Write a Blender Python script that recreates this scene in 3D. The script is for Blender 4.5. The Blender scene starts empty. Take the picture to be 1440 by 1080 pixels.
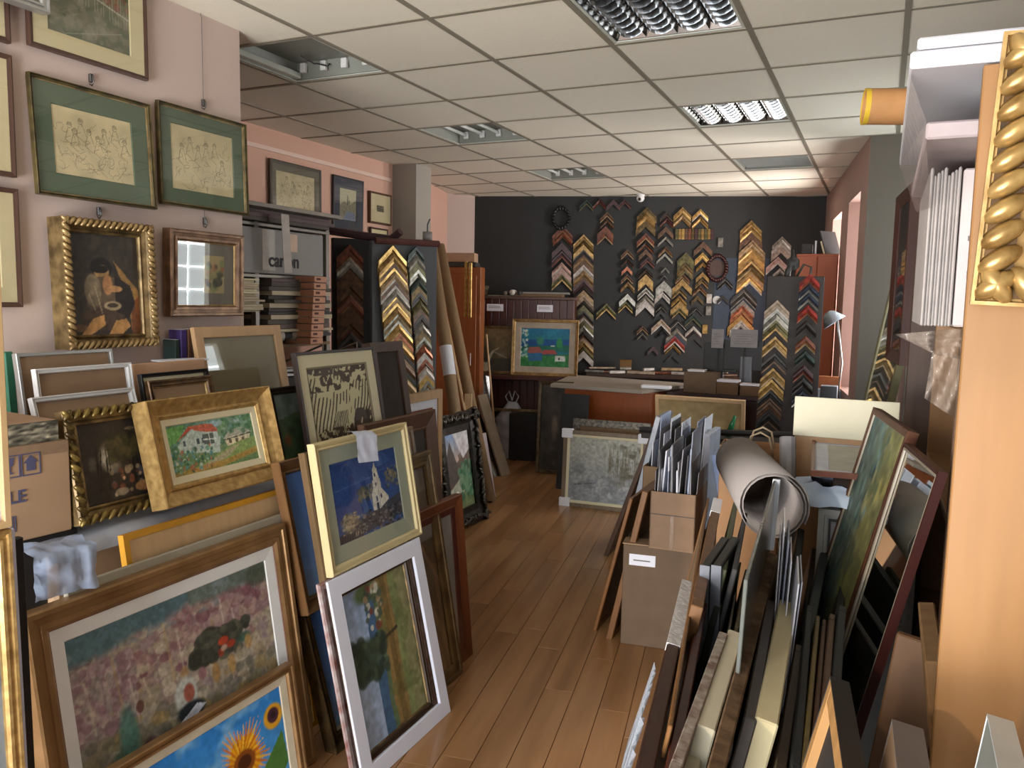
import bpy, math, random
import numpy as np
from mathutils import Matrix, Vector
random.seed(7); rs = np.random.RandomState(7)
PI = math.pi; R = math.radians
C = bpy.context.scene.collection

# ------------------------------------------------------------------ camera, world, light, exposure
FPX, YAW, PIT, ROL, CZ = 1125.06, 0.431976, 0.103264, 0.01901, 1.65
CEIL = 2.819
def cam_axes():
    cy, sy = math.cos(YAW), math.sin(YAW); cp, sp = math.cos(PIT), math.sin(PIT)
    f = np.array([-sy*cp, cy*cp, -sp]); r = np.array([cy, sy, 0.0]); u = np.cross(r, f)
    cr, sr = math.cos(ROL), math.sin(ROL)
    return cr*r + sr*u, -sr*r + cr*u, f
CR, CU, CF = cam_axes()
CAM = np.array([0, 0, CZ])
cd = bpy.data.cameras.new('camera'); cam = bpy.data.objects.new('camera', cd); C.objects.link(cam)
cd.sensor_fit = 'HORIZONTAL'; cd.sensor_width = 36; cd.lens = FPX*36/1440; cd.clip_start = 0.02
mw = Matrix(((CR[0], CU[0], -CF[0], 0), (CR[1], CU[1], -CF[1], 0), (CR[2], CU[2], -CF[2], CZ), (0, 0, 0, 1)))
cam.matrix_world = mw
bpy.context.scene.camera = cam
sc = bpy.context.scene
sc.view_settings.view_transform = 'Standard'; sc.view_settings.look = 'None'
sc.view_settings.gamma = 1; sc.view_settings.use_curve_mapping = False
sc.view_settings.exposure = EXPO = 0.55
w = bpy.data.worlds.new('sky'); sc.world = w; w.use_nodes = True
w.node_tree.nodes['Background'].inputs[0].default_value = (0.80, 0.88, 1.0, 1)
w.node_tree.nodes['Background'].inputs[1].default_value = 1.6
def area(name, loc, tgt, sx, sy, power, col):
    l = bpy.data.lights.new(name, 'AREA'); l.shape = 'RECTANGLE'; l.size = sx; l.size_y = sy
    l.energy = power; l.color = col
    o = bpy.data.objects.new(name, l); C.objects.link(o); o.location = loc
    o.rotation_euler = (Vector(tgt)-Vector(loc)).to_track_quat('-Z', 'Y').to_euler(); return o
area('shopfront_daylight', (-1.6, -1.95, 1.55), (-1.5, 3, 1.35), 2.9, 2.1, 105, (0.86, 0.92, 1.0))
area('ceiling_fill', (-1.6, -1.9, .7), (-1.6, 3.6, 2.75), 2.9, 1.0, 170, (1.0, 0.96, 0.88))  # added fill lamp, aimed upward to brighten the ceiling
area('slit_window_daylight', (0.55, 7.9, 1.6), (-2.5, 7.0, 2.6), 1.9, 1.5, 210, (1.0, 0.93, 0.88))
sl = bpy.data.lights.new('sun', 'SUN'); sl.energy = 0.8; sl.angle = R(1.5); sl.color = (1.0, 0.83, 0.62)
so = bpy.data.objects.new('sun', sl); C.objects.link(so)
so.rotation_euler = Vector((0.28, 1.0, -0.30)).to_track_quat('-Z', 'Y').to_euler()

# ------------------------------------------------------------------ measuring: a photograph pixel seen on a real plane
def ray(x, y): return CR*((x-720)/FPX) + CU*((540-y)/FPX) + CF
def AX(x, y, X): r = ray(x, y); return CAM + r*(X/r[0])
def AY(x, y, Y): r = ray(x, y); return CAM + r*(Y/r[1])
def AZ(x, y, Z): r = ray(x, y); return CAM + r*((Z-CZ)/r[2])
def plane_hit(x, y, P, n): r = ray(x, y); return CAM + r*(np.dot(np.asarray(P)-CAM, n)/np.dot(r, n))
def meas(tl, tr, bl, X=None, Y=None, Z=None, yaw=90, floor=False, w=None, h=None):
    """real size, place, lean and turn of a rectangle from three of its corners"""
    TL = AX(*tl, X) if X is not None else AY(*tl, Y) if Y is not None else AZ(*tl, Z)
    def at(yw):
        n = np.array([math.sin(R(yw)), -math.cos(R(yw)), 0]); return plane_hit(*tr, TL, n)
    yw = yaw
    if isinstance(yaw, tuple):
        best = None
        for k in range(401):
            a = yaw[0] + (yaw[1]-yaw[0])*k/400; d = abs(at(a)[2]-TL[2])
            if best is None or d < best[0]: best = (d, a)
        yw = best[1]
    u = np.array([math.cos(R(yw)), math.sin(R(yw)), 0]); n = np.array([u[1], -u[0], 0])
    TR = at(yw)
    if w is None: w = float(np.dot(TR-TL, u))
    BL = plane_hit(*bl, TL, u); d = TL-BL
    lean = math.atan2(-float(np.dot(d, n)), d[2]); H = float(np.linalg.norm(d))
    if h is not None: H = h
    if floor: H = TL[2]/math.cos(lean)
    back = -n*math.sin(lean) + np.array([0, 0, math.cos(lean)])
    base = TL - back*H + u*(w/2)
    roll = math.atan2(TR[2]-TL[2], w)
    if abs(roll) > R(6) : roll = 0
    return dict(loc=base, w=w, h=H, yaw=yw, lean=math.degrees(lean), roll=0.0)
def mtx(loc, yaw=0, lean=0, roll=0):
    return Matrix.Translation(Vector([float(v) for v in loc])) @ Matrix.Rotation(R(yaw), 4, 'Z') @ Matrix.Rotation(R(-lean), 4, 'X') @ Matrix.Rotation(R(roll), 4, 'Y')

# ------------------------------------------------------------------ materials
def lin(c):
    if isinstance(c, str): c = tuple(int(c[i:i+2], 16)/255 for i in (0, 2, 4))
    return tuple(((x+.055)/1.055)**2.4 if x > .04045 else x/12.92 for x in c)
MC = {}
def M(col, rough=.6, metal=0, var=.12, scale=14, kind='noise', bump=.0, spec=.4, rnd=0, name=None, col2=None, sx=1, sz=1):
    key = (str(col), rough, metal, var, scale, kind, bump, rnd, col2, sx, sz)
    if key in MC: return MC[key]
    m = bpy.data.materials.new(name or 'm_%s' % (col if isinstance(col, str) else 'c')); MC[key] = m
    m.use_nodes = True; nt = m.node_tree; b = nt.nodes['Principled BSDF']
    b.inputs['Roughness'].default_value = rough; b.inputs['Metallic'].default_value = metal
    b.inputs['Specular IOR Level'].default_value = spec
    c = lin(col); c2 = lin(col2) if col2 else tuple(x*(1-var*1.6) for x in c)
    tc = nt.nodes.new('ShaderNodeTexCoord'); mp = nt.nodes.new('ShaderNodeMapping')
    nt.links.new(tc.outputs['Object'], mp.inputs[0])
    mp.inputs['Scale'].default_value = (sx, 1, sz)
    if rnd:
        oi = nt.nodes.new('ShaderNodeObjectInfo'); vm = nt.nodes.new('ShaderNodeVectorMath'); vm.operation = 'MULTIPLY_ADD'
        vm.inputs[1].default_value = (13, 7, 5); vm.inputs[2].default_value = (0, 0, 0)
        nt.links.new(oi.outputs['Random'], vm.inputs[0]); nt.links.new(vm.outputs[0], mp.inputs['Location'])
    no = nt.nodes.new('ShaderNodeTexNoise'); no.inputs['Scale'].default_value = scale; no.inputs['Detail'].default_value = 5
    nt.links.new(mp.outputs[0], no.inputs['Vector'])
    rp = nt.nodes.new('ShaderNodeMapRange'); rp.inputs[1].default_value = .32; rp.inputs[2].default_value = .68
    nt.links.new(no.outputs[0], rp.inputs[0])
    mx = nt.nodes.new('ShaderNodeMix'); mx.data_type = 'RGBA'
    mx.inputs[6].default_value = (*c2, 1); mx.inputs[7].default_value = (*c, 1)
    nt.links.new(rp.outputs[0], mx.inputs[0]); out = mx.outputs[2]
    if rnd:
        hv = nt.nodes.new('ShaderNodeHueSaturation'); ma = nt.nodes.new('ShaderNodeMapRange')
        ma.inputs[3].default_value = 1-rnd; ma.inputs[4].default_value = 1+rnd
        nt.links.new(oi.outputs['Random'], ma.inputs[0]); nt.links.new(ma.outputs[0], hv.inputs['Value'])
        nt.links.new(out, hv.inputs['Color']); out = hv.outputs[0]
    nt.links.new(out, b.inputs['Base Color'])
    if bump:
        bp = nt.nodes.new('ShaderNodeBump'); bp.inputs['Strength'].default_value = bump; bp.inputs['Distance'].default_value = .004
        nt.links.new(no.outputs[0], bp.inputs['Height']); nt.links.new(bp.outputs[0], b.inputs['Normal'])
    return m
def wood(col, rough=.45, var=.18, ax='z', col2=None, sc=5, rnd=0):
    s = {'x': (.12, 1), 'z': (1, .12)}[ax]
    m = M(col, rough, 0, var, sc*6, 'wood', .05, .4, rnd, None, col2, s[0], s[1]); return m
def gold(col='b09566', rough=.36, col2='6e5330', scale=22): return M(col, rough, .5, .3, scale, 'noise', .15, .5, 0, None, col2)
def glassm(tint=(1, 1, 1), rough=.02, a=.9):
    key = ('glass', tint, rough, a)
    if key in MC: return MC[key]
    m = bpy.data.materials.new('clear_glass'); MC[key] = m; m.use_nodes = True; nt = m.node_tree
    nt.nodes.remove(nt.nodes['Principled BSDF']); o = nt.nodes['Material Output']
    t = nt.nodes.new('ShaderNodeBsdfTransparent'); t.inputs[0].default_value = (*tint, 1)
    g = nt.nodes.new('ShaderNodeBsdfGlossy'); g.inputs['Roughness'].default_value = rough
    lw = nt.nodes.new('ShaderNodeLayerWeight'); pw = nt.nodes.new('ShaderNodeMath'); pw.operation = 'POWER'; pw.inputs[1].default_value = 4; nt.links.new(lw.outputs['Facing'], pw.inputs[0])
    f = nt.nodes.new('ShaderNodeMath'); f.operation = 'MULTIPLY_ADD'; f.inputs[1].default_value = .8; f.inputs[2].default_value = .035; nt.links.new(pw.outputs[0], f.inputs[0])
    mx = nt.nodes.new('ShaderNodeMixShader')
    nt.links.new(f.outputs[0], mx.inputs[0]); nt.links.new(t.outputs[0], mx.inputs[1]); nt.links.new(g.outputs[0], mx.inputs[2])
    nt.links.new(mx.outputs[0], o.inputs[0]); return m
def filmm(col='d8d4cc', opac=.3, rough=.15, bump=.6, sc=30):
    key = ('film', col, opac, rough, sc)
    if key in MC: return MC[key]
    m = M(col, rough, 0, .1, sc, 'film%s' % opac, bump, .8).copy(); MC[key] = m
    b = m.node_tree.nodes['Principled BSDF']; b.inputs['Alpha'].default_value = opac; return m
def emis(col, s, grid=False):
    m = bpy.data.materials.new('daylight_glow'); m.use_nodes = True; b = m.node_tree.nodes['Principled BSDF']
    b.inputs['Base Color'].default_value = (*lin(col), 1)
    b.inputs['Emission Color'].default_value = (*lin(col), 1); b.inputs['Emission Strength'].default_value = s; return m
def attr_mat(name, rough):
    m = bpy.data.materials.new(name); m.use_nodes = True; nt = m.node_tree; b = nt.nodes['Principled BSDF']
    a = nt.nodes.new('ShaderNodeAttribute'); a.attribute_name = 'paint'
    n = nt.nodes.new('ShaderNodeTexNoise'); n.inputs['Scale'].default_value = 90; n.inputs['Detail'].default_value = 4
    bp = nt.nodes.new('ShaderNodeBump'); bp.inputs['Strength'].default_value = .25; bp.inputs['Distance'].default_value = .002
    nt.links.new(n.outputs[0], bp.inputs['Height']); nt.links.new(bp.outputs[0], b.inputs['Normal'])
    nt.links.new(a.outputs['Color'], b.inputs['Base Color']); b.inputs['Roughness'].default_value = rough
    b.inputs['Specular IOR Level'].default_value = .35; return m
PAINT = attr_mat('oil_paint', .5); PRINT = attr_mat('printed_paper', .8)
def mirrorm():
    m = bpy.data.materials.new('mirror'); m.use_nodes = True; b = m.node_tree.nodes['Principled BSDF']
    b.inputs['Base Color'].default_value = (.82, .84, .82, 1); b.inputs['Metallic'].default_value = 1; b.inputs['Roughness'].default_value = .02; return m
GLASS = glassm()
KRAFT = M('9c7f63', .8, 0, .08, 6); KRAFT2 = M('7d6348', .8, 0, .1, 6); CARD = M('a58c6f', .85, 0, .06, 8)
CREAM = M('d8cfae', .8, 0, .03, 9); WHITE = M('d9d8d6', .5, 0, .03, 9); PAPER = M('e4e5ee', .85, 0, .03, 9)
BLACK = M('1d1b1b', .5, 0, .15, 9); DARKB = wood('3a2418', .5); MIDB = wood('6b4526', .45); LTW = wood('c39a68', .5, .1); PALEW = wood('c9a87e', .55, .08)
GREY = M('77736e', .7, 0, .08, 8); DGREY = M('403f40', .7, 0, .1, 8); SILVER = M('a9a8a4', .35, .6, .08, 20)
GOLD = gold(); GOLDD = gold('8c744c', .45, '4a3a22'); GOLDL = gold('c9a76c', .33, '9c7c4a', 40); BRONZE = gold('7d5e3c', .4, '3f2a18')

# ------------------------------------------------------------------ mesh building
class MB:
    def __init__(s): s.v = []; s.f = []; s.mi = []
    def add(s, vs, fs, mi=0):
        o = len(s.v); s.v += [tuple(float(c) for c in p) for p in vs]; s.f += [tuple(i+o for i in f) for f in fs]; s.mi += [mi]*len(fs); return s
    def box(s, x0, x1, y0, y1, z0, z1, mi=0):
        v = [(x, y, z) for x in (x0, x1) for y in (y0, y1) for z in (z0, z1)]
        return s.add(v, [(0, 1, 3, 2), (4, 6, 7, 5), (0, 4, 5, 1), (2, 3, 7, 6), (0, 2, 6, 4), (1, 5, 7, 3)], mi)
    def bev(s, x0, x1, y0, y1, z0, z1, b=.004, mi=0):
        v = []; 
        for (z, i) in ((z0, b), (z0+b, 0), (z1-b, 0), (z1, b)):
            xs, xe, ys, ye = x0+i, x1-i, y0+i, y1-i
            v += [(xs+b*(i == 0), ys, z), (xe-b*(i == 0), ys, z), (xe, ys+b*(i == 0), z), (xe, ye-b*(i == 0), z), (xe-b*(i == 0), ye, z), (xs+b*(i == 0), ye, z), (xs, ye-b*(i == 0), z), (xs, ys+b*(i == 0), z)]
        f = [tuple(range(7, -1, -1)), tuple(range(24, 32))]
        for k in range(3):
            for j in range(8): a = k*8+j; c = k*8+(j+1) % 8; f.append((a, c, c+8, a+8))
        return s.add(v, f, mi)
    def tube(s, pts, r, n=10, mi=0, cap=True, r2=None):
        pts = [Vector([float(c) for c in p]) for p in pts]; rings = []
        for i, p in enumerate(pts):
            d = (pts[min(i+1, len(pts)-1)]-pts[max(i-1, 0)]).normalized()
            a = d.orthogonal().normalized() if i == 0 else (pa - d*pa.dot(d)).normalized()
            pa = a; b = d.cross(a); rr = r if r2 is None else r+(r2-r)*i/(len(pts)-1)
            rings.append([p+(a*math.cos(2*PI*k/n)+b*math.sin(2*PI*k/n))*rr for k in range(n)])
        v = [tuple(q) for g in rings for q in g]; f = []
        for i in range(len(pts)-1):
            for k in range(n): f.append((i*n+k, i*n+(k+1) % n, (i+1)*n+(k+1) % n, (i+1)*n+k))
        if cap: f += [tuple(range(n-1, -1, -1)), tuple((len(pts)-1)*n+k for k in range(n))]
        return s.add(v, f, mi)
    def ellip(s, c, r, rot=0, n=8, m=5, mi=0, half=False):
        v = []; cr, sr = math.cos(rot), math.sin(rot)
        for i in range(m+1):
            t = PI*i/m
            for k in range(n):
                a = 2*PI*k/n; x = r[0]*math.cos(t); q = math.sin(t); z = r[2]*q*math.cos(a); y = r[1]*q*math.sin(a)
                v.append((c[0]+x*cr-z*sr, c[1]+y, c[2]+x*sr+z*cr))
        f = [(i*n+k, i*n+(k+1) % n, (i+1)*n+(k+1) % n, (i+1)*n+k) for i in range(m) for k in range(n)]
        return s.add(v, f, mi)
    def ring(s, w, h, prof, z0=0, mi=0, closed=True):
        """mitred moulding round a w x h rectangle; prof: (inset, y)"""
        n = len(prof); v = []
        for (d, y) in prof: v += [(-w/2+d, y, z0+d), (w/2-d, y, z0+d), (w/2-d, y, z0+h-d), (-w/2+d, y, z0+h-d)]
        f = []
        for i in range(n if closed else n-1):
            j = (i+1) % n
            for k in range(4): k2 = (k+1) % 4; f.append((i*4+k, i*4+k2, j*4+k2, j*4+k))
        return s.add(v, f, mi)
    def poly(s, pts, y0, y1, mi=0):
        """outline in x,z extruded in y"""
        n = len(pts); v = [(x, y0, z) for x, z in pts]+[(x, y1, z) for x, z in pts]
        return s.add(v, [tuple(range(n-1, -1, -1)), tuple(range(n, 2*n))]+[(i, (i+1) % n, n+(i+1) % n, n+i) for i in range(n)], mi)
    def mesh(s, name, mats, smooth=False):
        me = bpy.data.meshes.new(name); me.from_pydata(s.v, [], s.f); me.validate(); 
        for m in (mats if isinstance(mats, (list, tuple)) else [mats]): me.materials.append(m)
        if len(me.polygons) == len(s.mi): me.polygons.foreach_set('material_index', s.mi)
        if smooth: me.polygons.foreach_set('use_smooth', [True]*len(me.polygons))
        me.update(); return me
    def obj(s, name, mats, parent=None, smooth=False):
        o = bpy.data.objects.new(name, s.mesh(name, mats, smooth)); C.objects.link(o)
        if parent is not None: o.parent = parent
        return o
LABELS = set()
def tag(o, label, cat, group=None, kind=None):
    if label: o['label'] = label
    if cat: o['category'] = cat
    if group: o['group'] = group
    if kind: o['kind'] = kind
    return o
def root(name, label, cat, mat=None, group=None):
    o = bpy.data.objects.new(name, None); C.objects.link(o); o.empty_display_size = .05
    if mat is not None: o.matrix_world = mat
    return tag(o, label, cat, group)
def struct(o): o['kind'] = 'structure'; return o
def solid(name, mb, mats, mat, label, cat, group=None, smooth=False):
    o = mb.obj(name, mats, None, smooth)
    if mat is not None: o.matrix_world = mat
    return tag(o, label, cat, group)
def boxthing(name, label, cat, mat, size, m, group=None, extra=None):
    o = MB().bev(-size[0]/2, size[0]/2, 0, size[1], 0, size[2], min(.004, min(size)*.2)).obj(name, m); o.matrix_world = mat
    return tag(o, label, cat, group)
TXC = {}
def text(s, size, m, parent, mat, name='lettering', depth=.0006, align='CENTER'):
    cu = bpy.data.curves.new(name, 'FONT'); cu.body = s; cu.size = size; cu.extrude = depth; cu.align_x = align; cu.offset = size*.02
    t = bpy.data.objects.new('tmp', cu); C.objects.link(t); dg = bpy.context.evaluated_depsgraph_get()
    me = bpy.data.meshes.new_from_object(t.evaluated_get(dg)); bpy.data.objects.remove(t)
    me.materials.clear(); me.materials.append(m)
    o = bpy.data.objects.new(name, me); C.objects.link(o); o.parent = parent; o.matrix_local = mat @ Matrix.Rotation(PI/2, 4, 'X'); return o

# ------------------------------------------------------------------ painting (flat pictures drawn as a fine grid of coloured points)
def vn(U, V, s, seed, asp=1):
    g = np.random.RandomState(seed).rand(64, 64); x = (U*s*asp) % 63; y = (V*s) % 63
    xi = x.astype(int); yi = y.astype(int); fx = x-xi; fy = y-yi; fx = fx*fx*(3-2*fx); fy = fy*fy*(3-2*fy)
    a = g[yi, xi]; b = g[yi, xi+1]; c = g[yi+1, xi]; d = g[yi+1, xi+1]
    return a*(1-fx)*(1-fy)+b*fx*(1-fy)+c*(1-fx)*fy+d*fx*fy
def hexc(c): return np.array([int(c[i:i+2], 16)/255 for i in (0, 2, 4)]) if isinstance(c, str) else np.array(c)
class Art:
    def __init__(s, asp, n=90, bg='888888'):
        s.asp = asp; s.W = n if asp >= 1 else max(24, int(n*asp)); s.H = max(24, int(s.W/asp))
        s.U, s.V = np.meshgrid(np.linspace(0, 1, s.W), np.linspace(0, 1, s.H)); s.im = np.zeros((s.H, s.W, 3))+hexc(bg); s.r = np.random.RandomState(int(asp*1000) % 999)
    def n(s, sc, seed=1, oct=3):
        return sum(vn(s.U, s.V, sc*2**k, seed+k, s.asp)/2**k for k in range(oct))/sum(1/2**k for k in range(oct))
    def mix(s, m, c): m = np.clip(m, 0, 1)[..., None]; s.im = s.im*(1-m)+hexc(c)*m; return s
    def grad(s, c0, c1, v0=0, v1=1): t = np.clip((s.V-v0)/(v1-v0), 0, 1)[..., None]; s.im = hexc(c0)*(1-t)+hexc(c1)*t; return s
    def poly(s, pts, c, a=1):
        x, y = s.U, s.V; ins = np.zeros(x.shape, bool); n = len(pts)
        for i in range(n):
            x0, y0 = pts[i]; x1, y1 = pts[(i+1) % n]
            if y0 == y1: continue
            ins ^= ((y0 > y) != (y1 > y)) & (x < (x1-x0)*(y-y0)/(y1-y0)+x0)
        return s.mix(ins*a, c)
    def ell(s, cx, cy, rx, ry, c, a=1, soft=.15):
        d = np.sqrt(((s.U-cx)/rx)**2+((s.V-cy)/ry)**2); return s.mix(np.clip((1-d)/soft, 0, 1)*a, c)
    def line(s, p, q, wd, c, a=1):
        px, py = p; dx, dy = (q[0]-px)*s.asp, q[1]-py; X = (s.U-px)*s.asp; Y = s.V-py
        t = np.clip((X*dx+Y*dy)/(dx*dx+dy*dy+1e-9), 0, 1); d = np.hypot(X-t*dx, Y-t*dy); return s.mix((d < wd)*a, c)
    def dabs(s, k, box, cols, size, a=.8, seed=0, asp=1, soft=.28):
        r = np.random.RandomState(seed+5)
        for i in range(k):
            cx = box[0]+(box[2]-box[0])*r.rand(); cy = box[1]+(box[3]-box[1])*r.rand(); z = size*(.5+r.rand())
            s.ell(cx, cy, z/s.asp*asp, z, cols[r.randint(len(cols))], a, soft)
        return s
    def jit(s, k=.05, sc=20, seed=3): s.im = np.clip(s.im*(1+k*2*(s.n(sc, seed)[..., None]-.5)*2), 0, 1); return s
    def scribble(s, k, box, c, wd=.006, L=.1, seed=1, a=.7):
        r = np.random.RandomState(seed)
        for i in range(k):
            x = box[0]+(box[2]-box[0])*r.rand(); y = box[1]+(box[3]-box[1])*r.rand(); an = r.rand()*6.3; cv = (r.rand()-.5)*3
            for j in range(4):
                x2 = x+math.cos(an)*L/4/s.asp; y2 = y+math.sin(an)*L/4; s.line((x, y), (x2, y2), wd, c, a); x, y = x2, y2; an += cv/2
        return s
    def mesh(s, w, h, z0, y):
        W, H = s.W, s.H; v = np.stack([-w/2+s.U*w, np.full(s.U.shape, y), z0+h-s.V*h], -1).reshape(-1, 3)
        i = np.arange(W*H).reshape(H, W); f = np.stack([i[1:, :-1], i[1:, 1:], i[:-1, 1:], i[:-1, :-1]], -1).reshape(-1, 4)
        me = bpy.data.meshes.new('painting'); me.vertices.add(W*H); me.vertices.foreach_set('co', v.ravel())
        me.loops.add(f.size); me.loops.foreach_set('vertex_index', f.ravel().astype(np.int32)); me.polygons.add(len(f))
        me.polygons.foreach_set('loop_start', np.arange(0, f.size, 4, dtype=np.int32)); me.update(calc_edges=True); me.validate()
        c = np.clip(s.im.reshape(-1, 3), 0, 1); l = np.where(c > .04045, ((c+.055)/1.055)**2.4, c/12.92)
        at = me.color_attributes.new('paint', 'FLOAT_COLOR', 'POINT'); at.data.foreach_set('color', np.hstack([l, np.ones((len(l), 1))]).ravel().astype(np.float32)); return me

# ------------------------------------------------------------------ picture frames
PROF = {
 'flat': lambda f, t: [(0, t), (0, .002), (.002, 0), (f-.002, 0), (f, .002), (f, .012)],
 'thin': lambda f, t: [(0, t), (0, .001), (f*.3, 0), (f, .004), (f, .010)],
 'cove': lambda f, t: [(0, t), (0, .006), (f*.08, 0), (f*.25, 0), (f*.32, .006), (f*.5, .014), (f*.72, .017), (f*.82, .012), (f*.9, .010), (f, .013), (f, .022)],
 'step': lambda f, t: [(0, t), (0, .004), (f*.1, 0), (f*.3, .001), (f*.34, .007), (f*.6, .009), (f*.64, .004), (f*.85, .005), (f, .012), (f, .02)],
 'scoop': lambda f, t: [(0, t), (0, .002), (f*.07, 0), (f*.14, .004), (f*.4, .018), (f*.75, .030), (f*.8, .024), (f*.9, .022), (f, .028), (f, .036)],
 'bevel': lambda f, t: [(0, t), (0, .003), (f*.06, 0), (f*.85, .014), (f*.9, .010), (f, .012), (f, .02)],
}
def picture(name, label, cat, pl, fw, fmat, prof='step', t=.025, liners=(), art=None, n=80, artmat=None, glass=False, group=None, back=True, carve=None, plain=None, lip=None, sub=None):
    """pl: loc,w,h,yaw,lean ; liners: (width, material, part name, step back)"""
    w, h = pl['w'], pl['h']; r = root(name, label, cat, mtx(pl['loc'], pl['yaw'], pl['lean'], pl.get('roll', 0)), group)
    pr = PROF[prof](fw, t); mo = MB().ring(w, h, pr).obj('moulding', fmat, r)
    y = pr[-1][1]; ins = fw
    if lip is not None: MB().ring(w-2*fw+.012, h-2*fw+.012, [(0, y-.002), (0, y-.007), (.003, y-.009), (.008, y-.007), (.010, y-.002)], fw-.006).obj('inner_lip', lip, mo)
    for (lw, lm, ln, ly) in liners:
        MB().ring(w-2*ins+.004, h-2*ins+.004, [(0, y+.002), (0, y-.004), (lw-.001, y-.004+ly), (lw+.002, y+ly), (lw+.002, y+.003+ly)], ins-.002).obj(ln, lm, r)
        ins += lw; y += ly
    aw, ah = w-2*ins, h-2*ins
    if art is not None:
        a = art(aw/ah, n) if callable(art) else art
        o = bpy.data.objects.new('picture', a.mesh(aw+.002, ah+.002, ins-.001, y)); o.data.materials.append(artmat or PAINT); C.objects.link(o); o.parent = r
    elif plain is not None:
        MB().box(-aw/2-.001, aw/2+.001, y, y+.004, ins-.001, h-ins+.001).obj('inner_panel', plain, r)
    if glass: MB().box(-w/2+fw-.001, w/2-fw+.001, pr[-1][1]-.0075, pr[-1][1]-.006, fw-.001, h-fw+.001).obj('glass_pane', glass if not isinstance(glass, bool) else GLASS, r)
    if back: MB().box(-w/2+min(.012, fw*.5), w/2-min(.012, fw*.5), y+.006, max(t, y+.009), min(.012, fw*.5), h-min(.012, fw*.5)).obj('backing_board', KRAFT2, r)
    if carve: rope(w, h, carve[0], carve[1], carve[2], mo, *carve[3:])
    return r
def rope(w, h, off, rad, m, parent, elong=1.5, ang=48, pitch=1.75, wid=.55):
    """twisted rope carving: slanted lobes along the four sides"""
    b = MB(); step = rad*pitch
    for (x0, z0, x1, z1, tw) in ((-w/2+off, off, w/2-off, off, 1), (-w/2+off, h-off, w/2-off, h-off, 1), (-w/2+off, off, -w/2+off, h-off, 1), (w/2-off, off, w/2-off, h-off, 1)):
        L = math.hypot(x1-x0, z1-z0); k = max(2, int(L/step)); an = math.atan2(z1-z0, x1-x0)
        for i in range(k+1):
            u = i/k; b.ellip((x0+(x1-x0)*u, -rad*.15, z0+(z1-z0)*u), (rad*elong, rad*.75, rad*wid), an+R(ang), 8, 6)
    return b.obj('rope_carving', m, parent, True)
# ------------------------------------------------------------------ the room
WLEFT = M('c2aea4', .85, 0, .02, 2); WPINK = M('dbb09c', .85, 0, .03, 2); WPIER = M('565048', .85, 0, .02, 2); WGREY = M('a39c92', .85, 0, .02, 2)
WDARK = M('2f3030', .8, 0, .1, 3); WRIGHT = M('a88a80', .85, 0, .03, 2); CEILM = M('e6dfcf', .9, 0, .02, 60, bump=.1, rnd=.03); RAILM = M('8f8879', .5, .1, .02)
TRIMW = M('ead0c2', .6, 0, .02)
def wall(name, p0, p1, th, m, z0=0, z1=CEIL+.02, ops=()):
    """wall from p0 to p1, thickness th to the left of the direction; ops: (s0,s1,z0,z1) openings"""
    p0 = Vector((*p0, 0)); p1 = Vector((*p1, 0)); d = (p1-p0); L = d.length; an = math.atan2(d.y, d.x); b = MB(); s = 0
    for (a, c, za, zb) in sorted(ops):
        b.box(s, a, 0, th, z0, z1); b.box(a, c, 0, th, z0, za); b.box(a, c, 0, th, zb, z1); s = c
    b.box(s, L, 0, th, z0, z1)
    o = b.obj(name, m); o.matrix_world = Matrix.Translation(p0) @ Matrix.Rotation(an, 4, 'Z'); return struct(o)
wall('wall_left', (-2.65, 2.81), (-2.65, -2), -.16, WLEFT)
wall('wall_left_rear', (-3.96, 6.02), (-3.96, 2.4), -.1, WPINK)
wall('wall_left_return', (-3.96, 2.4), (-2.75, 2.4), -.1, WPINK)
pil = MB().box(-4.06, -3.72, 6.02, 6.27, 0, CEIL+.02).obj('pillar', WGREY); struct(pil)
wall('wall_left_far', (-4.42, 7.8), (-3.98, 6.27), -.1, WPINK)
wall('wall_left_corner', (-4.24, 8.11), (-4.42, 7.8), -.1, WLEFT)
wall('wall_back', (-.62, 9.18), (-4.24, 8.11), -.1, WDARK)
dA = Vector((-.62, 9.18)); dB = Vector((-.15, 6.04)); LW = (dA-dB).length
def sy(y): return (y-6.04)/3.14*LW
wr = wall('wall_right_far', dB, dA, -.42, WRIGHT, ops=((sy(6.4), sy(7.1), 1.0, 2.49), (sy(7.6), sy(8.35), 1.0, 2.48)))
wall('wall_right_pier', (-.15, 6.04), (.78, 6.04), .12, WPIER, ops=((.15, .305, .75, 1.5),))
wall('wall_right_near', (.78, 6.1), (.78, -2), .14, WGREY, ops=((.17, 1.09, 1.3, 2.45),))
wall('wall_front', (.9, -2.05), (-2.8, -2.05), .12, WGREY, ops=((.35, 3.45, .55, 2.6),))
flo = MB().box(-4.6, 1.0, -2.1, 9.5, -.1, -.006).obj('floor', wood('6a4426', .4)); struct(flo)
cei = MB().box(-4.6, 1.0, -2.1, 9.5, CEIL+.085, CEIL+.17).obj('ceiling', M('8c8678', .9)); struct(cei)
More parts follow.
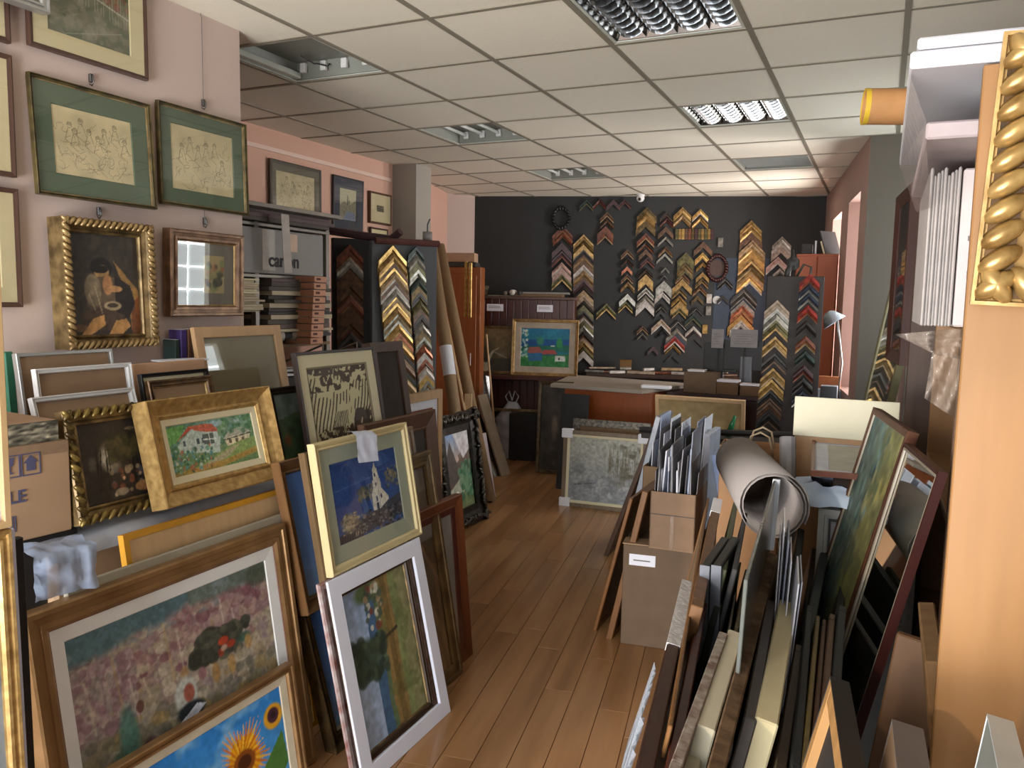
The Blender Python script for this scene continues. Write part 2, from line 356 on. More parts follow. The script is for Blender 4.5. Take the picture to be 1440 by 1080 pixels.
# glass-block window to the right, windows with panes
GB = emis('cfd8da', 6.5); GMO = emis('f2f4f4', 15)
wn = MB().ring(.92, 1.17, [(0, .0), (0, -.05), (.05, -.05), (.05, 0)]).obj('window_1', M('d9d5cc', .6)); struct(wn)
wn.matrix_world = Matrix.Translation((.83, 5.47, 1.29)) @ Matrix.Rotation(-PI/2, 4, 'Z')
gbm = MB().bev(-.100, .100, 0, .06, -.100, .100, .018).mesh('glass_block', GB)
MB().box(-.43, .43, .035, .045, .05, 1.12).obj('glowing_mortar', GMO, wn)  # mortar sheet given its own glow in place of daylight at the block edges
for i in range(4):
    for j in range(5):
        o = bpy.data.objects.new('glass_block', gbm); C.objects.link(o); o.parent = wn; o.location = (-.327+.218*i, .01, .145+.218*j)
def windowpane(n, mat4, w, h):
    f = MB().ring(w, h, [(0, .0), (0, -.05), (.045, -.05), (.045, 0)]).obj('window_%d' % n, M('dcdcda', .5)); struct(f); f.matrix_world = mat4
    MB().box(-w/2+.04, w/2-.04, -.03, -.02, .04, h-.04).obj('glass_pane', GLASS, f); MB().box(-.015, .015, -.045, -.01, .03, h-.03).obj('mullion', M('dcdcda', .5), f); return f
anw = math.atan2(dB.y-dA.y, dB.x-dA.x)
for k, (ya, yb, zt) in enumerate(((6.4, 7.1, 2.49), (7.6, 8.35, 2.48))):
    ym = (ya+yb)/2; p = dB+(dA-dB)*((ym-6.04)/3.14); nrm = Vector((.989, .148)); q = p+nrm*.38
    windowpane(2+k, Matrix.Translation((q.x, q.y, 1.0)) @ Matrix.Rotation(anw, 4, 'Z'), sy(yb)-sy(ya), zt-1.0)
windowpane(4, Matrix.Translation((.08, 6.15, .75)), .155, .75)
fr = windowpane(5, Matrix.Translation((-1.0, -2.1, .55)) @ Matrix.Rotation(PI, 4, 'Z'), 3.1, 2.05)
# picture-rail trim on the pink wall
zt = float(AX(450, 228, -3.95)[2]); struct(MB().box(-3.96, -3.945, 2.5, 5.98, zt-.012, zt+.016).obj('trim_1', TRIMW))
struct(MB().box(-2.65, -2.62, 0, 2.8, 0, .07).obj('baseboard_left', M('8a6a4c', .5)))
# suspended ceiling: tiles and rails on the measured grid
GX, GY, GS, GSY = -1.786, 3.591, .6, .6127
tm = MB().bev(-.29, .29, -.296, .296, -.012, .004, .002).mesh('ceiling_tile', CEILM)
lights = {(-2, -1), (-2, 2), (-2, 5), (1, -1), (1, 2), (1, 5)}
for i in range(-5, 5):
    for j in range(-4, 10):
        x = GX+.6*(i+.5); y = GY+GSY*(j+.5)
        if (i, j) in lights or y > 9.35 or x > .75: continue
        if x < -4.1 and y < 6: continue
        if y > 8.0 and (y-.25) > 8.11+(x+4.24)*.2956: continue
        o = bpy.data.objects.new('ceiling_tile', tm); C.objects.link(o); o.location = (x, y, CEIL+.004); o.parent = cei
for i in range(-5, 5): MB().box(GX+.6*i-.012, GX+.6*i+.012, 1.0, 9.3, CEIL-.013, CEIL+.0).obj('ceiling_rail', RAILM, cei)
for j in range(-4, 10): MB().box(-4.5, .78, GY+GSY*j-.012, GY+GSY*j+.012, CEIL-.012, CEIL+.001).obj('ceiling_rail', RAILM, cei)
# floor planks, laid about ten degrees off the grid
PLK = M('a67c54', .2, 0, .2, 9, 'plank', .03, .5, .10, None, '87603c', 1.0, 1)
pm = bpy.data.meshes.new('plank')
b = MB().bev(-.0615, .0615, -.599, .599, -.006, 0, .0012); pm = b.mesh('plank', PLK)
PLK.node_tree.nodes['Mapping'].inputs['Scale'].default_value = (1.0, .09, 1)
ang = R(9.8); ca, sa = math.cos(ang), math.sin(ang); rr = random.Random(4); cnt = 0
for i in range(-34, 34):
    off = rr.random()*1.2
    for j in range(-2, 10):
        u = i*.125; v = j*1.2+off; x = u*ca - v*sa; y = u*sa + v*ca
        if not (-3.6 < x+.1 and x < -.15 and 1.2 < y < 8.6): continue
        if x < -2.3 and y < 4.0: continue
        if y-.5 > 8.11+(x+4.24)*.2956: continue
        o = bpy.data.objects.new('floor_plank', pm); C.objects.link(o); o.location = (x, y, 0); o.rotation_euler = (0, 0, ang); o.parent = flo; cnt += 1
# ------------------------------------------------------------------ ceiling luminaires
WMET = M('cfd2c8', .45, .1, .04); CHR = M('8f9090', .15, 1, .1, 30); TUBE = M('d8dcd8', .35, 0, .02)
def luminaire(i, j, kind, label, group):
    x = GX+.6*(i+.5); y = GY+GSY*(j+.5)
    r = root('ceiling_light', label, 'ceiling light', Matrix.Translation((x, y, CEIL)), group)
    MB().ring(.586, .6, [(0, 0), (0, .004), (.02, .004), (.02, 0)]).obj('frame', WMET, r).matrix_local = Matrix.Translation((0, -.3, -.004)) @ Matrix.Rotation(-PI/2, 4, 'X')
    b = MB(); b.add([(-.28, -.285, 0), (.28, -.285, 0), (.28, .285, 0), (-.28, .285, 0), (-.25, -.25, .075), (.25, -.25, .075), (.25, .25, .075), (-.25, .25, .075)], [(4, 5, 6, 7), (0, 1, 5, 4), (1, 2, 6, 5), (2, 3, 7, 6), (3, 0, 4, 7)]); b.obj('housing', M('8b8e86', .45, .1, .04) if kind != 'louvre' else CHR, r)
    if kind == 'tubes':
        for k in range(4):
            q = -.2+.133*k; t = None
            if not (i == -2 and j == -1 and k in (0,)): t = MB().tube([(q, -.235, .045), (q, .235, .045)], .012, 10).obj('fluorescent_tube', TUBE, r, True) if not (j == -1) else None
            for e in (-1, 1): MB().bev(q-.018, q+.018, e*.245-.012, e*.245+.012, .02, .07, .004).obj('lamp_holder', WHITE, r)
        if j == -1:
            MB().tube([(-.1, .1, .06), (-.06, .16, .03), (-.08, .2, .045), (-.02, .22, .03), (-.03, .245, .05)], .004, 6).obj('wire', DGREY, r, True)
            MB().bev(-.27, -.235, -.27, .27, .0, .03, .003).obj('reflector_strip', WMET, r)
    elif kind == 'louvre':
        for k in range(4):
            q = -.2+.133*k
            MB().tube([(q, -.235, .062), (q, .235, .062)], .011, 8).obj('fluorescent_tube', TUBE, r, True)
        for k in range(5):
            q = -.275+.1375*k; MB().add([(q-.012, -.28, .06), (q+.012, -.28, .06), (q, -.28, .0), (q-.012, .28, .06), (q+.012, .28, .06), (q, .28, .0)], [(0, 2, 5, 3), (1, 4, 5, 2), (0, 3, 4, 1)]).obj('louvre_blade', CHR, r)
        for k in range(9):
            q = -.27+.0675*k; a = MB()
            for c in range(4):
                x0 = -.275+.1375*c
                for s in range(6):
                    u0, u1 = s/6, (s+1)/6; f = lambda u: .012+.034*(1-(2*u-1)**2)
                    a.add([(x0+.1375*u0, q-.01, .055), (x0+.1375*u1, q-.01, .055), (x0+.1375*u1, q, .046-f(u1)), (x0+.1375*u0, q, .046-f(u0)), (x0+.1375*u0, q+.01, .055), (x0+.1375*u1, q+.01, .055)], [(0, 1, 2, 3), (3, 2, 5, 4)])
            a.obj('louvre_blade', CHR, r)
    else:
        MB().box(-.26, .26, -.27, .27, .012, .018).obj('diffuser', filmm('b9c4c2', .75, .35, .2), r)
    return r
luminaire(-2, -1, 'tubes', 'open ceiling light with tubes missing and a loose wire, beside the left wall', None)
luminaire(-2, 2, 'tubes', 'open white ceiling light with bare tubes, second in the left row', None)
luminaire(-2, 5, 'tubes', 'open white ceiling light with bare tubes, farthest in the left row', None)
luminaire(1, -1, 'louvre', 'large mirror louvre ceiling light nearest the top edge of the picture', None)
luminaire(1, 2, 'louvre', 'mirror louvre ceiling light, second in the right row', None)
luminaire(1, 5, 'flat', 'flat grey ceiling light panel, farthest in the right row', None)
# dome camera
r = root('security_camera', 'small white dome security camera under the ceiling at the dark wall', 'camera', Matrix.Translation([float(v) for v in AZ(901, 272, CEIL)]))
MB().tube([(0, 0, 0), (0, 0, -.03)], .045, 16).obj('base', WHITE, r, True); MB().ellip((0, 0, -.05), (.042, .042, .042), 0, 14, 9).obj('dome', WHITE, r, True)
MB().ellip((0, -.03, -.062), (.018, .018, .018), 0, 10, 7).obj('lens', BLACK, r, True)
# ------------------------------------------------------------------ the paintings
def a_sketch(seed, bg='cdbf98', ink='6d6350', figs=8, dens=70):
    def f(asp, n):
        a = Art(asp, 150, bg); a.jit(.05, 4, seed); r = np.random.RandomState(seed)
        for i in range(figs):
            cx = .1+.8*(i+.5)/figs+.03*r.randn(); cy = .15+.35*r.rand(); 
            for k in range(14):
                t = k/14*6.3; a.line((cx+.028*math.cos(t), cy+.045*math.sin(t)), (cx+.028*math.cos(t+.5), cy+.045*math.sin(t+.5)), .004, ink, .8)
            a.line((cx-.02, cy+.05), (cx-.06, cy+.22), .004, ink, .8); a.line((cx+.02, cy+.05), (cx+.06, cy+.2), .004, ink, .8)
            a.line((cx-.06, cy+.22), (cx+.03, cy+.3), .004, ink, .8); a.line((cx-.06, cy+.2), (cx+.0, cy+.16), .004, ink, .7)
            a.ell(cx, cy-.015, .03, .03, ink, .35)
        a.scribble(dens, (.04, .2, .96, .9), ink, .0035, .12, seed, .6); a.scribble(dens//3, (.05, .7, .95, .95), ink, .004, .2, seed+1, .5); return a
    return f
def a_village_hill(asp, n):   # brown-framed landscape of grass and birches
    a = Art(asp, 120, '6d7355'); a.grad('7b6e55', '5d6350'); a.mix(a.n(6, 3)*1.3-.3, '4d5a40'); a.mix((a.n(9, 8) > .6)*.5, '8d8a72')
    a.dabs(90, (0, 0, 1, .35), ['7d3f2a', '5b4a33', '45553a', '8a6a45'], .06, .6, 2)
    for k in range(26): x = .04+k*.037; a.line((x, .02+.2*x), (x+.005, .35+.3*x), .004, 'b5b09a', .5)
    a.line((0, .12), (1, .48), .009, 'bdb9a6', .8); a.dabs(60, (0, .55, 1, 1), ['7a6f5c', '565b48', '8f8a78'], .08, .4, 3); a.line((.2, .98), (.9, .72), .006, 'a7a695', .6); return a
def a_boy(asp, n):
    a = Art(asp, 110, '322c26'); a.mix(a.n(4, 5)*.9, '443c33')
    a.poly([(.62, .25), (.98, .55), (.98, .98), (.86, .98), (.82, .62)], '9c7440', .8); a.poly([(.86, .7), (1, .6), (1, 1), (.86, 1)], '6b3a22', .8)
    a.ell(.44, .33, .17, .11, '1e1a18'); a.ell(.44, .37, .12, .075, '9c7a50'); a.ell(.42, .345, .13, .045, '1f1a17'); a.ell(.5, .43, .05, .02, '5e3523')
    a.poly([(.28, .42), (.62, .42), (.9, .56), (.92, .74), (.7, .86), (.35, .84), (.2, .7)], '57493a'); a.poly([(.62, .4), (.86, .5), (.93, .68), (.8, .86), (.62, .8)], '2a2320')
    a.ell(.3, .55, .13, .17, '8a7a60', .7); a.ell(.33, .66, .1, .06, '6e5f4a', .9); a.ell(.52, .5, .08, .11, 'a9784e', .9); a.ell(.62, .54, .13, .035, 'b98a5a', .9)
    a.ell(.58, .71, .14, .05, 'a08d6c', .9); a.ell(.58, .705, .09, .025, '3a3128'); a.poly([(.1, .78), (.4, .72), (.75, .8), (.8, .95), (.2, .96)], '4a3a2e')
    a.poly([(.28, .84), (.44, .8), (.46, .9), (.24, 1), (.1, 1)], 'b3844f'); a.poly([(.62, .86), (.78, .84), (.84, .92), (.7, 1), (.5, 1)], 'b3844f'); a.ell(.1, .93, .1, .04, '7d5a3a', .8)
    for p in ((.33, .52, .42, .78), (.24, .6, .32, .75)): a.line(p[:2], p[2:], .008, 'b9a984', .5)
    return a.jit(.12, 22, 4)
def a_reflect(asp, n):
    a = Art(asp, 70, '6d6558'); a.poly([(.45, .2), (.82, .2), (.82, .8), (.45, .8)], 'a08f62'); a.dabs(40, (.5, .3, .8, .75), ['8d7c50', '6d7a4a', '9c5a3a', '3a3a30'], .05, .6, 2); a.ell(.7, .62, .1, .08, '33352c', .7); return a
def a_garden(asp, n):
    a = Art(asp, 120, '2c2622'); a.mix(a.n(5, 2)*.8, '3a332c'); a.ell(.27, .45, .09, .2, 'b9b2a0', .9, .6); a.ell(.33, .58, .1, .1, '9a927e', .6, .6); a.ell(.12, .5, .06, .12, '6a6558', .6, .6); a.ell(.5, .3, .35, .2, '3b3524', .7, .7)
    for x in (.17, .22, .27, .3): a.line((x, .35), (x-.03+.02*math.sin(x*50), .85), .008, '1d1916')
    for x in (.5, .53, .58, .68, .73): a.line((x, .3), (x+.02, .82), .012, '221c16')
    a.dabs(120, (.3, .2, .8, .5), ['3f3a24', '2b2a1e', '50482c'], .05, .6, 3); a.dabs(60, (.3, .62, .95, .95), ['8c7a5c', 'b19a78', '7a4a34', '5a5f63', 'c7b79a', '6d3f30'], .035, .8, 4); a.ell(.62, .88, .1, .07, 'a5784c', .9); a.ell(.38, .9, .08, .05, '9b8d76', .8); a.ell(.85, .82, .09, .05, '8b93a0', .8)
    for x, y in ((.42, .74), (.6, .72), (.74, .7), (.84, .68), (.9, .7)): a.ell(x, y, .018, .025, 'c09a78')
    a.ell(.56, .13, .06, .02, '7a6a48', .8); return a.jit(.1, 25, 9)
def a_farm(asp, n):
    a = Art(asp, 150, '6f8f74'); a.grad('7b9a86', '6c8a58', 0, .8); a.dabs(160, (0, 0, 1, .5), ['4f7d50', '5f8f86', '86a59a', '3f6b4a', '7fa36a'], .07, .6, 1)
    a.ell(.55, .1, .1, .08, 'a9c4d4', .8, .6); a.ell(.8, .1, .07, .07, 'b7cad2', .8, .6); a.poly([(0, .05), (.2, .02), (.12, .3), (0, .4)], '74b455', .7)
    a.poly([(.09, .4), (.27, .12), (.52, .2), (.58, .36), (.54, .7), (.3, .62), (.1, .55)], 'b9c9bf'); a.poly([(.08, .34), (.24, .07), (.3, .12), (.47, .1), (.6, .28), (.45, .24), (.4, .22), (.28, .12)], 'b5523a'); a.poly([(.24, .07), (.5, .08), (.58, .26), (.43, .24), (.3, .17)], 'c0664c')
    for x in (.15, .3, .36): a.poly([(x, .34), (x+.03, .33), (x+.03, .44), (x, .45)], '4c5a5e')
    a.poly([(.37, .27), (.5, .28), (.5, .5), (.38, .48)], '5b6660'); a.line((.38, .38), (.52, .4), .012, 'd7ded8')
    for x in (.4, .45, .5, .54): a.line((x, .27), (x, .62), .006, 'dfe4dc')
    a.poly([(.62, .48), (.68, .36), (.86, .3), (.95, .4), (.92, .56), (.64, .6)], 'd9cfae'); a.poly([(.6, .45), (.7, .28), (.84, .25), (.98, .4), (.9, .42), (.72, .42)], 'b7b5a2'); a.line((.62, .47), (.95, .41), .012, '4a4d45')
    for x in (.67, .75, .83): a.poly([(x, .48), (x+.03, .475), (x+.03, .55), (x, .56)], '6a5a44')
    a.poly([(.5, .72), (.75, .56), (1, .5), (1, .75), (.3, 1), (.1, 1)], '8aa25e'); a.poly([(.45, .8), (.7, .62), (.8, .6), (.62, .82), (.3, 1), (.15, 1)], 'b4a588', .8); a.poly([(0, .92), (.6, .86), (1, .72), (1, .84), (.5, 1), (0, 1)], 'c08a3c', .7)
    a.dabs(140, (0, .5, .45, .95), ['3f7560', '77a08a', 'c7d2c0', '5a8d9a', '2f5f48', 'b4704e'], .03, .85, 7); a.dabs(50, (.55, .0, 1, .35), ['3f6b4a', '5f8a5a', '88a68a'], .05, .6, 8); return a.jit(.12, 30, 5)
def a_abstract(asp, n):   # heavily painted crowd in violets, pinks and greys
    a = Art(asp, 240, '9c9282'); m = a.n(5, 11); a.mix(m*1.2-.2, 'a89c88'); a.mix(np.clip((a.n(7, 21)-.55)*7, 0, 1)*.6, '86706c')
    rose = ['8a646a', '7a525c', 'a08682', 'a89488', '90787c']; pale = ['b3a894', 'ada08c', 'bcb3a2', 'a39a86', '9a9286', '9c8a90']
    a.dabs(900, (0, 0, 1, 1), pale+['8c8474', '97907c', 'a08f74'], .022, .7, 3, 1.3, .12); a.dabs(500, (0, .05, 1, .32), rose+pale, .022, .75, 4, 1.5, .12); a.dabs(260, (.45, .02, 1, .22), rose, .026, .7, 6, 1.4, .15)
    a.dabs(300, (0, .15, .25, .45), ['a08a92', '8c6f7a', 'b3a6a0', '8f8a86'], .02, .7, 7, 1, .12); a.dabs(380, (0, .45, 1, 1), ['7d7866', '8a836c', '96906f', '6f6c60', 'a08a5c', '8c8880'], .025, .7, 5, 1.2, .12)
    a.mix(np.clip((.13*(1-a.U)+.02+.05*(a.n(9, 2)-.5)-a.V)*30, 0, 1), '56727a'); a.mix(np.clip((.08-a.V+.02*a.n(8, 4))*30, 0, 1)*(a.U > .55), '66746e'); a.mix((a.V < .12)*(a.n(14, 9) > .6)*.6, '7d8c90'); a.ell(.95, .05, .1, .07, '4f584c', .9, .4)
    for k in range(14): x = .05+.06*k; a.line((x, .2+.1*math.sin(k*5)), (x+.02, .42+.08*math.sin(k*3)), .006, ['c4bba8', '86767c', 'b39a6c', 'c9c0b0'][k % 4], .5)
    dk = ['3c4038', '4a4d42', '33372f', '565648']
    a.dabs(70, (.54, .24, .78, .37), dk, .03, .9, 8, 1.3, .2); a.dabs(30, (.6, .24, .84, .3), dk, .022, .9, 9, 1.3, .2); a.ell(.82, .33, .05, .03, '35584c', .8, .4)
    a.ell(.70, .30, .035, .025, 'b3442c', .95, .3); a.ell(.74, .33, .03, .022, 'a8402c', .95, .3); a.ell(.68, .35, .018, .022, '8e3a2a', .9); a.ell(.70, .335, .022, .018, 'b79888', .9, .3)
    for x, y, ry, c in ((.64, .43, .06, 'a37e4e'), (.73, .43, .06, 'a68552'), (.84, .36, .045, 'b08f5c'), (.78, .4, .04, '9a9078'), (.57, .4, .035, '90646c'), (.48, .36, .04, 'a08058')): a.ell(x, y, .025, ry, c, .9, .35)
    a.ell(.2, .5, .05, .16, '55857c', .85, .4); a.ell(.15, .62, .05, .1, '4f7f78', .7, .5); a.ell(.26, .4, .02, .03, '6a4a44', .9); a.ell(.28, .62, .05, .08, '5a3f44', .95, .3); a.ell(.29, .61, .03, .055, '8c6066', .95, .3)
    a.ell(.475, .46, .065, .10, 'b9beb8', .95, .25); a.ell(.49, .455, .032, .05, '9e5c4c', 1, .3); a.ell(.49, .54, .085, .05, '2c3338', 1, .3); a.poly([(.41, .58), (.52, .52), (.57, .54), (.46, .60)], 'd6dcea'); return a.jit(.1, 60, 6)
def a_sun(asp, n):
    a = Art(asp, 170, '2f86d0'); a.grad('2b7fcf', '5aa6e0'); a.mix(np.clip((a.n(4, 5)-.5)*4, 0, 1)*.75, 'a9cfe9')
    for k in range(44):
        t = k/44*6.283; L = .40+.06*math.sin(k*7); cx, cy = .70, .50; px, py = cx+L*.75*math.cos(t)/asp*1.2, cy+L*math.sin(t)
        w_ = .035; nx, ny = -math.sin(t)*w_/asp, math.cos(t)*w_; a.poly([(cx+nx, cy+ny), (px, py), (cx-nx, cy-ny)], ['e8a61c', 'd98a14', 'f0bd34', 'c9721a'][k % 4])
    a.ell(.70, .52, .08, .13, '8a4a16', 1); a.ell(.7, .52, .05, .08, '4a2510', 1)
    a.ell(.93, .26, .075, .14, 'dba02a', 1); a.ell(.93, .25, .045, .085, '4a2a38', 1); a.ell(.93, .25, .02, .04, '2a1824', 1); a.poly([(.8, .75), (.98, .45), (1, .8), (.9, 1)], '4f7d3a'); a.ell(.1, .6, .1, .16, 'd6d2bc', .6, .8); return a.jit(.05, 20, 2)
def a_church(asp, n):
    a = Art(asp, 150, '274b8a'); a.grad('1f4486', '2f5596', 0, .7); a.mix(np.clip((a.n(10, 3)-.58)*5, 0, 1)*.5, '4a6aa4'); a.poly([(0, .33), (1, .22), (1, .55), (0, .75)], '2b4f93'); a.line((0, .35), (.6, .3), .008, '5a7ab0', .6)
    a.ell(.45, .47, .13, .1, '5a5f55', .9, .5); a.dabs(50, (.33, .38, .57, .58), ['8a7f5c', '2a3a5a', '6b6a54'], .03, .8, 2); a.ell(.9, .36, .1, .13, '4c5a70', .9, .5); a.dabs(50, (.8, .25, 1, .5), ['a59a78', '2d456f', '7d7a66'], .03, .8, 3)
    a.poly([(.5, .75), (1, .62), (1, .9), (.2, 1), (0, 1), (0, .9)], '3b4250'); a.dabs(150, (.25, .72, 1, 1), ['1c222c', '70747c', '3f4854', '8b8d8c', '2c3542'], .016, .9, 4, 2); a.ell(.18, .78, .14, .14, 'a79f85', .95, .4); a.dabs(70, (.05, .66, .32, .98), ['3f4450', 'c7bd9c', '6a6a62'], .014, .8, 5, 2)
    a.poly([(.55, .74), (.55, .52), (.6, .42), (.66, .42), (.72, .5), (.8, .62), (.8, .66), (.66, .74)], 'dcdccf'); a.poly([(.58, .46), (.58, .36), (.7, .35), (.71, .47)], 'd2d2c4'); a.poly([(.6, .36), (.605, .24), (.67, .235), (.69, .35)], 'dcdccf'); a.ell(.637, .225, .04, .035, 'd0cfba', 1); a.poly([(.62, .2), (.64, .12), (.655, .2)], 'c9c8b4')
    for x, y, hh in ((.63, .26, .06), (.63, .39, .05), (.62, .56, .09), (.69, .55, .07)): a.ell(x, y+hh/2, .014, hh/2, '2a3a5c', 1)
    a.line((.66, .5), (.66, .72), .004, '6a7080'); a.poly([(.6, .66), (.64, .66), (.64, .74), (.6, .74)], '2f3a50'); a.poly([(.68, .0), (.78, .0), (.92, .16), (.7, .2)], '4468a8', .6)
    for k in range(9): a.line((.05+.035*k, .9), (.045+.035*k, 1), .006, '14191f')
    return a.jit(.08, 40, 7)
def a_woodcut(asp, n):
    a = Art(asp, 220, 'c9bf98'); d = '4a3b31'; wv = a.n(4, 5)
    a.mix((np.sin((a.U*1.6+a.V)*70+9*wv) > .35)*(a.V < .42)*(a.n(7, 9) > .40), d); a.mix((a.V < .16)*(a.n(22, 3) > .52), d); a.mix((a.V < .05)*(a.n(40, 3) > .42), d)
    for (cx, cy, rx, ry) in ((.2, .58, .17, .13), (.08, .62, .1, .1), (.8, .45, .16, .16), (.92, .5, .12, .2), (.62, .52, .1, .12), (.34, .6, .08, .08)):
        m = (((a.U-cx)/rx)**2+((a.V-cy)/ry)**2 < .7+.6*a.n(9, int(cx*50))); a.mix(m*(a.n(26, int(cx*90)) > .42), d)
    m = (np.abs(a.U-.45-.05*np.sin(a.V*9)) < .12)*(a.V > .3)*(a.V < .74); a.mix(m, 'c9bf98'); a.mix(m*(np.sin(a.U*230+6*a.n(5, 2)) > -.1)*(a.n(12, 7) > .3), d); a.mix((a.V > .4)*(a.V < .72)*(a.n(11, 15) > .5)*(a.n(34, 6) > .4), d)
    a.mix((a.V > .68)*(a.V < .9)*(np.sin(a.V*110+12*a.n(6, 2)) > .5)*(a.n(14, 8) > .44), d); a.mix((a.V > .86)*(a.n(30, 3) > .5), d); a.mix((a.U > .75)*(a.V > .3)*(a.V < .7)*(np.sin((a.U+a.V)*120) > .3), d)
    for p, q in (((0, 0), (1, 0)), ((0, 1), (1, 1)), ((0, 0), (0, 1)), ((1, 0), (1, 1))): a.line(p, q, .009, d)
    return a
def a_sky(asp, n): a = Art(asp, 70, '5f80b8'); a.grad('5577b4', '7f9ccc'); a.mix(np.clip((a.n(2.2, 8)-.5+.25*(a.V-.5)+.2*(a.U-.5))*5, 0, 1)*.5, 'a3b2c4'); return a.jit(.03, 9)
def a_seaside(asp, n):   # a seascape standing on its side
    a = Art(asp, 150, '7f9cc4'); U = a.U; a.im = hexc('9ab4da')*(1-a.V[..., None]*.5)+hexc('aec2dc')*(a.V[..., None]*.5)
    def band(u0, u1, c, al=1): a.mix(((U > u0+.03*(a.n(5, 3)-.5)) & (U < u1+.03*(a.n(6, 9)-.5)))*al, c)
    band(.38, .55, '46688c'); band(.5, .62, '5f7358'); band(.56, .78, '8a7448'); band(.74, .86, '7f8a5c'); band(.84, 1.1, '8b8b66'); a.mix((U > .5)*(a.n(9, 2) > .55)*.5, '5d6a3f'); band(.62, .7, '6b5a35', .7)
    a.ell(.42, .06, .2, .08, '55683f', .95, .4); a.ell(.3, .45, .17, .13, '35453a', 1, .4); a.ell(.22, .5, .13, .1, '3c4c3c', 1, .4); a.ell(.48, .42, .14, .09, '33433c', 1, .4); a.line((.4, .43), (.75, .38), .012, '3e3a28')
    a.dabs(90, (.1, .34, .55, .6), ['2c3c34', '4a5c48', '3b4d42'], .04, .7, 2); a.dabs(36, (.38, .03, .6, .34), ['c9c8bc', '7a4a3c', '4d5d50', 'a08a70'], .025, .9, 5); return a.jit(.1, 25, 8)
def a_green(asp, n): a = Art(asp, 80, '34452c'); a.grad('56685a', '2f4a26'); a.mix(np.clip((a.n(4, 3)-.45)*3, 0, 1)*.7, '4c7a3a'); a.poly([(0, 0), (1, 0), (1, .12), (0, .2)], '7d8c90', .8); a.ell(.25, .35, .14, .06, '8a5a3c', .8, .5); return a.jit(.14, 14, 3)
def a_cottage(asp, n):
    a = Art(asp, 110, '7d96b4'); a.grad('7c9ac4', 'c0a99c', 0, .35); a.poly([(0, .36), (.22, .1), (.42, .4), (.75, .28), (1, .2), (1, .62), (.55, .6), (0, .78)], '5f5148'); a.poly([(.22, .1), (.45, .42), (.5, .58), (.05, .72), (.0, .4)], '544a46'); a.poly([(.5, .3), (1, .2), (1, .5), (.6, .56)], '6a5a50', .8)
    a.poly([(.0, .75), (.5, .6), (.95, .6), (.95, .78), (.2, .88)], 'a9ab98'); a.poly([(.0, .84), (1, .74), (1, 1), (0, 1)], '6a7a50'); a.ell(.75, .62, .16, .16, '3d6048', .95, .4); a.dabs(60, (.5, .4, 1, .85), ['3f7050', '2f5a40', '6d9070'], .05, .8, 3); a.poly([(.35, 0), (1, 0), (1, .25), (.7, .36)], 'cfcdd0'); a.ell(.75, .2, .2, .1, 'c2b2b8', .6, .6)
    a.ell(.35, .78, .06, .03, 'd8dad2', 1); return a.jit(.1, 18, 7)
def a_town(asp, n): a = Art(asp, 70, 'b8b496'); a.poly([(0, .55), (.3, .4), (.5, .5), (.5, .35), (.62, .35), (.62, .5), (1, .3), (1, 1), (0, 1)], '8f8a74'); a.line((.47, .5), (.47, .22), .02, '5a5a55'); a.poly([(.2, 1), (.45, .7), (.9, .75), (1, 1)], '7a84a4', .8); return a.scribble(50, (.05, .3, .95, .95), '5c584c', .006, .1, 3)
def a_small(asp, n): a = Art(asp, 40, '5f5a4c'); return a.jit(.5, 9, 2)
def a_heron(asp, n):
    a = Art(asp, 90, '7d6a4c'); a.grad('8d7650', '5a5440'); a.mix(np.clip((.55-a.U)*3, 0, 1)*np.clip((a.V-.15)*3, 0, 1)*.8, '3a3a2c'); a.mix((a.V > .7)*.7, '3c3b30'); a.ell(.15, .9, .25, .13, 'c2bba0', 1, .3); a.line((.28, .85), (.38, .6), .03, 'bdb79e'); a.line((.38, .6), (.45, .52), .026, 'c9c3aa'); a.line((.45, .52), (.6, .46), .016, 'a5947a'); a.ell(.7, .6, .2, .08, '8d8266', .8, .6); a.line((.5, .55), (.85, .68), .012, 'b0a488'); return a.jit(.08, 14)
def a_village(asp, n):
    a = Art(asp, 120, '1d6b86'); a.grad('1f6f9a', '1c7482', 0, .3); a.mix(np.clip((a.n(5, 3)-.45)*3, 0, 1)*(a.V < .3)*.6, '2c8aa0'); a.poly([(0, .3), (1, .27), (1, .5), (0, .5)], '14508a'); a.poly([(0, .48), (1, .42), (1, .6), (0, .6)], '1f6a58'); a.poly([(0, .72), (1, .66), (1, 1), (0, 1)], '2f7a3c'); a.mix((a.V > .7)*(a.n(8, 5) > .55)*.6, '3f8f52')
    a.poly([(.16, .64), (.16, .86), (.45, .84), (.45, .62)], '2f6a94'); a.poly([(.17, .5), (.38, .48), (.48, .64), (.14, .65)], '9a5a50'); a.poly([(.45, .64), (.45, .72), (.75, .7), (.75, .62)], '2a5f5c'); a.poly([(.47, .56), (.7, .55), (.76, .66), (.45, .67)], 'a34a48'); a.poly([(.72, .7), (.92, .7), (.93, .84), (.72, .85)], 'c9cfc8'); a.ell(.8, .78, .02, .04, '30343a', 1)
    a.ell(.4, .33, .1, .14, '3f8f6c', .9, .5); a.ell(.8, .38, .08, .16, '2f8a4a', .95, .4); a.ell(.66, .45, .05, .02, 'd0dccc', 1); a.dabs(60, (.0, .05, .14, .75), ['b8d0c4', '7fb0a4', 'd8e2d4', '4f9080'], .03, .8, 4); return a.jit(.07, 20, 3)
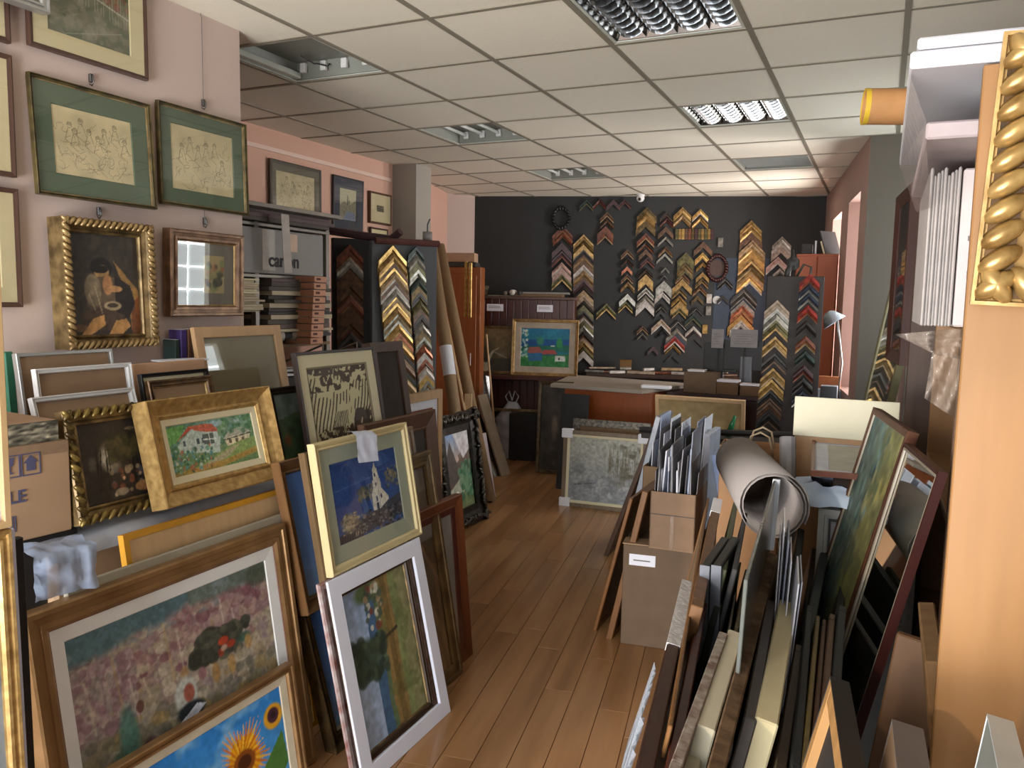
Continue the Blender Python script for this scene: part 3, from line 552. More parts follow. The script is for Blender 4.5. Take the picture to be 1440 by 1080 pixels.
def a_winter(asp, n):
    a = Art(asp, 150, 'a3a49c'); a.grad('a7a89c', '8f9498'); a.mix(np.clip((a.n(9, 3, 4)-.5)*6, 0, 1)*np.clip((a.U-.45)*2.5, 0, 1)*np.clip((.85-a.V)*4, 0, 1)*.85, '55523f'); a.mix(np.clip(.18-np.abs(a.V-.52-.03*np.sin(a.U*5)), 0, 1)*5*np.clip((a.n(6, 8)-.35)*2, 0, 1)*np.clip(1.2-a.U*.6, 0, 1), '4c5054')
    for k in range(60): r = a.r; x = .55+.42*r.rand(); y = .1+.4*r.rand(); a.line((x, y), (x+.02*r.randn(), y+.3), .0035, '6b6450', .7)
    a.poly([(.1, .72), (.4, .64), (.6, .72), (.3, .8)], '6f757c', .6); a.line((.08, .75), (.38, .7), .006, '3a3d40'); a.dabs(50, (0, .6, 1, 1), ['b4b8ba', '8a8f96', '7d8288'], .06, .4, 3); return a.jit(.1, 30, 3)
def a_nude(asp, n): a = Art(asp, 80, '3f3f3c'); a.mix(a.n(4, 3)*.8, '595650'); a.ell(.5, .5, .14, .2, '7b6f60', .8, .5); return a.jit(.15, 12)
def a_bluegreen(asp, n):
    a = Art(asp, 150, '5f7068'); a.mix(np.clip((a.U-.3)*2.5, 0, 1), '7f8052'); a.dabs(220, (0, 0, .6, 1), ['3d5a60', '567a80', '7f9c98', '2f4c50', '6a8674'], .02, .75, 3, .5, .2); a.dabs(160, (.45, 0, 1, .7), ['8c8a54', '6f7048', '9a9668', '5a6a50', 'a39a5c'], .025, .7, 4, .5, .2); a.dabs(90, (.5, .5, 1, 1), ['8c5a38', '6f4a34', '7a6a48', '4a5a58'], .025, .7, 5, .5, .2); return a.jit(.12, 30)
def a_dark(asp, n): a = Art(asp, 60, '3f3d2a'); a.mix(a.n(4, 3), '6a6a48'); a.mix(np.clip((a.n(5, 6)-.5)*4, 0, 1)*.7, '2c4638'); return a.jit(.15, 12)
def a_marble(asp, n): a = Art(asp, 80, '8d97a2'); a.mix(np.clip((a.n(9, 3, 4)-.5)*6, 0, 1)*.6, '5f6874'); return a
def a_brown(asp, n): a = Art(asp, 60, 'a9936a'); a.mix(np.clip((a.n(6, 3)-.45)*4, 0, 1)*.4, '8a6f48'); return a.jit(.06, 20)

# ------------------------------------------------------------------ pictures hanging on the left wall
WX = -2.62
GREENMAT = M('5d6b57', .85, 0, .03, 9); CMAT = M('cfc39c', .85, 0, .03, 9); OLIVE = gold('6a5c38', .4, '3a3322'); BRN = wood('50382e', .4)
hookm = M('6d6a68', .35, .8)
def hook(px, py, X=WX, lab='', top=None):
    p = AX(px, py, X-.012); r = root('picture_hook', lab, 'hook', Matrix.Translation([float(v) for v in p]) @ Matrix.Rotation(PI/2, 4, 'Z'))
    MB().tube([(0, 0, .03), (0, -.012, .02), (0, -.014, 0), (0, -.004, -.012), (0, .008, -.004)], .0022, 6).obj('hook', hookm, r, True)
    MB().bev(-.007, .007, -.006, .006, .0, .03, .002).obj('clip', hookm, r)
    if top: MB().tube([(0, 0, .03), (0, 0, top-float(p[2]))], .0012, 5).obj('hanging_cord', hookm, r)
q = AX(42.5, 62.5, WX); q2 = AX(209.5, 113.7, WX)
picture('framed_painting', 'birch landscape in a thin brown frame, highest picture on the left wall', 'picture', dict(loc=(WX, (q[1]+q2[1])/2, q2[2]), w=q2[1]-q[1], h=.385, yaw=90, lean=0), .014, BRN, 'thin', .02, [(.06, CMAT, 'mat', .002)], a_village_hill, glass=True)
mA = meas((41, 99.5), (212, 151), (55, 272), X=WX); picture('framed_drawing', 'larger ink drawing with green mat on the left wall, left of its twin', 'picture', mA, .012, OLIVE, 'step', .02, [(.072, GREENMAT, 'mat', .002)], a_sketch(3), artmat=PRINT, glass=True, lip=GOLD)
mB = meas((223, 139.5), (347, 178), (229, 286), X=WX); picture('framed_drawing', 'smaller ink drawing with green mat at the corner of the left wall', 'picture', mB, .012, OLIVE, 'step', .02, [(.06, GREENMAT, 'mat', .002)], a_sketch(9, figs=6, dens=50), artmat=PRINT, glass=True, lip=GOLD)
mC = meas((86, 303), (214.5, 322), (98, 492), X=-2.55); picture('framed_painting', 'dark painting of a seated ragged child in a deep carved gold frame', 'painting', mC, .048, GOLDD, 'scoop', .075, (), a_boy, 110, carve=(.013, .015, GOLD, 1.35, 48, 1.5, .6))
mD = meas((240, 320), (344, 332.5), (241, 445.5), X=-2.58); picture('framed_picture', 'small glazed picture in a copper brown frame reflecting a window', 'picture', mD, .045, gold('8a6a50', .35, '5a4032'), 'step', .045, (), a_reflect, 60, glass=glassm((1, 1, 1), .01), lip=GOLDL)
def partial(lab, x, ytop, ybot, wd, X, fm, mm, art=None):
    a = AX(x, ytop, X); b = AX(x+1, ybot, X); y1 = a[1]
    picture('framed_picture', lab, 'picture', dict(loc=(X, y1-wd/2, b[2]), w=wd, h=a[2]-b[2], yaw=90, lean=0), .016, fm, 'thin', .02, [(.05, mm, 'mat', .002)], art or a_sketch(5), artmat=PRINT, glass=True)
partial('brown framed picture cut by the left edge, just above the middle one', 11, -60, 60, .3, WX, BRN, CMAT)
partial('brown framed picture cut by the left edge, at the height of the ink drawings', 17, 78, 249, .3, WX, BRN, CMAT)
partial('brown framed picture cut by the left edge, at the height of the child painting', 26, 266, 432, .3, WX, BRN, CMAT)
p = AX(72, 20, -2.55); picture('framed_picture', 'white silver frame jutting from the top left corner', 'picture', dict(loc=(-2.55, p[1]-.16, p[2]), w=.32, h=.3, yaw=90, lean=0), .03, SILVER, 'step', .04, (), a_small)
for i, (hx, hy, lb, tp) in enumerate(((128, 116, 'steel clip above the larger green-matted drawing', None), (286, 150, 'steel clip on cords above the smaller green-matted drawing', 2.8), (139, 303, 'steel clip above the carved gold child painting', None), (288, 316, 'steel clip above the copper brown frame', 2.05), (282, 10, 'loose steel hook on the cord near the ceiling at the left wall', 2.8))): hook(hx, hy, -2.63, lb, tp)
# pictures on the pink wall
PX = -3.93
m = meas((380, 222), (452, 239), (381, 304), X=PX); picture('framed_drawing', 'ink drawing with grey mat on the pink wall, largest of the row', 'picture', m, .02, M('4a4438', .45), 'thin', .02, [(.05, M('6f6a5c', .85), 'mat', .002)], a_sketch(21, 'c2b690', '5a5040', 7), artmat=PRINT, glass=True)
m = meas((470, 245), (512, 255), (469, 317), X=PX, h=.42); picture('framed_picture', 'town watercolour with dark blue-grey mat on the pink wall', 'picture', m, .014, M('3c3b40', .45), 'thin', .02, [(.075, M('4e515c', .85), 'mat', .002)], a_town, artmat=PRINT, glass=True)
m = meas((521, 268), (551, 275.5), (521, 313), X=PX); picture('framed_picture', 'little brown framed print with wide cream mat on the pink wall', 'picture', m, .016, wood('5c3a24'), 'thin', .03, [(.09, CMAT, 'mat', .002)], a_small, artmat=PRINT, glass=True)
m = meas((522, 319), (546, 324), (522, 350), X=PX); picture('framed_picture', 'low dark print partly hidden below the little brown framed one', 'picture', m, .014, wood('4a2c1c'), 'thin', .02, [(.06, CMAT, 'mat', .002)], a_small, artmat=PRINT)

# ------------------------------------------------------------------ the stacks leaning against the left wall
# two draped cardboard boxes and a low cabinet that carry the small pictures
cb = root('storage_box', 'big brown carton under grey padded sheets behind the violet painting', 'box', mtx((-2.3, 2.08, 0), 90, 0))
MB().bev(-.62, .40, -.21, .3, 0, .93, .01).obj('carton', KRAFT, cb)
MB().box(-.34, -.28, -.215, -.21, .5, .93).obj('packing_tape', filmm('b58a5a', .8, .3, .1), cb); MB().box(.0, .06, -.215, -.21, .4, .93).obj('packing_tape', filmm('b58a5a', .8, .3, .1), cb)
def cloth(x0, x1, y0, y1, z, drop, seed, amp=.008, nx=36, ny=22, side='front'):
    r = np.random.RandomState(seed); v = []; f = []
    U, V = np.meshgrid(np.linspace(0, 1, nx), np.linspace(0, 1, ny)); nz = vn(U, V, 7, seed)+.5*vn(U, V, 17, seed+1)
    D = (y1-y0)+drop
    for j in range(ny):
        s = V[j, 0]*D
        for i in range(nx):
            x = x0+(x1-x0)*U[j, i]; k = (nz[j, i]-.7)*amp*2
            if s < (y1-y0): v.append((x, y1-s, z+k))
            else: v.append((x, y0-.006+k*1.2-(.012 if s > y1-y0+.01 else 0), z-(s-(y1-y0))))
    for j in range(ny-1):
        for i in range(nx-1): a = j*nx+i; f.append((a, a+1, a+nx+1, a+nx))
    m = MB(); m.add(v, f); return m
PAD = M('a3a8b2', .7, 0, .06, 30, bump=.3)
o = cloth(-.66, .42, -.235, .28, .945, .05, 3).obj('padded_sheet', PAD, None, True); o.matrix_world = mtx((-2.3, 2.08, 0), 90, 0); tag(o, 'grey-blue padded wrapping sheet under the gold village painting', 'wrap')
o = cloth(-.16, .0, -.08, .02, 0, .12, 8, .014, 12, 12).obj('wrap_bundle', filmm('9fb0cc', .85, .3, .4), None, True); q = AX(72, 765, -1.98); o.matrix_world = mtx((q[0], q[1]+.08, q[2]), 80, 0); tag(o, 'crumpled blue plastic wrap over the corner of the brown carton', 'wrap')
# yellow-edged stretcher frame and grey board
m = meas((172, 755), (400, 686), (185, 800), X=-1.99, h=.9); m['lean'] = 9; m['loc'] = [-1.99+.145, m['loc'][1], float(AX(172, 755, -1.99)[2])-.889]; picture('stretcher_frame', 'pale wood frame with a yellow outer edge behind the violet painting', 'frame', m, .085, PALEW, 'flat', .02, (), None, plain=KRAFT, back=False)
b = MB(); b.ring(m['w']+.004, m['h']+.004, [(-.001, -.003), (-.001, .02), (.018, .02), (.018, -.003)]); o = b.obj('yellow_edge', M('c9922c', .5, 0, .1), None); o.parent = bpy.data.objects['stretcher_frame']
m = meas((93, 826), (399, 735), (96, 850), X=-1.93, h=.82); m['loc'] = [-1.93+.128, m['loc'][1], float(AX(93, 826, -1.93)[2])-.81]; m['lean'] = 9; solid('board', MB().bev(-m['w']/2, m['w']/2, 0, .018, 0, m['h'], .003), M('a09a8a', .8, 0, .04), mtx(m['loc'], 90, m['lean']), 'thin grey-beige board edge just behind the violet painting', 'board')
# violet painting
m = meas((34, 867), (402, 738), (62, 1055), X=-1.88, floor=True); print('big', m)
picture('framed_painting', 'largest painting, violet and pink crowd scene, gold-brown frame with white liner', 'painting', m, .062, gold('a5825a', .4, '84643f', 9), 'step', .05, [(.045, M('e0e2e2', .6, 0, .03), 'liner', .004)], a_abstract, 190, lip=M('7a5544', .5))
q = AX(412, 932, -1.74); picture('framed_painting', 'sunflower painting against a blue sky at the bottom of the picture', 'painting', dict(loc=(q[0]+.07, q[1]-.37, 0.0), w=.74, h=q[2]/math.cos(R(10))+.002, yaw=90, lean=9), .03, gold('9a7850', .4, '7a5a38', 9), 'step', .035, [(.03, M('cfc5ae', .6), 'liner', .003)], a_sun, 170)
# tall frames at the left edge of the picture
q = AX(18, 742, -1.62)
picture('framed_picture', 'grey marbled picture in a narrow gold frame, lowest at the left edge', 'picture', dict(loc=(-1.60, q[1]-.24, 0), w=.48, h=q[2]-.002, yaw=90, lean=1), .03, GOLDL, 'step', .03, (), a_marble)
o = solid('board', MB().bev(-.25, .25, 0, .02, 0, q[2]-.02, .003), M('c3c6dc', .7, 0, .02), mtx((-1.665, q[1]-.205, 0), 90, .8), 'white-violet board standing behind the gold marbled frame', 'board')
o = solid('board', MB().bev(-.25, .25, 0, .02, 0, q[2]-.06, .003), BLACK, mtx((-1.72, q[1]-.155, 0), 90, .5), 'black board behind the white-violet one at the left edge', 'board')
q2 = AX(18, 280, -1.62)
r = picture('framed_board', 'tall pale violet panel with a tan wood edge at the left border', 'panel', dict(loc=(-1.62, q[1]-.205, q[2]+.002), w=.41, h=q2[2]-q[2], yaw=90, lean=0), .016, M('cfae80', .5, 0, .05), 'flat', .04, (), None, plain=M('c6c2e0', .7, 0, .02), back=False)
# fragile carton
q = AX(95, 738, -2.12); qa = AX(95, 612, -2.12)
fb = root('cardboard_box', 'cardboard box marked fragile with glass and umbrella marks, left edge', 'box', mtx((-2.12, q[1]-.22, q[2]-.01), 84, 0))
fc = MB().bev(-.22, .22, 0, .3, 0, qa[2]-q[2]+.0, .004).obj('carton', KRAFT, fb)
hh = float(qa[2]-q[2]); MB().bev(-.22, .20, .02, .28, hh, hh+.06, .003).obj('upper_flap', M('a5886c', .8, 0, .06), fb); MB().bev(-.22, .03, .05, .27, hh+.06, hh+.10, .003).obj('upper_flap', M('b48c72', .8), fb)
navy = M('4a4a66', .8)
text('FRAGILE', .048, navy, fc, Matrix.Translation((.005, -.002, hh*.42)))
def icon(cx, kind):
    b = MB(); z = hh*.42+.075; b.ring(.052, .062, [(0, 0), (0, -.0015), (.003, -.0015), (.003, 0)], 0); b.v = [(x+cx, y-.001, zz+z-.005) for x, y, zz in b.v]
    if kind: b.poly([(cx-.012, z+.05), (cx+.012, z+.05), (cx+.008, z+.03), (cx+.002, z+.026), (cx+.002, z+.012), (cx+.01, z+.006), (cx-.01, z+.006), (cx-.002, z+.012), (cx-.002, z+.026), (cx-.008, z+.03)], -.002, -.001)
    else: b.poly([(cx-.02, z+.03), (cx, z+.052), (cx+.02, z+.03), (cx+.012, z+.03), (cx+.012, z+.008), (cx-.012, z+.008), (cx-.012, z+.03)], -.002, -.001)
    b.obj('carton_mark', navy, fc)
icon(.055, 1); icon(.11, 0)
for k in range(9): MB().box(.02+k*.006, .0225+k*.006, -.0015, 0, .03, .075).obj('barcode_bar', navy, fc) if k < 8 else None
o = MB().box(-.2, .215, -.0015, 0, hh*.88, hh*.999).obj('tape', filmm('8a7058', .9, .4, .2), fb)
ps = bpy.data.objects.new('printed_scene', a_small(3, 60).jit(.3, 8).mesh(.4, .06, hh, .018)); ps.data.materials.append(PRINT); C.objects.link(ps); ps.parent = fb
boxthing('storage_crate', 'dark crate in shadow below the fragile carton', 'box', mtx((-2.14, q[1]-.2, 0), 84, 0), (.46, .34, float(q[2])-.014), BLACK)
# small frames behind
m = meas((22, 497), (158, 492.5), (32, 566), X=-2.44, h=.5); picture('photo_frame', 'thin silver frame with kraft backing, rearmost of the empty frames', 'frame', m, .012, SILVER, 'flat', .02, (), None, plain=KRAFT, glass=True)
m = meas((49, 519), (185, 509), (54, 556), X=-2.38, h=.43); picture('photo_frame', 'white lacquered frame with kraft backing before the silver one', 'frame', m, .016, WHITE, 'step', .02, (), None, plain=KRAFT, glass=True)
m = meas((44, 559), (189, 544.5), (49, 580), X=-2.3, h=.33); picture('photo_frame', 'lowest white lacquered frame just above the dark carved frame', 'frame', m, .016, WHITE, 'step', .02, (), None, plain=KRAFT)
q = AX(24, 520, -2.5); boxthing('box_file', 'green folder edge behind the silver frame at the left', 'folder', mtx((-2.5, q[1], .93), 90, 4), (.03, .05, .53), M('2f6a50', .6))
m = meas((187, 512), (288, 510), (190, 560), X=-2.42, h=.47); solid('board', MB().bev(-m['w']/2, m['w']/2, 0, .012, 0, m['h'], .003), M('bd9678', .8, 0, .04), mtx(m['loc'], 90, m['lean']), 'peach brown board behind the small black frame', 'board')
m = meas((198, 526), (293, 517.5), (203, 556), X=-2.33, h=.4); picture('photo_frame', 'small black frame with cream mat above the gold village painting', 'frame', m, .014, BLACK, 'step', .02, [(.03, CREAM, 'mat', .002)], None, plain=KRAFT)
m = meas((208, 535.5), (298, 529), (212, 556), X=-2.27, h=.36); picture('photo_frame', 'small bronze frame with gold lip before the little black frame', 'frame', m, .024, BRONZE, 'step', .02, (), None, plain=KRAFT, lip=GOLDL)
m = meas((272, 460), (394, 459), (283, 530), X=-2.5, h=.5); picture('photo_frame', 'plain light wood frame with grey glass, tallest at the wall corner', 'frame', m, .045, wood('b8946c', .5, .08), 'flat', .02, (), None, plain=M('8b8168', .5, 0, .05, 3), glass=True)
for i, (x0, x1, yt, col, lb) in enumerate(((246, 253, 478, '2c3f3c', 'dark green book at the corner of the left wall'), (254, 263, 464, '4b3a78', 'purple book leaning at the corner of the left wall'), (264, 269, 463, '7a5238', 'brown book right of the purple one'), (269, 273, 464, '54362c', 'dark red-brown book beside the light wood frame'))):
    a = AX(x0, yt, -2.56); c = AX(x1, yt, -2.56); b_ = root('book', lb, 'book', mtx((-2.56, (a[1]+c[1])/2, 1.32), 90, 0)); wd = float(c[1]-a[1])*.95; H = float(a[2])-1.32
    MB().bev(-wd/2, wd/2, 0, .07, 0, H, .003).obj('cover', M(col, .6), b_); MB().box(-wd/2+.003, wd/2-.003, .004, .072, H-.002, H+.0008).obj('pages', PAPER, b_)
boxthing('shelf_bracket', 'narrow ledge carrying the books on the left wall', 'ledge', mtx((-2.55, 2.36, 1.295), 90, 0), (.34, .09, .022), LTW)
o = solid('leaflet', MB().bev(-.1, .1, 0, .08, 0, .006, .001), PAPER, mtx((-2.46, float(AX(262, 506, -2.46)[1]), float(AX(262, 508, -2.46)[2])), 78, 0), 'folded white leaflet below the purple book', 'paper')
# dark carved frame & gold village painting
m = meas((87.5, 579), (196, 560), (114, 740), X=-2.13, w=.42); picture('framed_painting', 'dark woodland party painting in a twisted gold frame, left of the village', 'painting', m, .045, GOLDD, 'cove', .035, (), a_garden, 110, carve=(.012, .015, gold('8a743c', .35, '3a2c14'), 1.35, 48, 1.9, .6))
m = meas((204, 564), (379, 543), (236, 716), X=-2.06); picture('framed_painting', 'sunny village houses painting in a wide bright gold frame', 'painting', m, .062, GOLDL, 'scoop', .07, [(.026, CREAM, 'liner', .003)], a_farm, 150, lip=GOLDL)
m = meas((378, 546), (436, 536), (396, 640), X=-2.2, h=.6); picture('framed_painting', 'dark green meadow painting half hidden behind the woodcut', 'painting', m, .03, wood('2f2620'), 'step', .03, (), a_green, 90)
m = meas((414.5, 496), (526, 488), (436, 635), X=-2.12, h=.78); picture('framed_print', 'brown woodcut print with cream mat in a thin dark frame', 'print', m, .012, wood('3a302c'), 'flat', .022, [(.055, CREAM, 'mat', .002), (.006, M('8f8468', .8), 'mat_line', .001)], a_woodcut, 150, artmat=PRINT, glass=True)
m = meas((520, 482), (566, 484), (530, 560), X=-2.2, h=.85); m['h'] = (m['loc'][2]+m['h']*math.cos(R(m['lean'])))/math.cos(R(9)); m['loc'] = [-2.2+m['h']*math.sin(R(9)), m['loc'][1], 0]; m['lean'] = 9; picture('framed_picture', 'thick dark brown frame back behind the woodcut', 'frame', m, .05, wood('4a3428'), 'flat', .05, (), None, plain=M('3a2f28', .8))
m = meas((392, 650), (445, 637), (427, 830), X=-1.93, w=.5, h=.56); picture('framed_painting', 'upright sky painting in a wide brown frame behind the church print', 'painting', m, .05, wood('7a5838', .35), 'scoop', .04, (), a_sky, 70, lip=GOLDD)
m = meas((420, 834), (463, 812), (478, 1080), X=-1.87, w=.6, floor=True); print('sky2', m); picture('framed_painting', 'blue painting in an olive-bronze frame behind the white passe-partout', 'painting', m, .06, gold('6b5433', .45, '3c2c1a'), 'scoop', .05, [(.012, M('c9bfa0', .6), 'liner', .003)], a_sky, 90)
m = meas((441, 624.5), (572, 592), (469, 812.5), X=-1.74); print('church', m); rch = picture('framed_print', 'blue print of a white church in a cream frame with note paper', 'print', m, .03, M('c9b98c', .45, 0, .04), 'step', .03, [(.058, M('a9b2a0', .85, 0, .02), 'mat', .002)], a_church, 200, artmat=PRINT, glass=True)
nt = cloth(-.062, .062, -.004, .02, 0, .115, 5, .002, 12, 14).obj('paper_note', M('c9cfe2', .8, 0, .02), None, True); nt.matrix_world = mtx(AX(508, 606, -1.715), 90, 10, 6); tag(nt, 'blank white note folded over the top of the church print', 'note')
m = meas((460.5, 819), (590, 752), (508, 1080), X=-1.64, floor=True); print('wm', m)
wmr = picture('framed_painting', 'sideways seascape behind a big white cardboard passe-partout on the floor', 'painting', m, .062, M('dbe0f0', .7, 0, .02, 9), 'flat', .008, (), None, back=False)
picture('framed_painting', 'slim dark frame holding the sideways seascape', 'painting', dict(loc=(m['loc'][0]-.025, m['loc'][1]-.03, .06), w=m['w']-.11, h=m['h']-.12, yaw=90, lean=m['lean']), .02, wood('3a2a1e', .4), 'step', .012, (), a_seaside, 150, lip=GOLDD)
wmr['label'] = 'big white cardboard passe-partout standing on the floor before a seascape'; wmr['category'] = 'passe-partout'
picture('empty_frame', 'peeling white and red frame inside the white passe-partout', 'frame', dict(loc=(m['loc'][0]-.05, m['loc'][1], .0), w=m['w']-.02, h=m['h']-.02, yaw=90, lean=m['lean']), .075, M('8c5a52', .5, 0, .9, 18, 'peel', .2, .4, 0, None, 'c4bcbc'), 'step', .012, (), None, back=False)
# frames to the right of the church print
qb = AZ(650, 958, 0); q = AY(592, 600, qb[1]); a_ = math.degrees(math.atan2(qb[0]-q[0], q[2])); m = dict(loc=(qb[0]-.04, qb[1]-.36, 0), w=.72, h=q[2]/math.cos(R(a_)), yaw=90, lean=a_); print('r32', m); picture('empty_frame', 'tall bronze frame standing directly behind the church print', 'frame', m, .07, wood('7d6446', .35, .25), 'step', .03, (), None, plain=M('5c4a36', .7), lip=GOLDD)
qb = np.array([-1.60, 3.02, 0]); q = AY(607, 632, qb[1]); a_ = math.degrees(math.atan2(qb[0]-q[0], q[2]))
picture('empty_frame', 'old gold frame reaching the floor right of the white passe-partout', 'frame', dict(loc=(qb[0], qb[1]-.36, 0), w=.72, h=q[2]/math.cos(R(a_)), yaw=90, lean=a_), .065, gold('77603c', .4, '4a3820', 12), 'step', .03, (), None, plain=M('6b5a44', .6), glass=True)
qb = AZ(640, 905, 0); q = AY(613, 575, qb[1]); a_ = math.degrees(math.atan2(qb[0]-q[0], q[2])); picture('empty_frame', 'plain brown flat frame with wide border behind the church print', 'frame', dict(loc=(qb[0], q[1]-.29, 0), w=.58, h=q[2]/math.cos(R(a_)), yaw=90, lean=a_), .085, wood('5c3d28', .5), 'bevel', .035, (), None, plain=M('3d332a', .7))
m = meas((556, 559), (629, 550), (556, 600), X=-2.3, w=.5, floor=True); picture('framed_print', 'pale wood frame with white mat behind the plain brown frame', 'print', m, .05, wood('b08b60', .45), 'flat', .03, [(.05, PAPER, 'mat', .002), (.01, M('9a5a4c', .8), 'mat_line', 0)], a_marble, 60, artmat=PRINT, glass=True)
q = AZ(665.5, 920, 0); qt = AY(650, 694, q[1]); a_ = math.degrees(math.atan2(q[0]-qt[0], qt[2])); 
picture('framed_mirror', 'red-brown wooden frame with dark red inner moulding standing on the floor', 'frame', dict(loc=(q[0], q[1]-.25, 0), w=.5, h=qt[2]/math.cos(R(a_)), yaw=90, lean=a_), .05, wood('6b3a20', .35), 'bevel', .04, [(.03, wood('5a1f1c', .35), 'inner_moulding', .004)], None, plain=M('9a9a96', .3), glass=True)
# ------------------------------------------------------------------ ornate dark frame on the floor, boards, bag and tubes along the left
q = AZ(688, 728, 0); qt = AX(668, 573, float(q[0])-.12); OW = .66; OH = float(qt[2])*1.01
orn = root('ornate_frame', 'black baroque frame with scrolled edge round a cottage painting, on the floor', 'frame', mtx((float(q[0]), float(q[1])-OW/2, 0), 90, 8))
b = MB(); N = 48
def outl(s, ins, wob):   # shaped outline
    pts = []
    for (x0, z0, x1, z1, nx, nz) in ((-OW/2, 0, OW/2, 0, 0, -1), (OW/2, 0, OW/2, OH, 1, 0), (OW/2, OH, -OW/2, OH, 0, 1), (-OW/2, OH, -OW/2, 0, -1, 0)):
        for k in range(24):
            u = k/24; e = wob*(-.9*math.sin(PI*u)**2+.35*math.cos(6*PI*u)); x = x0+(x1-x0)*u+nx*e; z = z0+(z1-z0)*u+nz*e
            pts.append((max(-OW/2+ins, min(OW/2-ins, x)) if ins > .01 else x, max(ins, min(OH-ins, z)) if ins > .01 else z))
    return pts
o1, o2, o3, o4 = outl(0, 0, .016), outl(0, .035, .0), outl(0, .10, 0), outl(0, .15, 0)
L4 = [[(x, .04, z) for x, z in o1], [(x, .008, z) for x, z in o1], [(x, .0, z) for x, z in o2], [(x, .02, z) for x, z in o3], [(x, .012, z) for x, z in o4], [(x, .03, z) for x, z in o4]]
v = [p for l in L4 for p in l]; n = 96; b.add(v, [(i*n+k, i*n+(k+1) % n, (i+1)*n+(k+1) % n, (i+1)*n+k) for i in range(5) for k in range(n)])
ORN = M('3c3833', .35, .5, .3, 30, bump=.3, col2='1c1a18'); b.obj('moulding', ORN, orn)
rr = random.Random(2); b = MB()
for (x0, z0, x1, z1) in ((-OW/2, 0, OW/2, 0), (OW/2, 0, OW/2, OH), (OW/2, OH, -OW/2, OH), (-OW/2, OH, -OW/2, 0)):
    L = math.hypot(x1-x0, z1-z0); k = int(L/.028); ix = .05*(-1 if x0 == OW/2 and x1 == OW/2 else 1 if x0 == x1 else 0); iz = .05*(1 if z0 == z1 == 0 else -1 if z0 == z1 else 0)
    for i in range(k): u = (i+.5)/k; b.ellip((x0+(x1-x0)*u+ix+rr.uniform(-.008, .008), -.006, z0+(z1-z0)*u+iz+rr.uniform(-.008, .008)), (.034, .014, .013), rr.uniform(0, 3.1), 7, 5)
for sx in (-1, 1):
    for sz in (0, 1):
        for k in range(12): t = k/12*4.6; rad = .012+.045*k/12; b.ellip((sx*(OW/2-.045)+rad*math.cos(t)*.6, -.012, sz*OH+(.045 if sz == 0 else -.045)+rad*math.sin(t)*.6), (.016, .013, .012), t, 7, 5)
b.obj('carved_scrolls', M('57534b', .28, .6, .4, 40, col2='26221e'), orn, True)
a = a_cottage((OW-.29)/(OH-.29), 110); o = bpy.data.objects.new('picture', a.mesh(OW-.29, OH-.29, .145, .026)); o.data.materials.append(PAINT); C.objects.link(o); o.parent = orn
MB().box(-OW/2+.04, OW/2-.04, .03, .045, .04, OH-.04).obj('backing_board', KRAFT2, orn)
# boards leaning by the bag
for i, (x0, y0, x1, y1, t, mm, lb, D) in enumerate(((640, 588, 690, 673, .02, wood('b3805a'), 'reddish board leaning nearest to the ornate frame', 6.05), (652, 576, 697, 670, .02, M('9c9a90', .6), 'grey board leaning second beside the ornate frame', 6.2), (662, 557, 703, 669, .014, M('2a2522', .5), 'dark thin frame leaning between grey and tan boards', 6.35), (671, 556, 707, 670, .02, M('8d7c66', .7), 'wide tan board leaning nearest to the white bag', 6.5))):
    p0 = AY(x1, y1, D); p1 = AY(x0, y0, D); th = math.degrees(math.atan2(p0[0]-p1[0], p1[2]-max(0, p0[2]))); 
    P = AZ(x1, y1, 0); Y = P[1]; T = AY(x0, y0, Y); th = math.degrees(math.atan2(P[0]-T[0], T[2]))
    solid('board', MB().bev(0, [.06, .06, .05, .16][i], 0, t, 0, float(T[2])/math.cos(R(th)), .002), mm, mtx((P[0], P[1]-.02, 0), 84, th), lb, 'board')
q = AZ(631, 735, 0)
pst = solid('poster_sheet', MB().bev(-.2, .2, 0, .004, 0, .55, .001), M('c9bcc0', .8, 0, .1, 12), mtx((-2.92, 5.78, 0), 80, 12), 'pinkish white paper sheet behind the ornate frame', 'sheet')
# white plastic bag
q = AZ(722, 640, 0); bag = root('plastic_bag', 'white plastic bag with tied top on the floor by the brown dresser', 'bag', mtx((float(q[0]), float(q[1])-.06, 0), 30, 0))
def bagmesh(w, d, h, seed, n=28, m=20, top=.3):
    v = []; f = []
    for j in range(m+1):
        t = j/m; s = (1-.16*t) if t < .72 else (1-.16*.72)*(1-(t-.72)/.28*(1-top)); z = h*t
        for i in range(n):
            a = 2*PI*i/n; k = 1+.09*math.sin(5*a+seed+3*t)+.05*math.sin(11*a+7*t*seed)+.05*math.sin(9*t*PI+2*a); e = .75
            cx, sx_ = math.cos(a), math.sin(a); v.append((w/2*s*k*math.copysign(abs(cx)**e, cx), d/2*s*k*math.copysign(abs(sx_)**e, sx_), z+.012*math.sin(4*a+6*t)*t))
    for j in range(m):
        for i in range(n): f.append((j*n+i, j*n+(i+1) % n, (j+1)*n+(i+1) % n, (j+1)*n+i))
    f.append(tuple(m*n+i for i in range(n))); b = MB(); b.add(v, f); return b
bagmesh(.36, .26, .58, 3).obj('body', M('b9bec6', .35, 0, .05, 12, bump=.5), bag, True)
for s in (-1, 1): MB().tube([(s*.03, 0, .56), (s*.07, .01, .64), (s*.03, .02, .70), (s*.0, .0, .6)], .007, 7).obj('handle', M('c6cad2', .4), bag, True)
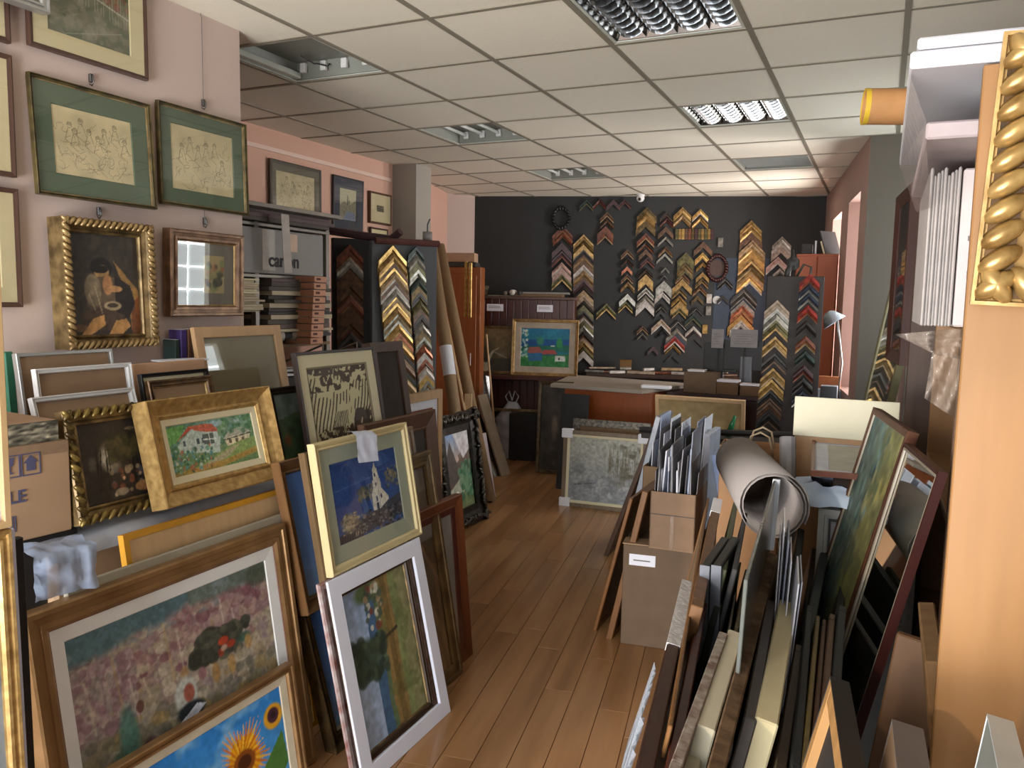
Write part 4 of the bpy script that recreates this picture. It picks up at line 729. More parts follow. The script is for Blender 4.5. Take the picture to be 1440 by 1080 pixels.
# silver bubble roll and wooden stick
q = AY(674, 580, 7.35); T = AY(674, 527, 7.35)
b = MB(); n = 26
v = [];
for j in range(10):
    for i in range(n): u = i/(n-1); v.append((-.11+.22*u, .02*math.sin(u*19+j)+.012*math.sin(u*41+j*2), j*.055+.01*math.sin(u*12)))
b.add(v, [(j*n+i, j*n+i+1, (j+1)*n+i+1, (j+1)*n+i) for j in range(9) for i in range(n-1)]); 
bw = b.obj('bubble_wrap', M('c6c8c8', .18, .5, .3, 60, bump=1.0), None, True); bw.matrix_world = mtx((float(q[0]), 7.35, float(T[2])-.5), 30, 5); tag(bw, 'crinkled silver bubble wrap hanging before the brown dresser', 'wrap')
q = AY(700, 640, 7.2); T = AY(684, 470, 7.2); solid('wooden_stick', MB().tube([(q[0], 7.2, 0.02), T], .01, 8), PALEW, None, 'thin pale wooden stick leaning by the silver wrap', 'stick')
# cardboard tubes
def tubething(lb, pb, pt, Yb, Yt, r, mm, extra=None, name='cardboard_tube'):
    B = AY(*pb, Yb); T = AY(*pt, Yt); B = B+(T-B)*(-(B[2]-.01)/(T[2]-B[2])) if extra is None else B
    rt = root(name, lb, 'tube', Matrix.Translation(Vector(B))); d = T-B
    n = 16; Bv, Tv = Vector((0, 0, 0)), Vector(d); MB().tube([Bv, Tv], r, n).obj('tube', mm, rt, True); ax = Vector(d).normalized(); MB().tube([Tv-ax*.002, Tv+ax*.003], r*.8, n).obj('tube_mouth', M('4a3826', .8), rt); return rt, d
TUB = M('94795a', .75, 0, .06, 8)
rt, d = tubething('upright cardboard tube with a white label next to the moulding stand', (637, 560), (606, 345), 5.5, 5.75, .05, TUB)
MB().tube([d*.50, d*.61], .0515, 16, cap=False).obj('paper_label', PAPER, rt, True)
tubething('long cardboard tube leaning left towards the pillar', (664, 575), (618, 345), 5.9, 6.1, .045, TUB)
for k, (x0, y0, x1, y1, lb, mm) in enumerate(((642, 560, 612, 350, 'cream moulding length leaning between the cardboard tubes', CREAM), (650, 560, 622, 420, 'pale wood moulding length leaning behind the cardboard tubes', PALEW))):
    a, c = AY(x0, y0, 5.7), AY(x1, y1, 5.85); solid('moulding_length', MB().tube([a+(c-a)*(-(a[2]-.01)/(c[2]-a[2])), c], .014, 6), mm, None, lb, 'moulding')
q = AY(668, 595, 5.6); solid('wood_block', MB().bev(-.03, .03, 0, .03, 0, .9, .003), PALEW, mtx((float(q[0])-.09, 5.62, 0), 20, 6), 'short pale batten leaning at the foot of the cardboard tubes', 'batten')
# ------------------------------------------------------------------ moulding sample chevrons
CM = {'gold': ('a5844e', .35, .6, '6b5130'), 'bright': ('c7a468', .28, .7, '94733c'), 'dgold': ('6c5734', .4, .6, '3a2c18'), 'brown': ('6b4a30', .45, .2, '3c2718'), 'rust': ('7a3f24', .45, .1, '4a2414'), 'tan': ('a08560', .45, .3, '6a5236'),
 'silver': ('9c988e', .3, .6, '67635a'), 'white': ('b9b2aa', .4, .1, '8f877e'), 'dark': ('2e2925', .4, .2, '171412'), 'red': ('9c2f24', .35, .1, '5a1812'), 'navy': ('232c3c', .35, .1, '12161f'), 'maroon': ('4a2226', .4, .1, '271214'), 'olive': ('6a6238', .4, .4, '35301a'), 'copper': ('a8674a', .3, .6, '5f3422'), 'green': ('26382f', .4, .2, '121c17'), 'beige': ('a89480', .5, .1, '7a6652'), 'pink': ('b99a90', .5, .1, '8a6c62')}
WORD = {'gold': 'gold', 'bright': 'bright gold', 'dgold': 'dull dark gold', 'brown': 'brown', 'rust': 'rust brown', 'tan': 'tan', 'silver': 'silver', 'white': 'white', 'dark': 'near-black', 'red': 'red', 'navy': 'navy', 'maroon': 'maroon', 'olive': 'olive', 'copper': 'copper', 'green': 'dark green', 'beige': 'beige', 'pink': 'pinkish beige'}
CMM = {k: M(v[0], v[1], v[2], .3, 30, 'cm', .1, .5, 0, None, v[3]) for k, v in CM.items()}
CHM = {}
def chev(L, wd, col, lip, style):
    """two mitred moulding arms meeting in an apex at the origin, pointing up; L arm half width in x"""
    key = (round(L, 3), round(wd, 3), col, lip, style)
    if key in CHM: return CHM[key]
    st = {'flat': [(0, .0), (0, -.014), (1, -.014), (1, 0)], 'step': [(0, 0), (0, -.022), (.3, -.022), (.4, -.014), (.75, -.010), (.8, -.015), (1, -.015), (1, 0)], 'round': [(0, 0), (0, -.010), (.2, -.02), (.45, -.024), (.7, -.018), (.85, -.010), (1, -.012), (1, 0)]}[style]
    b = MB(); n = len(st); s2 = math.sqrt(2)
    v = []
    for (d, y) in st:
        q = d*wd*s2; v += [(-L, y, -L-q), (0, y, -q), (L, y, -L-q)]
    f = []; mi = []
    for i in range(n):
        j = (i+1) % n
        for k in (0, 1): f.append((i*3+k, j*3+k, j*3+k+1, i*3+k+1)); mi.append(1 if (style != 'flat' and i in (n-4, n-3)) or (style == 'flat' and i == 0) else 0)
    f += [tuple(i*3 for i in range(n)), tuple(i*3+2 for i in range(n-1, -1, -1))]; mi += [0, 0]
    b.v = v; b.f = f; b.mi = mi; me = b.mesh('corner_sample', [CMM[col], CMM[lip]]); CHM[key] = me; return me
def put_chev(p, yaw, L, wd, col, lip, style, label, group, lift=.0, tilt=0):
    o = bpy.data.objects.new('frame_corner_sample', chev(L, wd, col, lip, style)); C.objects.link(o)
    n = np.array([math.sin(R(yaw)), -math.cos(R(yaw)), 0]); p = np.asarray(p)+n*lift; o.matrix_world = mtx(p, yaw, 0, tilt); return tag(o, label, 'frame sample', group)
ORD = ['topmost', 'second', 'third', 'fourth', 'fifth', 'sixth', 'seventh', 'eighth', 'ninth', 'tenth', 'eleventh', 'twelfth', 'thirteenth', 'fourteenth', 'fifteenth', 'sixteenth', 'seventeenth', 'eighteenth', 'nineteenth', 'twentieth', 'twenty-first', 'twenty-second', 'twenty-third', 'twenty-fourth', 'twenty-fifth', 'twenty-sixth']
BW0 = np.array([-4.24, 8.11, 0]); BWN = np.array([math.sin(R(16.47)), -math.cos(R(16.47)), 0]); BYAW = 16.47
def bwall(x, y, off=.002): return plane_hit(x, y, BW0+BWN*off, BWN)
def wcol(desc, items, group):
    for k, (x, y, hw, c, *rest) in enumerate(items):
        lip = rest[0] if rest else {'silver': 'white', 'gold': 'bright', 'bright': 'white', 'brown': 'tan', 'dark': 'brown', 'dgold': 'gold', 'rust': 'tan', 'tan': 'gold', 'white': 'silver', 'olive': 'gold', 'maroon': 'rust', 'red': 'white', 'navy': 'silver', 'copper': 'gold', 'green': 'olive', 'beige': 'white', 'pink': 'white'}[c]
        thin = rest[1] if len(rest) > 1 else .42
        p = bwall(x, y); L = abs(bwall(x+hw, y)[0]-bwall(x-hw, y)[0])/2/math.cos(R(16.5)); wd = min(L*thin*1.1, .075)
        put_chev(p, BYAW, L*.97, wd, c, lip, ['step', 'round', 'flat'][k % 3], '%s corner sample, %s of the %s on the dark wall' % (WORD[c], ORD[k], desc), group, .003+.0025*(k % 4))
def c3(x, y): return x/6+820, y/6+260
def W(items, sx, ox, oy): return [(x/sx+ox, y/sx+oy, h/sx, c, *r) for (x, y, h, c, *r) in items]
G = 'frame corner samples on the dark back wall'
wcol('leftmost group', W([(920, 325, 70, 'rust'), (920, 362, 66, 'rust', 'brown'), (915, 440, 70, 'maroon'), (915, 495, 70, 'maroon'), (912, 570, 66, 'pink'), (915, 610, 66, 'pink'), (915, 650, 70, 'olive')], 4.8, 600, 250), G)
pal = ['gold', 'dgold', 'gold', 'dark', 'tan', 'brown', 'white', 'tan', 'brown', 'maroon', 'dark', 'tan', 'beige', 'dark', 'olive', 'dark', 'white', 'olive', 'silver', 'dark', 'beige', 'gold', 'olive', 'white']
wcol('long left column', [(821-.0*k, 330+7.1*k, 14.5, pal[k]) for k in range(24)], G)
wcol('short rust column', W([(203, 230, 58, 'brown'), (203, 290, 58, 'brown', 'dark'), (190, 350, 70, 'rust'), (188, 400, 68, 'rust')], 6, 820, 260), G)
wcol('dark row under the ceiling', [(825, 281, 10, 'green'), (843, 279, 10, 'maroon'), (863, 281, 10, 'maroon'), (879, 280, 9, 'maroon')], G)
wcol('small-sample column', W([(375, 545, 55, 'brown'), (375, 612, 55, 'dark'), (372, 690, 46, 'copper'), (372, 755, 52, 'brown'), (378, 815, 60, 'tan'), (375, 920, 70, 'silver'), (360, 985, 62, 'olive')], 6, 820, 260), G)
wcol('column below the camera', W([(540, 190, 85, 'dgold'), (532, 235, 80, 'gold', 'bright', .6), (530, 300, 85, 'dgold'), (530, 410, 76, 'rust'), (528, 468, 72, 'dark', 'copper'), (530, 545, 60, 'brown'), (545, 610, 62, 'maroon'), (530, 700, 60, 'dark'), (530, 755, 65, 'gold', 'bright', 1.0), (530, 868, 70, 'silver'), (527, 928, 80, 'silver'), (525, 982, 80, 'white')], 6, 820, 260), G)
wcol('narrow middle column', W([(705, 225, 55, 'dark'), (705, 275, 55, 'maroon'), (700, 355, 66, 'brown', 'silver'), (697, 440, 66, 'silver', 'white', .2), (695, 520, 60, 'brown'), (690, 580, 70, 'silver', 'white', .2), (693, 700, 36, 'silver', 'white', .25), (685, 765, 30, 'white', 'silver', .2), (683, 810, 70, 'silver', 'white', 1.0), (670, 903, 66, 'white'), (660, 1005, 46, 'dark', 'silver'), (655, 1060, 46, 'dark', 'silver')], 6, 820, 260), G)
wcol('left gold column', W([(840, 190, 76, 'gold'), (838, 245, 76, 'tan'), (868, 572, 72, 'olive', 'gold', .9), (862, 660, 70, 'dgold', 'olive', .8), (840, 745, 60, 'brown'), (838, 795, 85, 'gold'), (815, 868, 62, 'dgold'), (810, 932, 66, 'gold'), (815, 985, 76, 'gold'), (812, 1035, 60, 'olive')], 6, 820, 260), G)
wcol('right gold column', W([(990, 205, 70, 'bright'), (990, 265, 70, 'gold'), (1015, 480, 80, 'brown'), (1008, 572, 66, 'bright', 'bright', .5), (1010, 648, 56, 'gold'), (1008, 738, 56, 'gold'), (1002, 790, 56, 'dgold'), (985, 850, 60, 'brown'), (965, 935, 50, 'dgold'), (955, 1030, 62, 'dark', 'silver', .2)], 6, 820, 260), G)
wcol('thin dark group', W([(1200, 780, 66, 'dark', 'silver', .25), (1198, 812, 60, 'dark', 'silver', .25), (1180, 930, 52, 'dark', 'navy')], 6, 820, 260), G)
wcol('low left group', W([(225, 300, 42, 'brown'), (222, 352, 38, 'silver', 'white', .25), (300, 450, 40, 'maroon'), (360, 250, 72, 'beige'), (375, 320, 42, 'dark', 'navy')], 5.14, 860, 400), G)
wcol('lowest middle group', W([(482, 255, 62, 'dark', 'white', .2), (470, 315, 78, 'silver'), (465, 342, 76, 'navy'), (457, 372, 76, 'red'), (445, 430, 58, 'gold', 'bright', .25), (440, 503, 54, 'dark', 'silver', .2), (590, 215, 62, 'green'), (592, 300, 60, 'white', 'maroon'), (597, 352, 66, 'dark', 'silver')], 5.14, 860, 400), G)
wcol('single low place', [(853, 427, 14, 'olive')], G)
wcol('tall ornate gold column', W([(290, 258, 80, 'gold', 'dgold', .6), (292, 300, 80, 'gold', 'dgold', .5), (290, 345, 85, 'brown'), (298, 400, 98, 'tan'), (296, 440, 98, 'gold'), (294, 480, 98, 'bright'), (292, 525, 98, 'gold'), (290, 570, 100, 'dgold', 'gold'), (286, 612, 100, 'tan'), (278, 652, 95, 'bright')], 5.14, 1000, 260), G)
wcol('column on the blue board', W([(240, 735, 98, 'dark', 'silver', .3), (236, 775, 92, 'dark', 'silver', .3), (230, 835, 88, 'silver', 'maroon', .3), (224, 868, 85, 'copper'), (220, 900, 85, 'copper', 'bright'), (216, 940, 98, 'bright'), (215, 978, 82, 'white')], 5.14, 1000, 260), G)
wcol('silver group by the corner', W([(512, 375, 70, 'silver'), (508, 412, 72, 'white'), (505, 445, 72, 'silver'), (482, 520, 86, 'pink'), (497, 602, 52, 'white')], 5.14, 1000, 260), G)
# straight strips row
for k in range(12):
    x = 951+k*4.55; c = ['olive', 'gold', 'bright', 'brown', 'rust', 'dgold', 'maroon', 'olive', 'gold', 'olive', 'gold', 'maroon'][k]; p = bwall(x, 337); p2 = bwall(x, 322)
    o = solid('frame_strip_sample', MB().bev(-.016, .016, -.018, 0, 0, float(p2[2]-p[2]), .003), CMM[c], mtx(p+BWN*.004, BYAW), '%s straight strip sample, %s from the left in the wall row' % (WORD[c], ['first', 'second', 'third', 'fourth', 'fifth', 'sixth', 'seventh', 'eighth', 'ninth', 'tenth', 'eleventh', 'last'][k]), 'frame sample', 'straight strip samples in one row')
for k, (x, y, c, lb) in enumerate(((997, 420, 'white', 'short white strip sample beside the round tag'), (996, 437, 'silver', 'short grey strip sample under the white one'), (991, 463, 'bright', 'short bright gold strip sample above the white chevron'), (1013, 341, 'silver', 'upright silver strip above the red oval frame'))):
    p = bwall(x, y); solid('frame_strip_sample', MB().bev(-.028, .028, -.018, 0, -.05, .05, .003), CMM[c], mtx(p+BWN*.004, BYAW), lb, 'frame sample')
# blue board and dark wall ornaments
p = bwall(1030, 470); p2 = bwall(1075, 395); w_ = float(np.linalg.norm((bwall(1076, 440)-bwall(1001, 440)))); p = (bwall(1001, 480)+bwall(1076, 480))/2
solid('sample_board', MB().bev(-w_/2, w_/2, -.001, .0, 0, 1.05, .0004), M('39424f', .8), mtx([p[0], p[1], float(bwall(1040, 500)[2])]+BWN*.0012, BYAW), 'blue-grey board on the back wall under the gold column', 'board')
p = bwall(1008, 377); ov = root('oval_frame', 'dark red oval carved frame hanging on the dark back wall', 'frame', mtx(p, BYAW)); b = MB()
for k in range(26): t = k/26*2*PI; b.ellip((.10*math.cos(t), -.02, .13*math.sin(t)), (.026, .02, .02), -t, 7, 5)
b.obj('carved_ring', M('3d1a16', .35, .1, .3, 30), ov, True); MB().tube([(0, -.004, 0), (0, -.002, 0)], .09, 20).obj('oval_panel', M('4c3a34', .3), ov)
p = bwall(789, 307); ov = root('round_ornament', 'black round carved ornament high left on the dark wall', 'ornament', mtx(p, BYAW)); b = MB()
for k in range(18): t = k/18*2*PI; b.ellip((.09*math.cos(t), -.02, .11*math.sin(t)), (.03, .02, .018), -t, 7, 5)
b.obj('carved_ring', M('1a1d1b', .4, .1, .3, 30), ov, True)
p = bwall(1008, 422); o = solid('round_tag', MB().tube([(0, -.006, 0), (0, .0, 0)], .045, 20), filmm('c8c8c4', .8, .3, .2), mtx(p, BYAW), 'round translucent tag hanging below the red oval frame', 'tag')
# ------------------------------------------------------------------ sample stands
def standcol(P0, P1, yaw, n, L, wd, cols, desc, group, lips=None, styles=('step', 'round', 'flat')):
    P0 = np.asarray(P0); P1 = np.asarray(P1)
    for k in range(n):
        c = cols[k % len(cols)]; put_chev(P0+(P1-P0)*k/(n-1), yaw, L, wd, c, (lips or cols)[(k+1) % len(lips or cols)], styles[k % len(styles)], '%s corner sample, %s of the %s' % (WORD[c], ORD[k], desc), group, .003+.003*(k % 3))
def stand(name, label, yaw, tl, tr, Y, zb, m, t=.03):
    TL = AY(*tl, Y); n = np.array([math.sin(R(yaw)), -math.cos(R(yaw)), 0]); TR = plane_hit(*tr, TL, n); w = float(np.linalg.norm((TR-TL)[:2])); c = (TL+TR)/2
    r = root(name, label, 'display stand', mtx((c[0], c[1], zb), yaw)); MB().bev(-w/2, w/2, 0, t, 0, float(TL[2])-zb, .004).obj('panel', m, r)
    for s in (-1, 1): MB().bev(s*(w/2-.02)-.02, s*(w/2-.02)+.02, t-.004, t+.026, 0, float(TL[2])-zb, .003).obj('upright', DGREY, r)
    return TL, n, w, r
SYAW = 64
TL, n, w_, r1 = stand('sample_stand', 'grey felt stand hung with two columns of gilt frame corners', SYAW, (523, 338), (615, 342), 4.6, 0, M('4b4c4e', .9, 0, .06, 40))
f = lambda x, y: plane_hit(x, y, TL, n)
L1 = float(np.linalg.norm((f(571, 400)-f(534, 400))[:2]))/2
gp = ['bright', 'gold', 'bright', 'brown', 'tan', 'white', 'brown', 'silver', 'bright', 'tan', 'gold', 'silver', 'dgold', 'bright', 'gold', 'copper', 'gold', 'tan', 'dark', 'brown', 'olive', 'dark', 'tan', 'dark', 'dgold']
standcol(f(550, 345), f(566, 540), SYAW, 25, L1*1.05, .07, gp, 'left column on the grey felt stand', 'frame corners on the grey stand, left column')
L2 = float(np.linalg.norm((f(598, 400)-f(577, 400))[:2]))/2
standcol(f(583, 347), f(600, 545), SYAW, 20, L2*1.05, .06, ['green', 'silver', 'olive', 'silver', 'green', 'dgold', 'dark', 'olive', 'brown', 'dark', 'silver', 'dgold', 'silver', 'copper', 'white', 'copper', 'white', 'bright', 'silver', 'white'], 'right column on the grey felt stand', 'frame corners on the grey stand, right column')
TL, n, w_, r2 = stand('sample_stand', 'black stand with dark brown frame corners left of the grey one', 52, (468, 334), (523, 336), 4.75, 0, M('232222', .8))
f = lambda x, y: plane_hit(x, y, TL, n); L3 = float(np.linalg.norm((f(511, 400)-f(474, 400))[:2]))/2
standcol(f(491, 344), f(492, 500), 52, 10, L3, .08, ['rust', 'silver', 'brown', 'brown', 'rust', 'brown', 'brown', 'dark', 'brown', 'rust'], 'single column on the black stand', 'frame corners on the black stand', ['brown', 'tan', 'brown', 'rust'])
# maroon bar on top of both stands and the curved profile
a, c = AY(450, 322, 4.45), AY(563, 336, 4.75); b = MB(); b.tube([a, a*.5+c*.5+np.array([0, 0, -.01]), c-np.array([.08, 0, .0]), c+np.array([0, 0, .05])], .028, 8); solid('profile_bar', b, M('3a2228', .4), None, 'dark maroon curved profile lying across the top of the black stand', 'profile')
a, c = AY(528, 338, 4.55), AY(617, 343, 4.95); solid('top_rail', MB().tube([a, c], .022, 8), wood('4f2a26'), None, 'thin red-brown rail along the top of the grey stand', 'rail')
q = AY(601, 340, 5.0); r = root('glue_pot', 'small grey pot with a wire on the end of the red-brown rail', 'pot', Matrix.Translation((q[0], q[1], q[2]))); MB().tube([(0, 0, 0), (0, 0, .07)], .035, 14).obj('pot', GREY, r, True); MB().tube([(0, 0, .07), (0, 0, .12), (.02, 0, .16)], .005, 6).obj('wire', DGREY, r)
# right stand: dark brown board
TL, n, w_, r3 = stand('sample_stand', 'tall dark brown board with two columns of frame corners, right of the computer', 10, (1079, 388), (1160, 389), 5.75, 0, M('2c2420', .6, 0, .15))
f = lambda x, y: plane_hit(x, y, TL, n); L4_ = float(np.linalg.norm((f(1109, 450)-f(1074, 450))[:2]))/2; L5_ = float(np.linalg.norm((f(1151, 450)-f(1123, 450))[:2]))/2
ys = [(1093, 422, 'beige'), (1092, 436, 'silver'), (1091, 450, 'olive'), (1090, 473, 'gold'), (1089, 496, 'dark'), (1087, 517, 'gold'), (1085, 533, 'bright'), (1083, 548, 'dark'), (1082, 564, 'brown'), (1081, 580, 'dark')]
for k, (x, y, c) in enumerate(ys): put_chev(f(x, y), 10, L4_, .05, c, {'beige': 'white', 'silver': 'white', 'olive': 'gold', 'gold': 'tan', 'dark': 'brown', 'bright': 'gold', 'brown': 'dark'}[c], 'step', '%s corner sample, %s of the left column on the brown board' % (WORD[c], ORD[k]), 'frame corners on the brown board, left column', .003+.003*(k % 3))
ys = [(1139, 385, 'red'), (1138, 398, 'navy'), (1137, 411, 'navy'), (1136, 429, 'red'), (1134, 450, 'dark'), (1133, 472, 'rust'), (1132, 492, 'green'), (1130, 513, 'maroon'), (1129, 530, 'dark'), (1128, 548, 'navy')]
for k, (x, y, c) in enumerate(ys): put_chev(f(x, y), 10, L5_, .045, c, {'red': 'copper', 'navy': 'silver', 'dark': 'dark', 'rust': 'tan', 'green': 'dark', 'maroon': 'rust'}[c], 'round', '%s corner sample, %s of the right column on the brown board' % (WORD[c], ORD[k]), 'frame corners on the brown board, right column', .003+.003*(k % 3))
# ------------------------------------------------------------------ left shelf with mounts, carton and rolls
SHX0, SHX1, SHY0, SHY1 = -3.92, -3.35, 3.05, 4.35
shf = root('storage_shelf', 'grey metal shelf full of mount boards behind the left wall corner', 'shelf', Matrix.Translation((0, 0, 0)))
MET = M('77726c', .45, .4, .05)
for x in (SHX0+.02, SHX1-.02):
    for y in (SHY0+.02, SHY0+.62, SHY1-.02): MB().bev(x-.018, x+.018, y-.018, y+.018, 0, 2.12, .003).obj('post', MET, shf)
for z in (.5, 1.0, 1.36, 1.78, 2.08): MB().bev(SHX0, SHX1, SHY0, SHY1, z-.02, z, .003).obj('shelf_board', MET if z > 1.5 else KRAFT2, shf)
rr = random.Random(8)
def stackflat(x0, x1, y0, y1, z0, z1, cols, group, desc, jit=.04, th=(.008, .02)):
    z = z0; k = 0
    while z < z1 and k < 25:
        t = rr.uniform(*th); c = cols[rr.randrange(len(cols))]; b = MB(); a, bb, cc, dd = rr.uniform(0, jit), rr.uniform(0, jit), rr.uniform(0, jit), rr.uniform(0, jit)
        b.bev(x0+a*.3, x1-bb, y0+cc, y1-dd, z, z+t-.001, .0015); o = b.obj('mount_board', c); tag(o, '%s sheet, %s from the bottom %s' % ({True: 'pale', False: 'dark'}[c in (CREAM, PAPER, LTB)], ['lowest', 'second', 'third', 'fourth', 'fifth', 'sixth', 'seventh', 'eighth', 'ninth', 'tenth', 'eleventh', 'twelfth', 'thirteenth', 'fourteenth', 'fifteenth', 'sixteenth', 'seventeenth', 'eighteenth', 'nineteenth', 'twentieth', 'twenty-first', 'twenty-second', 'twenty-third', 'twenty-fourth', 'twenty-fifth'][k], desc), 'board', group); z += t; k += 1
LTB = M('b7a990', .8, 0, .05); MID = M('57514c', .8, 0, .08); MAU = M('6b5c5c', .8, 0, .08)
stackflat(SHX0+.05, SHX1+.08, SHY0+.05, SHY0+.60, 1.56, 1.78-.03, [CREAM, LTB, CREAM, LTB], 'pale mount boards on the metal shelf', 'in the pale pile on the metal shelf', .05)
stackflat(SHX0+.05, SHX1+.06, SHY0+.66, SHY1-.03, 1.40, 1.755, [MID, DGREY, MAU, MID, LTB], 'dark mount boards on the metal shelf', 'in the dark pile on the metal shelf', .05, (.015, .03))
stackflat(SHX0+.02, SHX1+.12, SHY0+.08, SHY1+.1, 2.085, 2.16, [MID, MAU, M('8a8178', .5)], 'long wrapped sheets on top of the metal shelf', 'on top of the metal shelf', .2, (.02, .03))
bx = root('printer_carton', 'grey carton with dark lettering on the upper metal shelf', 'box', mtx((SHX1-.0, 3.92, 1.785), 90, 0))
MB().bev(-.38, .36, 0, .45, 0, .265, .004).obj('carton', M('8d8a88', .7, 0, .03), bx); MB().box(-.21, -.1, -.002, .0, .02, .26).obj('light_panel', M('b9b5ae', .6), bx)
text('canon', .115, M('2b2b2e', .7), bx, Matrix.Translation((-.02, -.0035, .045)))
MB().bev(.0, .1, -.006, -.003, .14, .25, .001).obj('sticker', M('d3b8a4', .8), bx)
q = AX(402, 350, SHX1+.13); solid('paper_strip', MB().poly([(-.032, .0), (.038, .0), (.012, .34), (-.055, .34)], 0, .002), M('bdb4ae', .8), mtx((SHX1+.128, float(q[1])+.02, float(q[2])-.14), 90, 0), 'long pale paper strip hanging down before the grey carton', 'paper')
for k in range(6):
    q = AX(352+k*13.5+(8 if k > 3 else 0), 444, SHX1+.02); rt = root('paper_roll', '%s whitish paper roll end on the shelf under the pale pile' % ['leftmost', 'second', 'third', 'fourth', 'fifth', 'rightmost'][k], 'roll', Matrix.Translation((SHX1+.04-.5, float(q[1]), 1.36+.052)), 'paper rolls on the metal shelf')
    MB().tube([(0, 0, 0), (.5, 0, 0)], [.045, .036, .05, .03, .034, .046][k], 14).obj('roll', M('a99f96', .8, 0, .05), rt, True)
# rack of orange labelled boxes
for k in range(10):
    q = AX(451-.6*k, 393+9.6*k, -3.2); o = MB().bev(-.06, .06, 0, .2, 0, .036, .002).obj('label_box', M('c08a6c', .6, 0, .05, 9)); o.matrix_world = mtx((-3.2, float(q[1]), float(q[2])-.018), 90, 0); tag(o, 'small orange labelled box, %s of the ladder-like pile by the metal shelf' % ORD[k], 'box', 'orange labelled boxes')
    MB().box(-.04, .0, -.0012, 0, .012, .026).obj('label_mark', M('5c3a34', .8), o)
q = AX(438, 450, -3.3); boxthing('binder', 'dark red binder left of the orange boxes', 'binder', mtx((-3.3, float(q[1]), 1.36), 90, 0), (.05, .2, .19), M('6b1f26', .35))
boxthing('low_cabinet', 'dark low cabinet under the wire rack behind the woodcut', 'cabinet', mtx((-3.0, 3.75, 0), 90, 0), (1.2, .33, 1.2), M('2a2827', .7))
b = MB(); z0 = 1.2
for dy in (0, .34): b.tube([(-3.02, 3.85+dy, z0), (-3.02, 3.85+dy, z0+.17), (-3.4, 3.85+dy, z0+.02)], .007, 6)
b.tube([(-3.02, 3.85, z0+.10), (-3.02, 4.19, z0+.10)], .006, 6); b.tube([(-3.02, 3.3, z0+.05), (-3.02, 4.19, z0+.05)], .005, 6)
solid('wire_rack', b, M('a09a92', .3, .8), None, 'chromed wire rack standing on the dark low cabinet', 'rack', None, True)
solid('leaflet', MB().bev(-.16, .16, 0, .2, 0, .01, .001), PAPER, mtx((-3.05, 3.45, 1.205), 80, 0), 'white sheet of paper on the dark low cabinet', 'paper'); solid('leaflet', MB().bev(-.14, .14, 0, .2, 0, .01, .001), PAPER, mtx((-3.12, 3.62, 1.219), 60, 0), 'second white sheet lying askew on the low cabinet', 'paper')
# ------------------------------------------------------------------ orange cupboard and brown dresser at the back left
oc = root('cupboard', 'orange wood cupboard beside the pillar with gold mouldings on its edge', 'cupboard', mtx((-3.92, 7.1, 0), 15, 0)); ORW = wood('9a5a30', .4, .1)
MB().bev(-.21, .26, 0, .2, 0, 1.98, .004).obj('carcass', ORW, oc); MB().bev(-.20, .22, -.018, 0, .08, 1.9, .003).obj('door', ORW, oc); MB().tube([(.17, -.03, 1.0), (.17, -.03, 1.12)], .006, 6).obj('handle', SILVER, oc)
for k, (x0, y0, y1, lb) in enumerate(((654, 367, 446, 'bright gold moulding strip hanging left on the cupboard edge'), (660, 369, 447, 'bright gold moulding strip hanging right on the cupboard edge'))):
    a, c = AY(x0, y0, 7.0), AY(x0+.5, y1, 7.0); solid('gold_moulding', MB().bev(-.016, .016, 0, .03, 0, float(a[2]-c[2]), .005), gold('d0a85c', .3, '8a6a30'), mtx(c, 20), lb, 'moulding')
q = AY(640, 352, 7.15); boxthing('carton', 'beige carton on top of the orange cupboard', 'box', mtx((-3.9, 7.11, 2.03), 15, 0), (.34, .17, .09), M('b8977c', .8)); boxthing('tray', 'dark slotted tray under the beige carton', 'tray', mtx((-3.9, 7.1, 1.983), 15, 0), (.38, .19, .045), DGREY)
DW = wood('4a1f12', .4, .2); TLd, TRd = bwall(662, 415, .42), bwall(808, 420, .42); dw = float(np.linalg.norm((TRd-TLd)[:2])); dc = (TLd+TRd)/2; dh = 1.70
dr = root('dresser', 'red-brown planked dresser against the dark wall', 'dresser', mtx((dc[0], dc[1], 0), BYAW))
MB().bev(-dw/2, dw/2, .02, .36, .0, dh-.03, .003).obj('carcass', DW, dr); MB().bev(-dw/2-.02, dw/2+.02, -.02, .38, dh-.03, dh, .004).obj('top', wood('5a4036'), dr)
nb = 14
for k in range(nb): MB().bev(-dw/2+dw*k/nb+.002, -dw/2+dw*(k+1)/nb-.002, 0, .02, .88, dh-.03, .004).obj('plank', DW, dr); MB().bev(-dw/2+dw*k/nb+.002, -dw/2+dw*(k+1)/nb-.002, -.06, -.04, .5, .83, .004).obj('plank', DW, dr)
MB().bev(-dw/2, dw/2, -.30, .02, .83, .87, .004).obj('ledge', DW, dr); MB().bev(-dw/2, dw/2, -.04, .02, .0, .83, .003).obj('lower_body', M('1d1512', .5), dr)
for k, (u, s) in enumerate(((.24, .18), (.72, .17))): MB().bev(-dw/2+dw*u-s/2, -dw/2+dw*u+s/2, -.004, -.001, dh-.16, dh-.085, .001).obj('paper_label', PAPER, dr); MB().box(-dw/2+dw*u-s*.4, -dw/2+dw*u+s*.35, -.005, -.0042, dh-.128, dh-.122).obj('label_line', GREY, dr); MB().box(-dw/2+dw*u-s*.4, -dw/2+dw*u+s*.3, -.005, -.0042, dh-.112, dh-.106).obj('label_line', GREY, dr)
def ondr(u, y, z, dz=0): return Matrix(dr.matrix_world) @ Matrix.Translation((-dw/2+dw*u, y, dh+z))
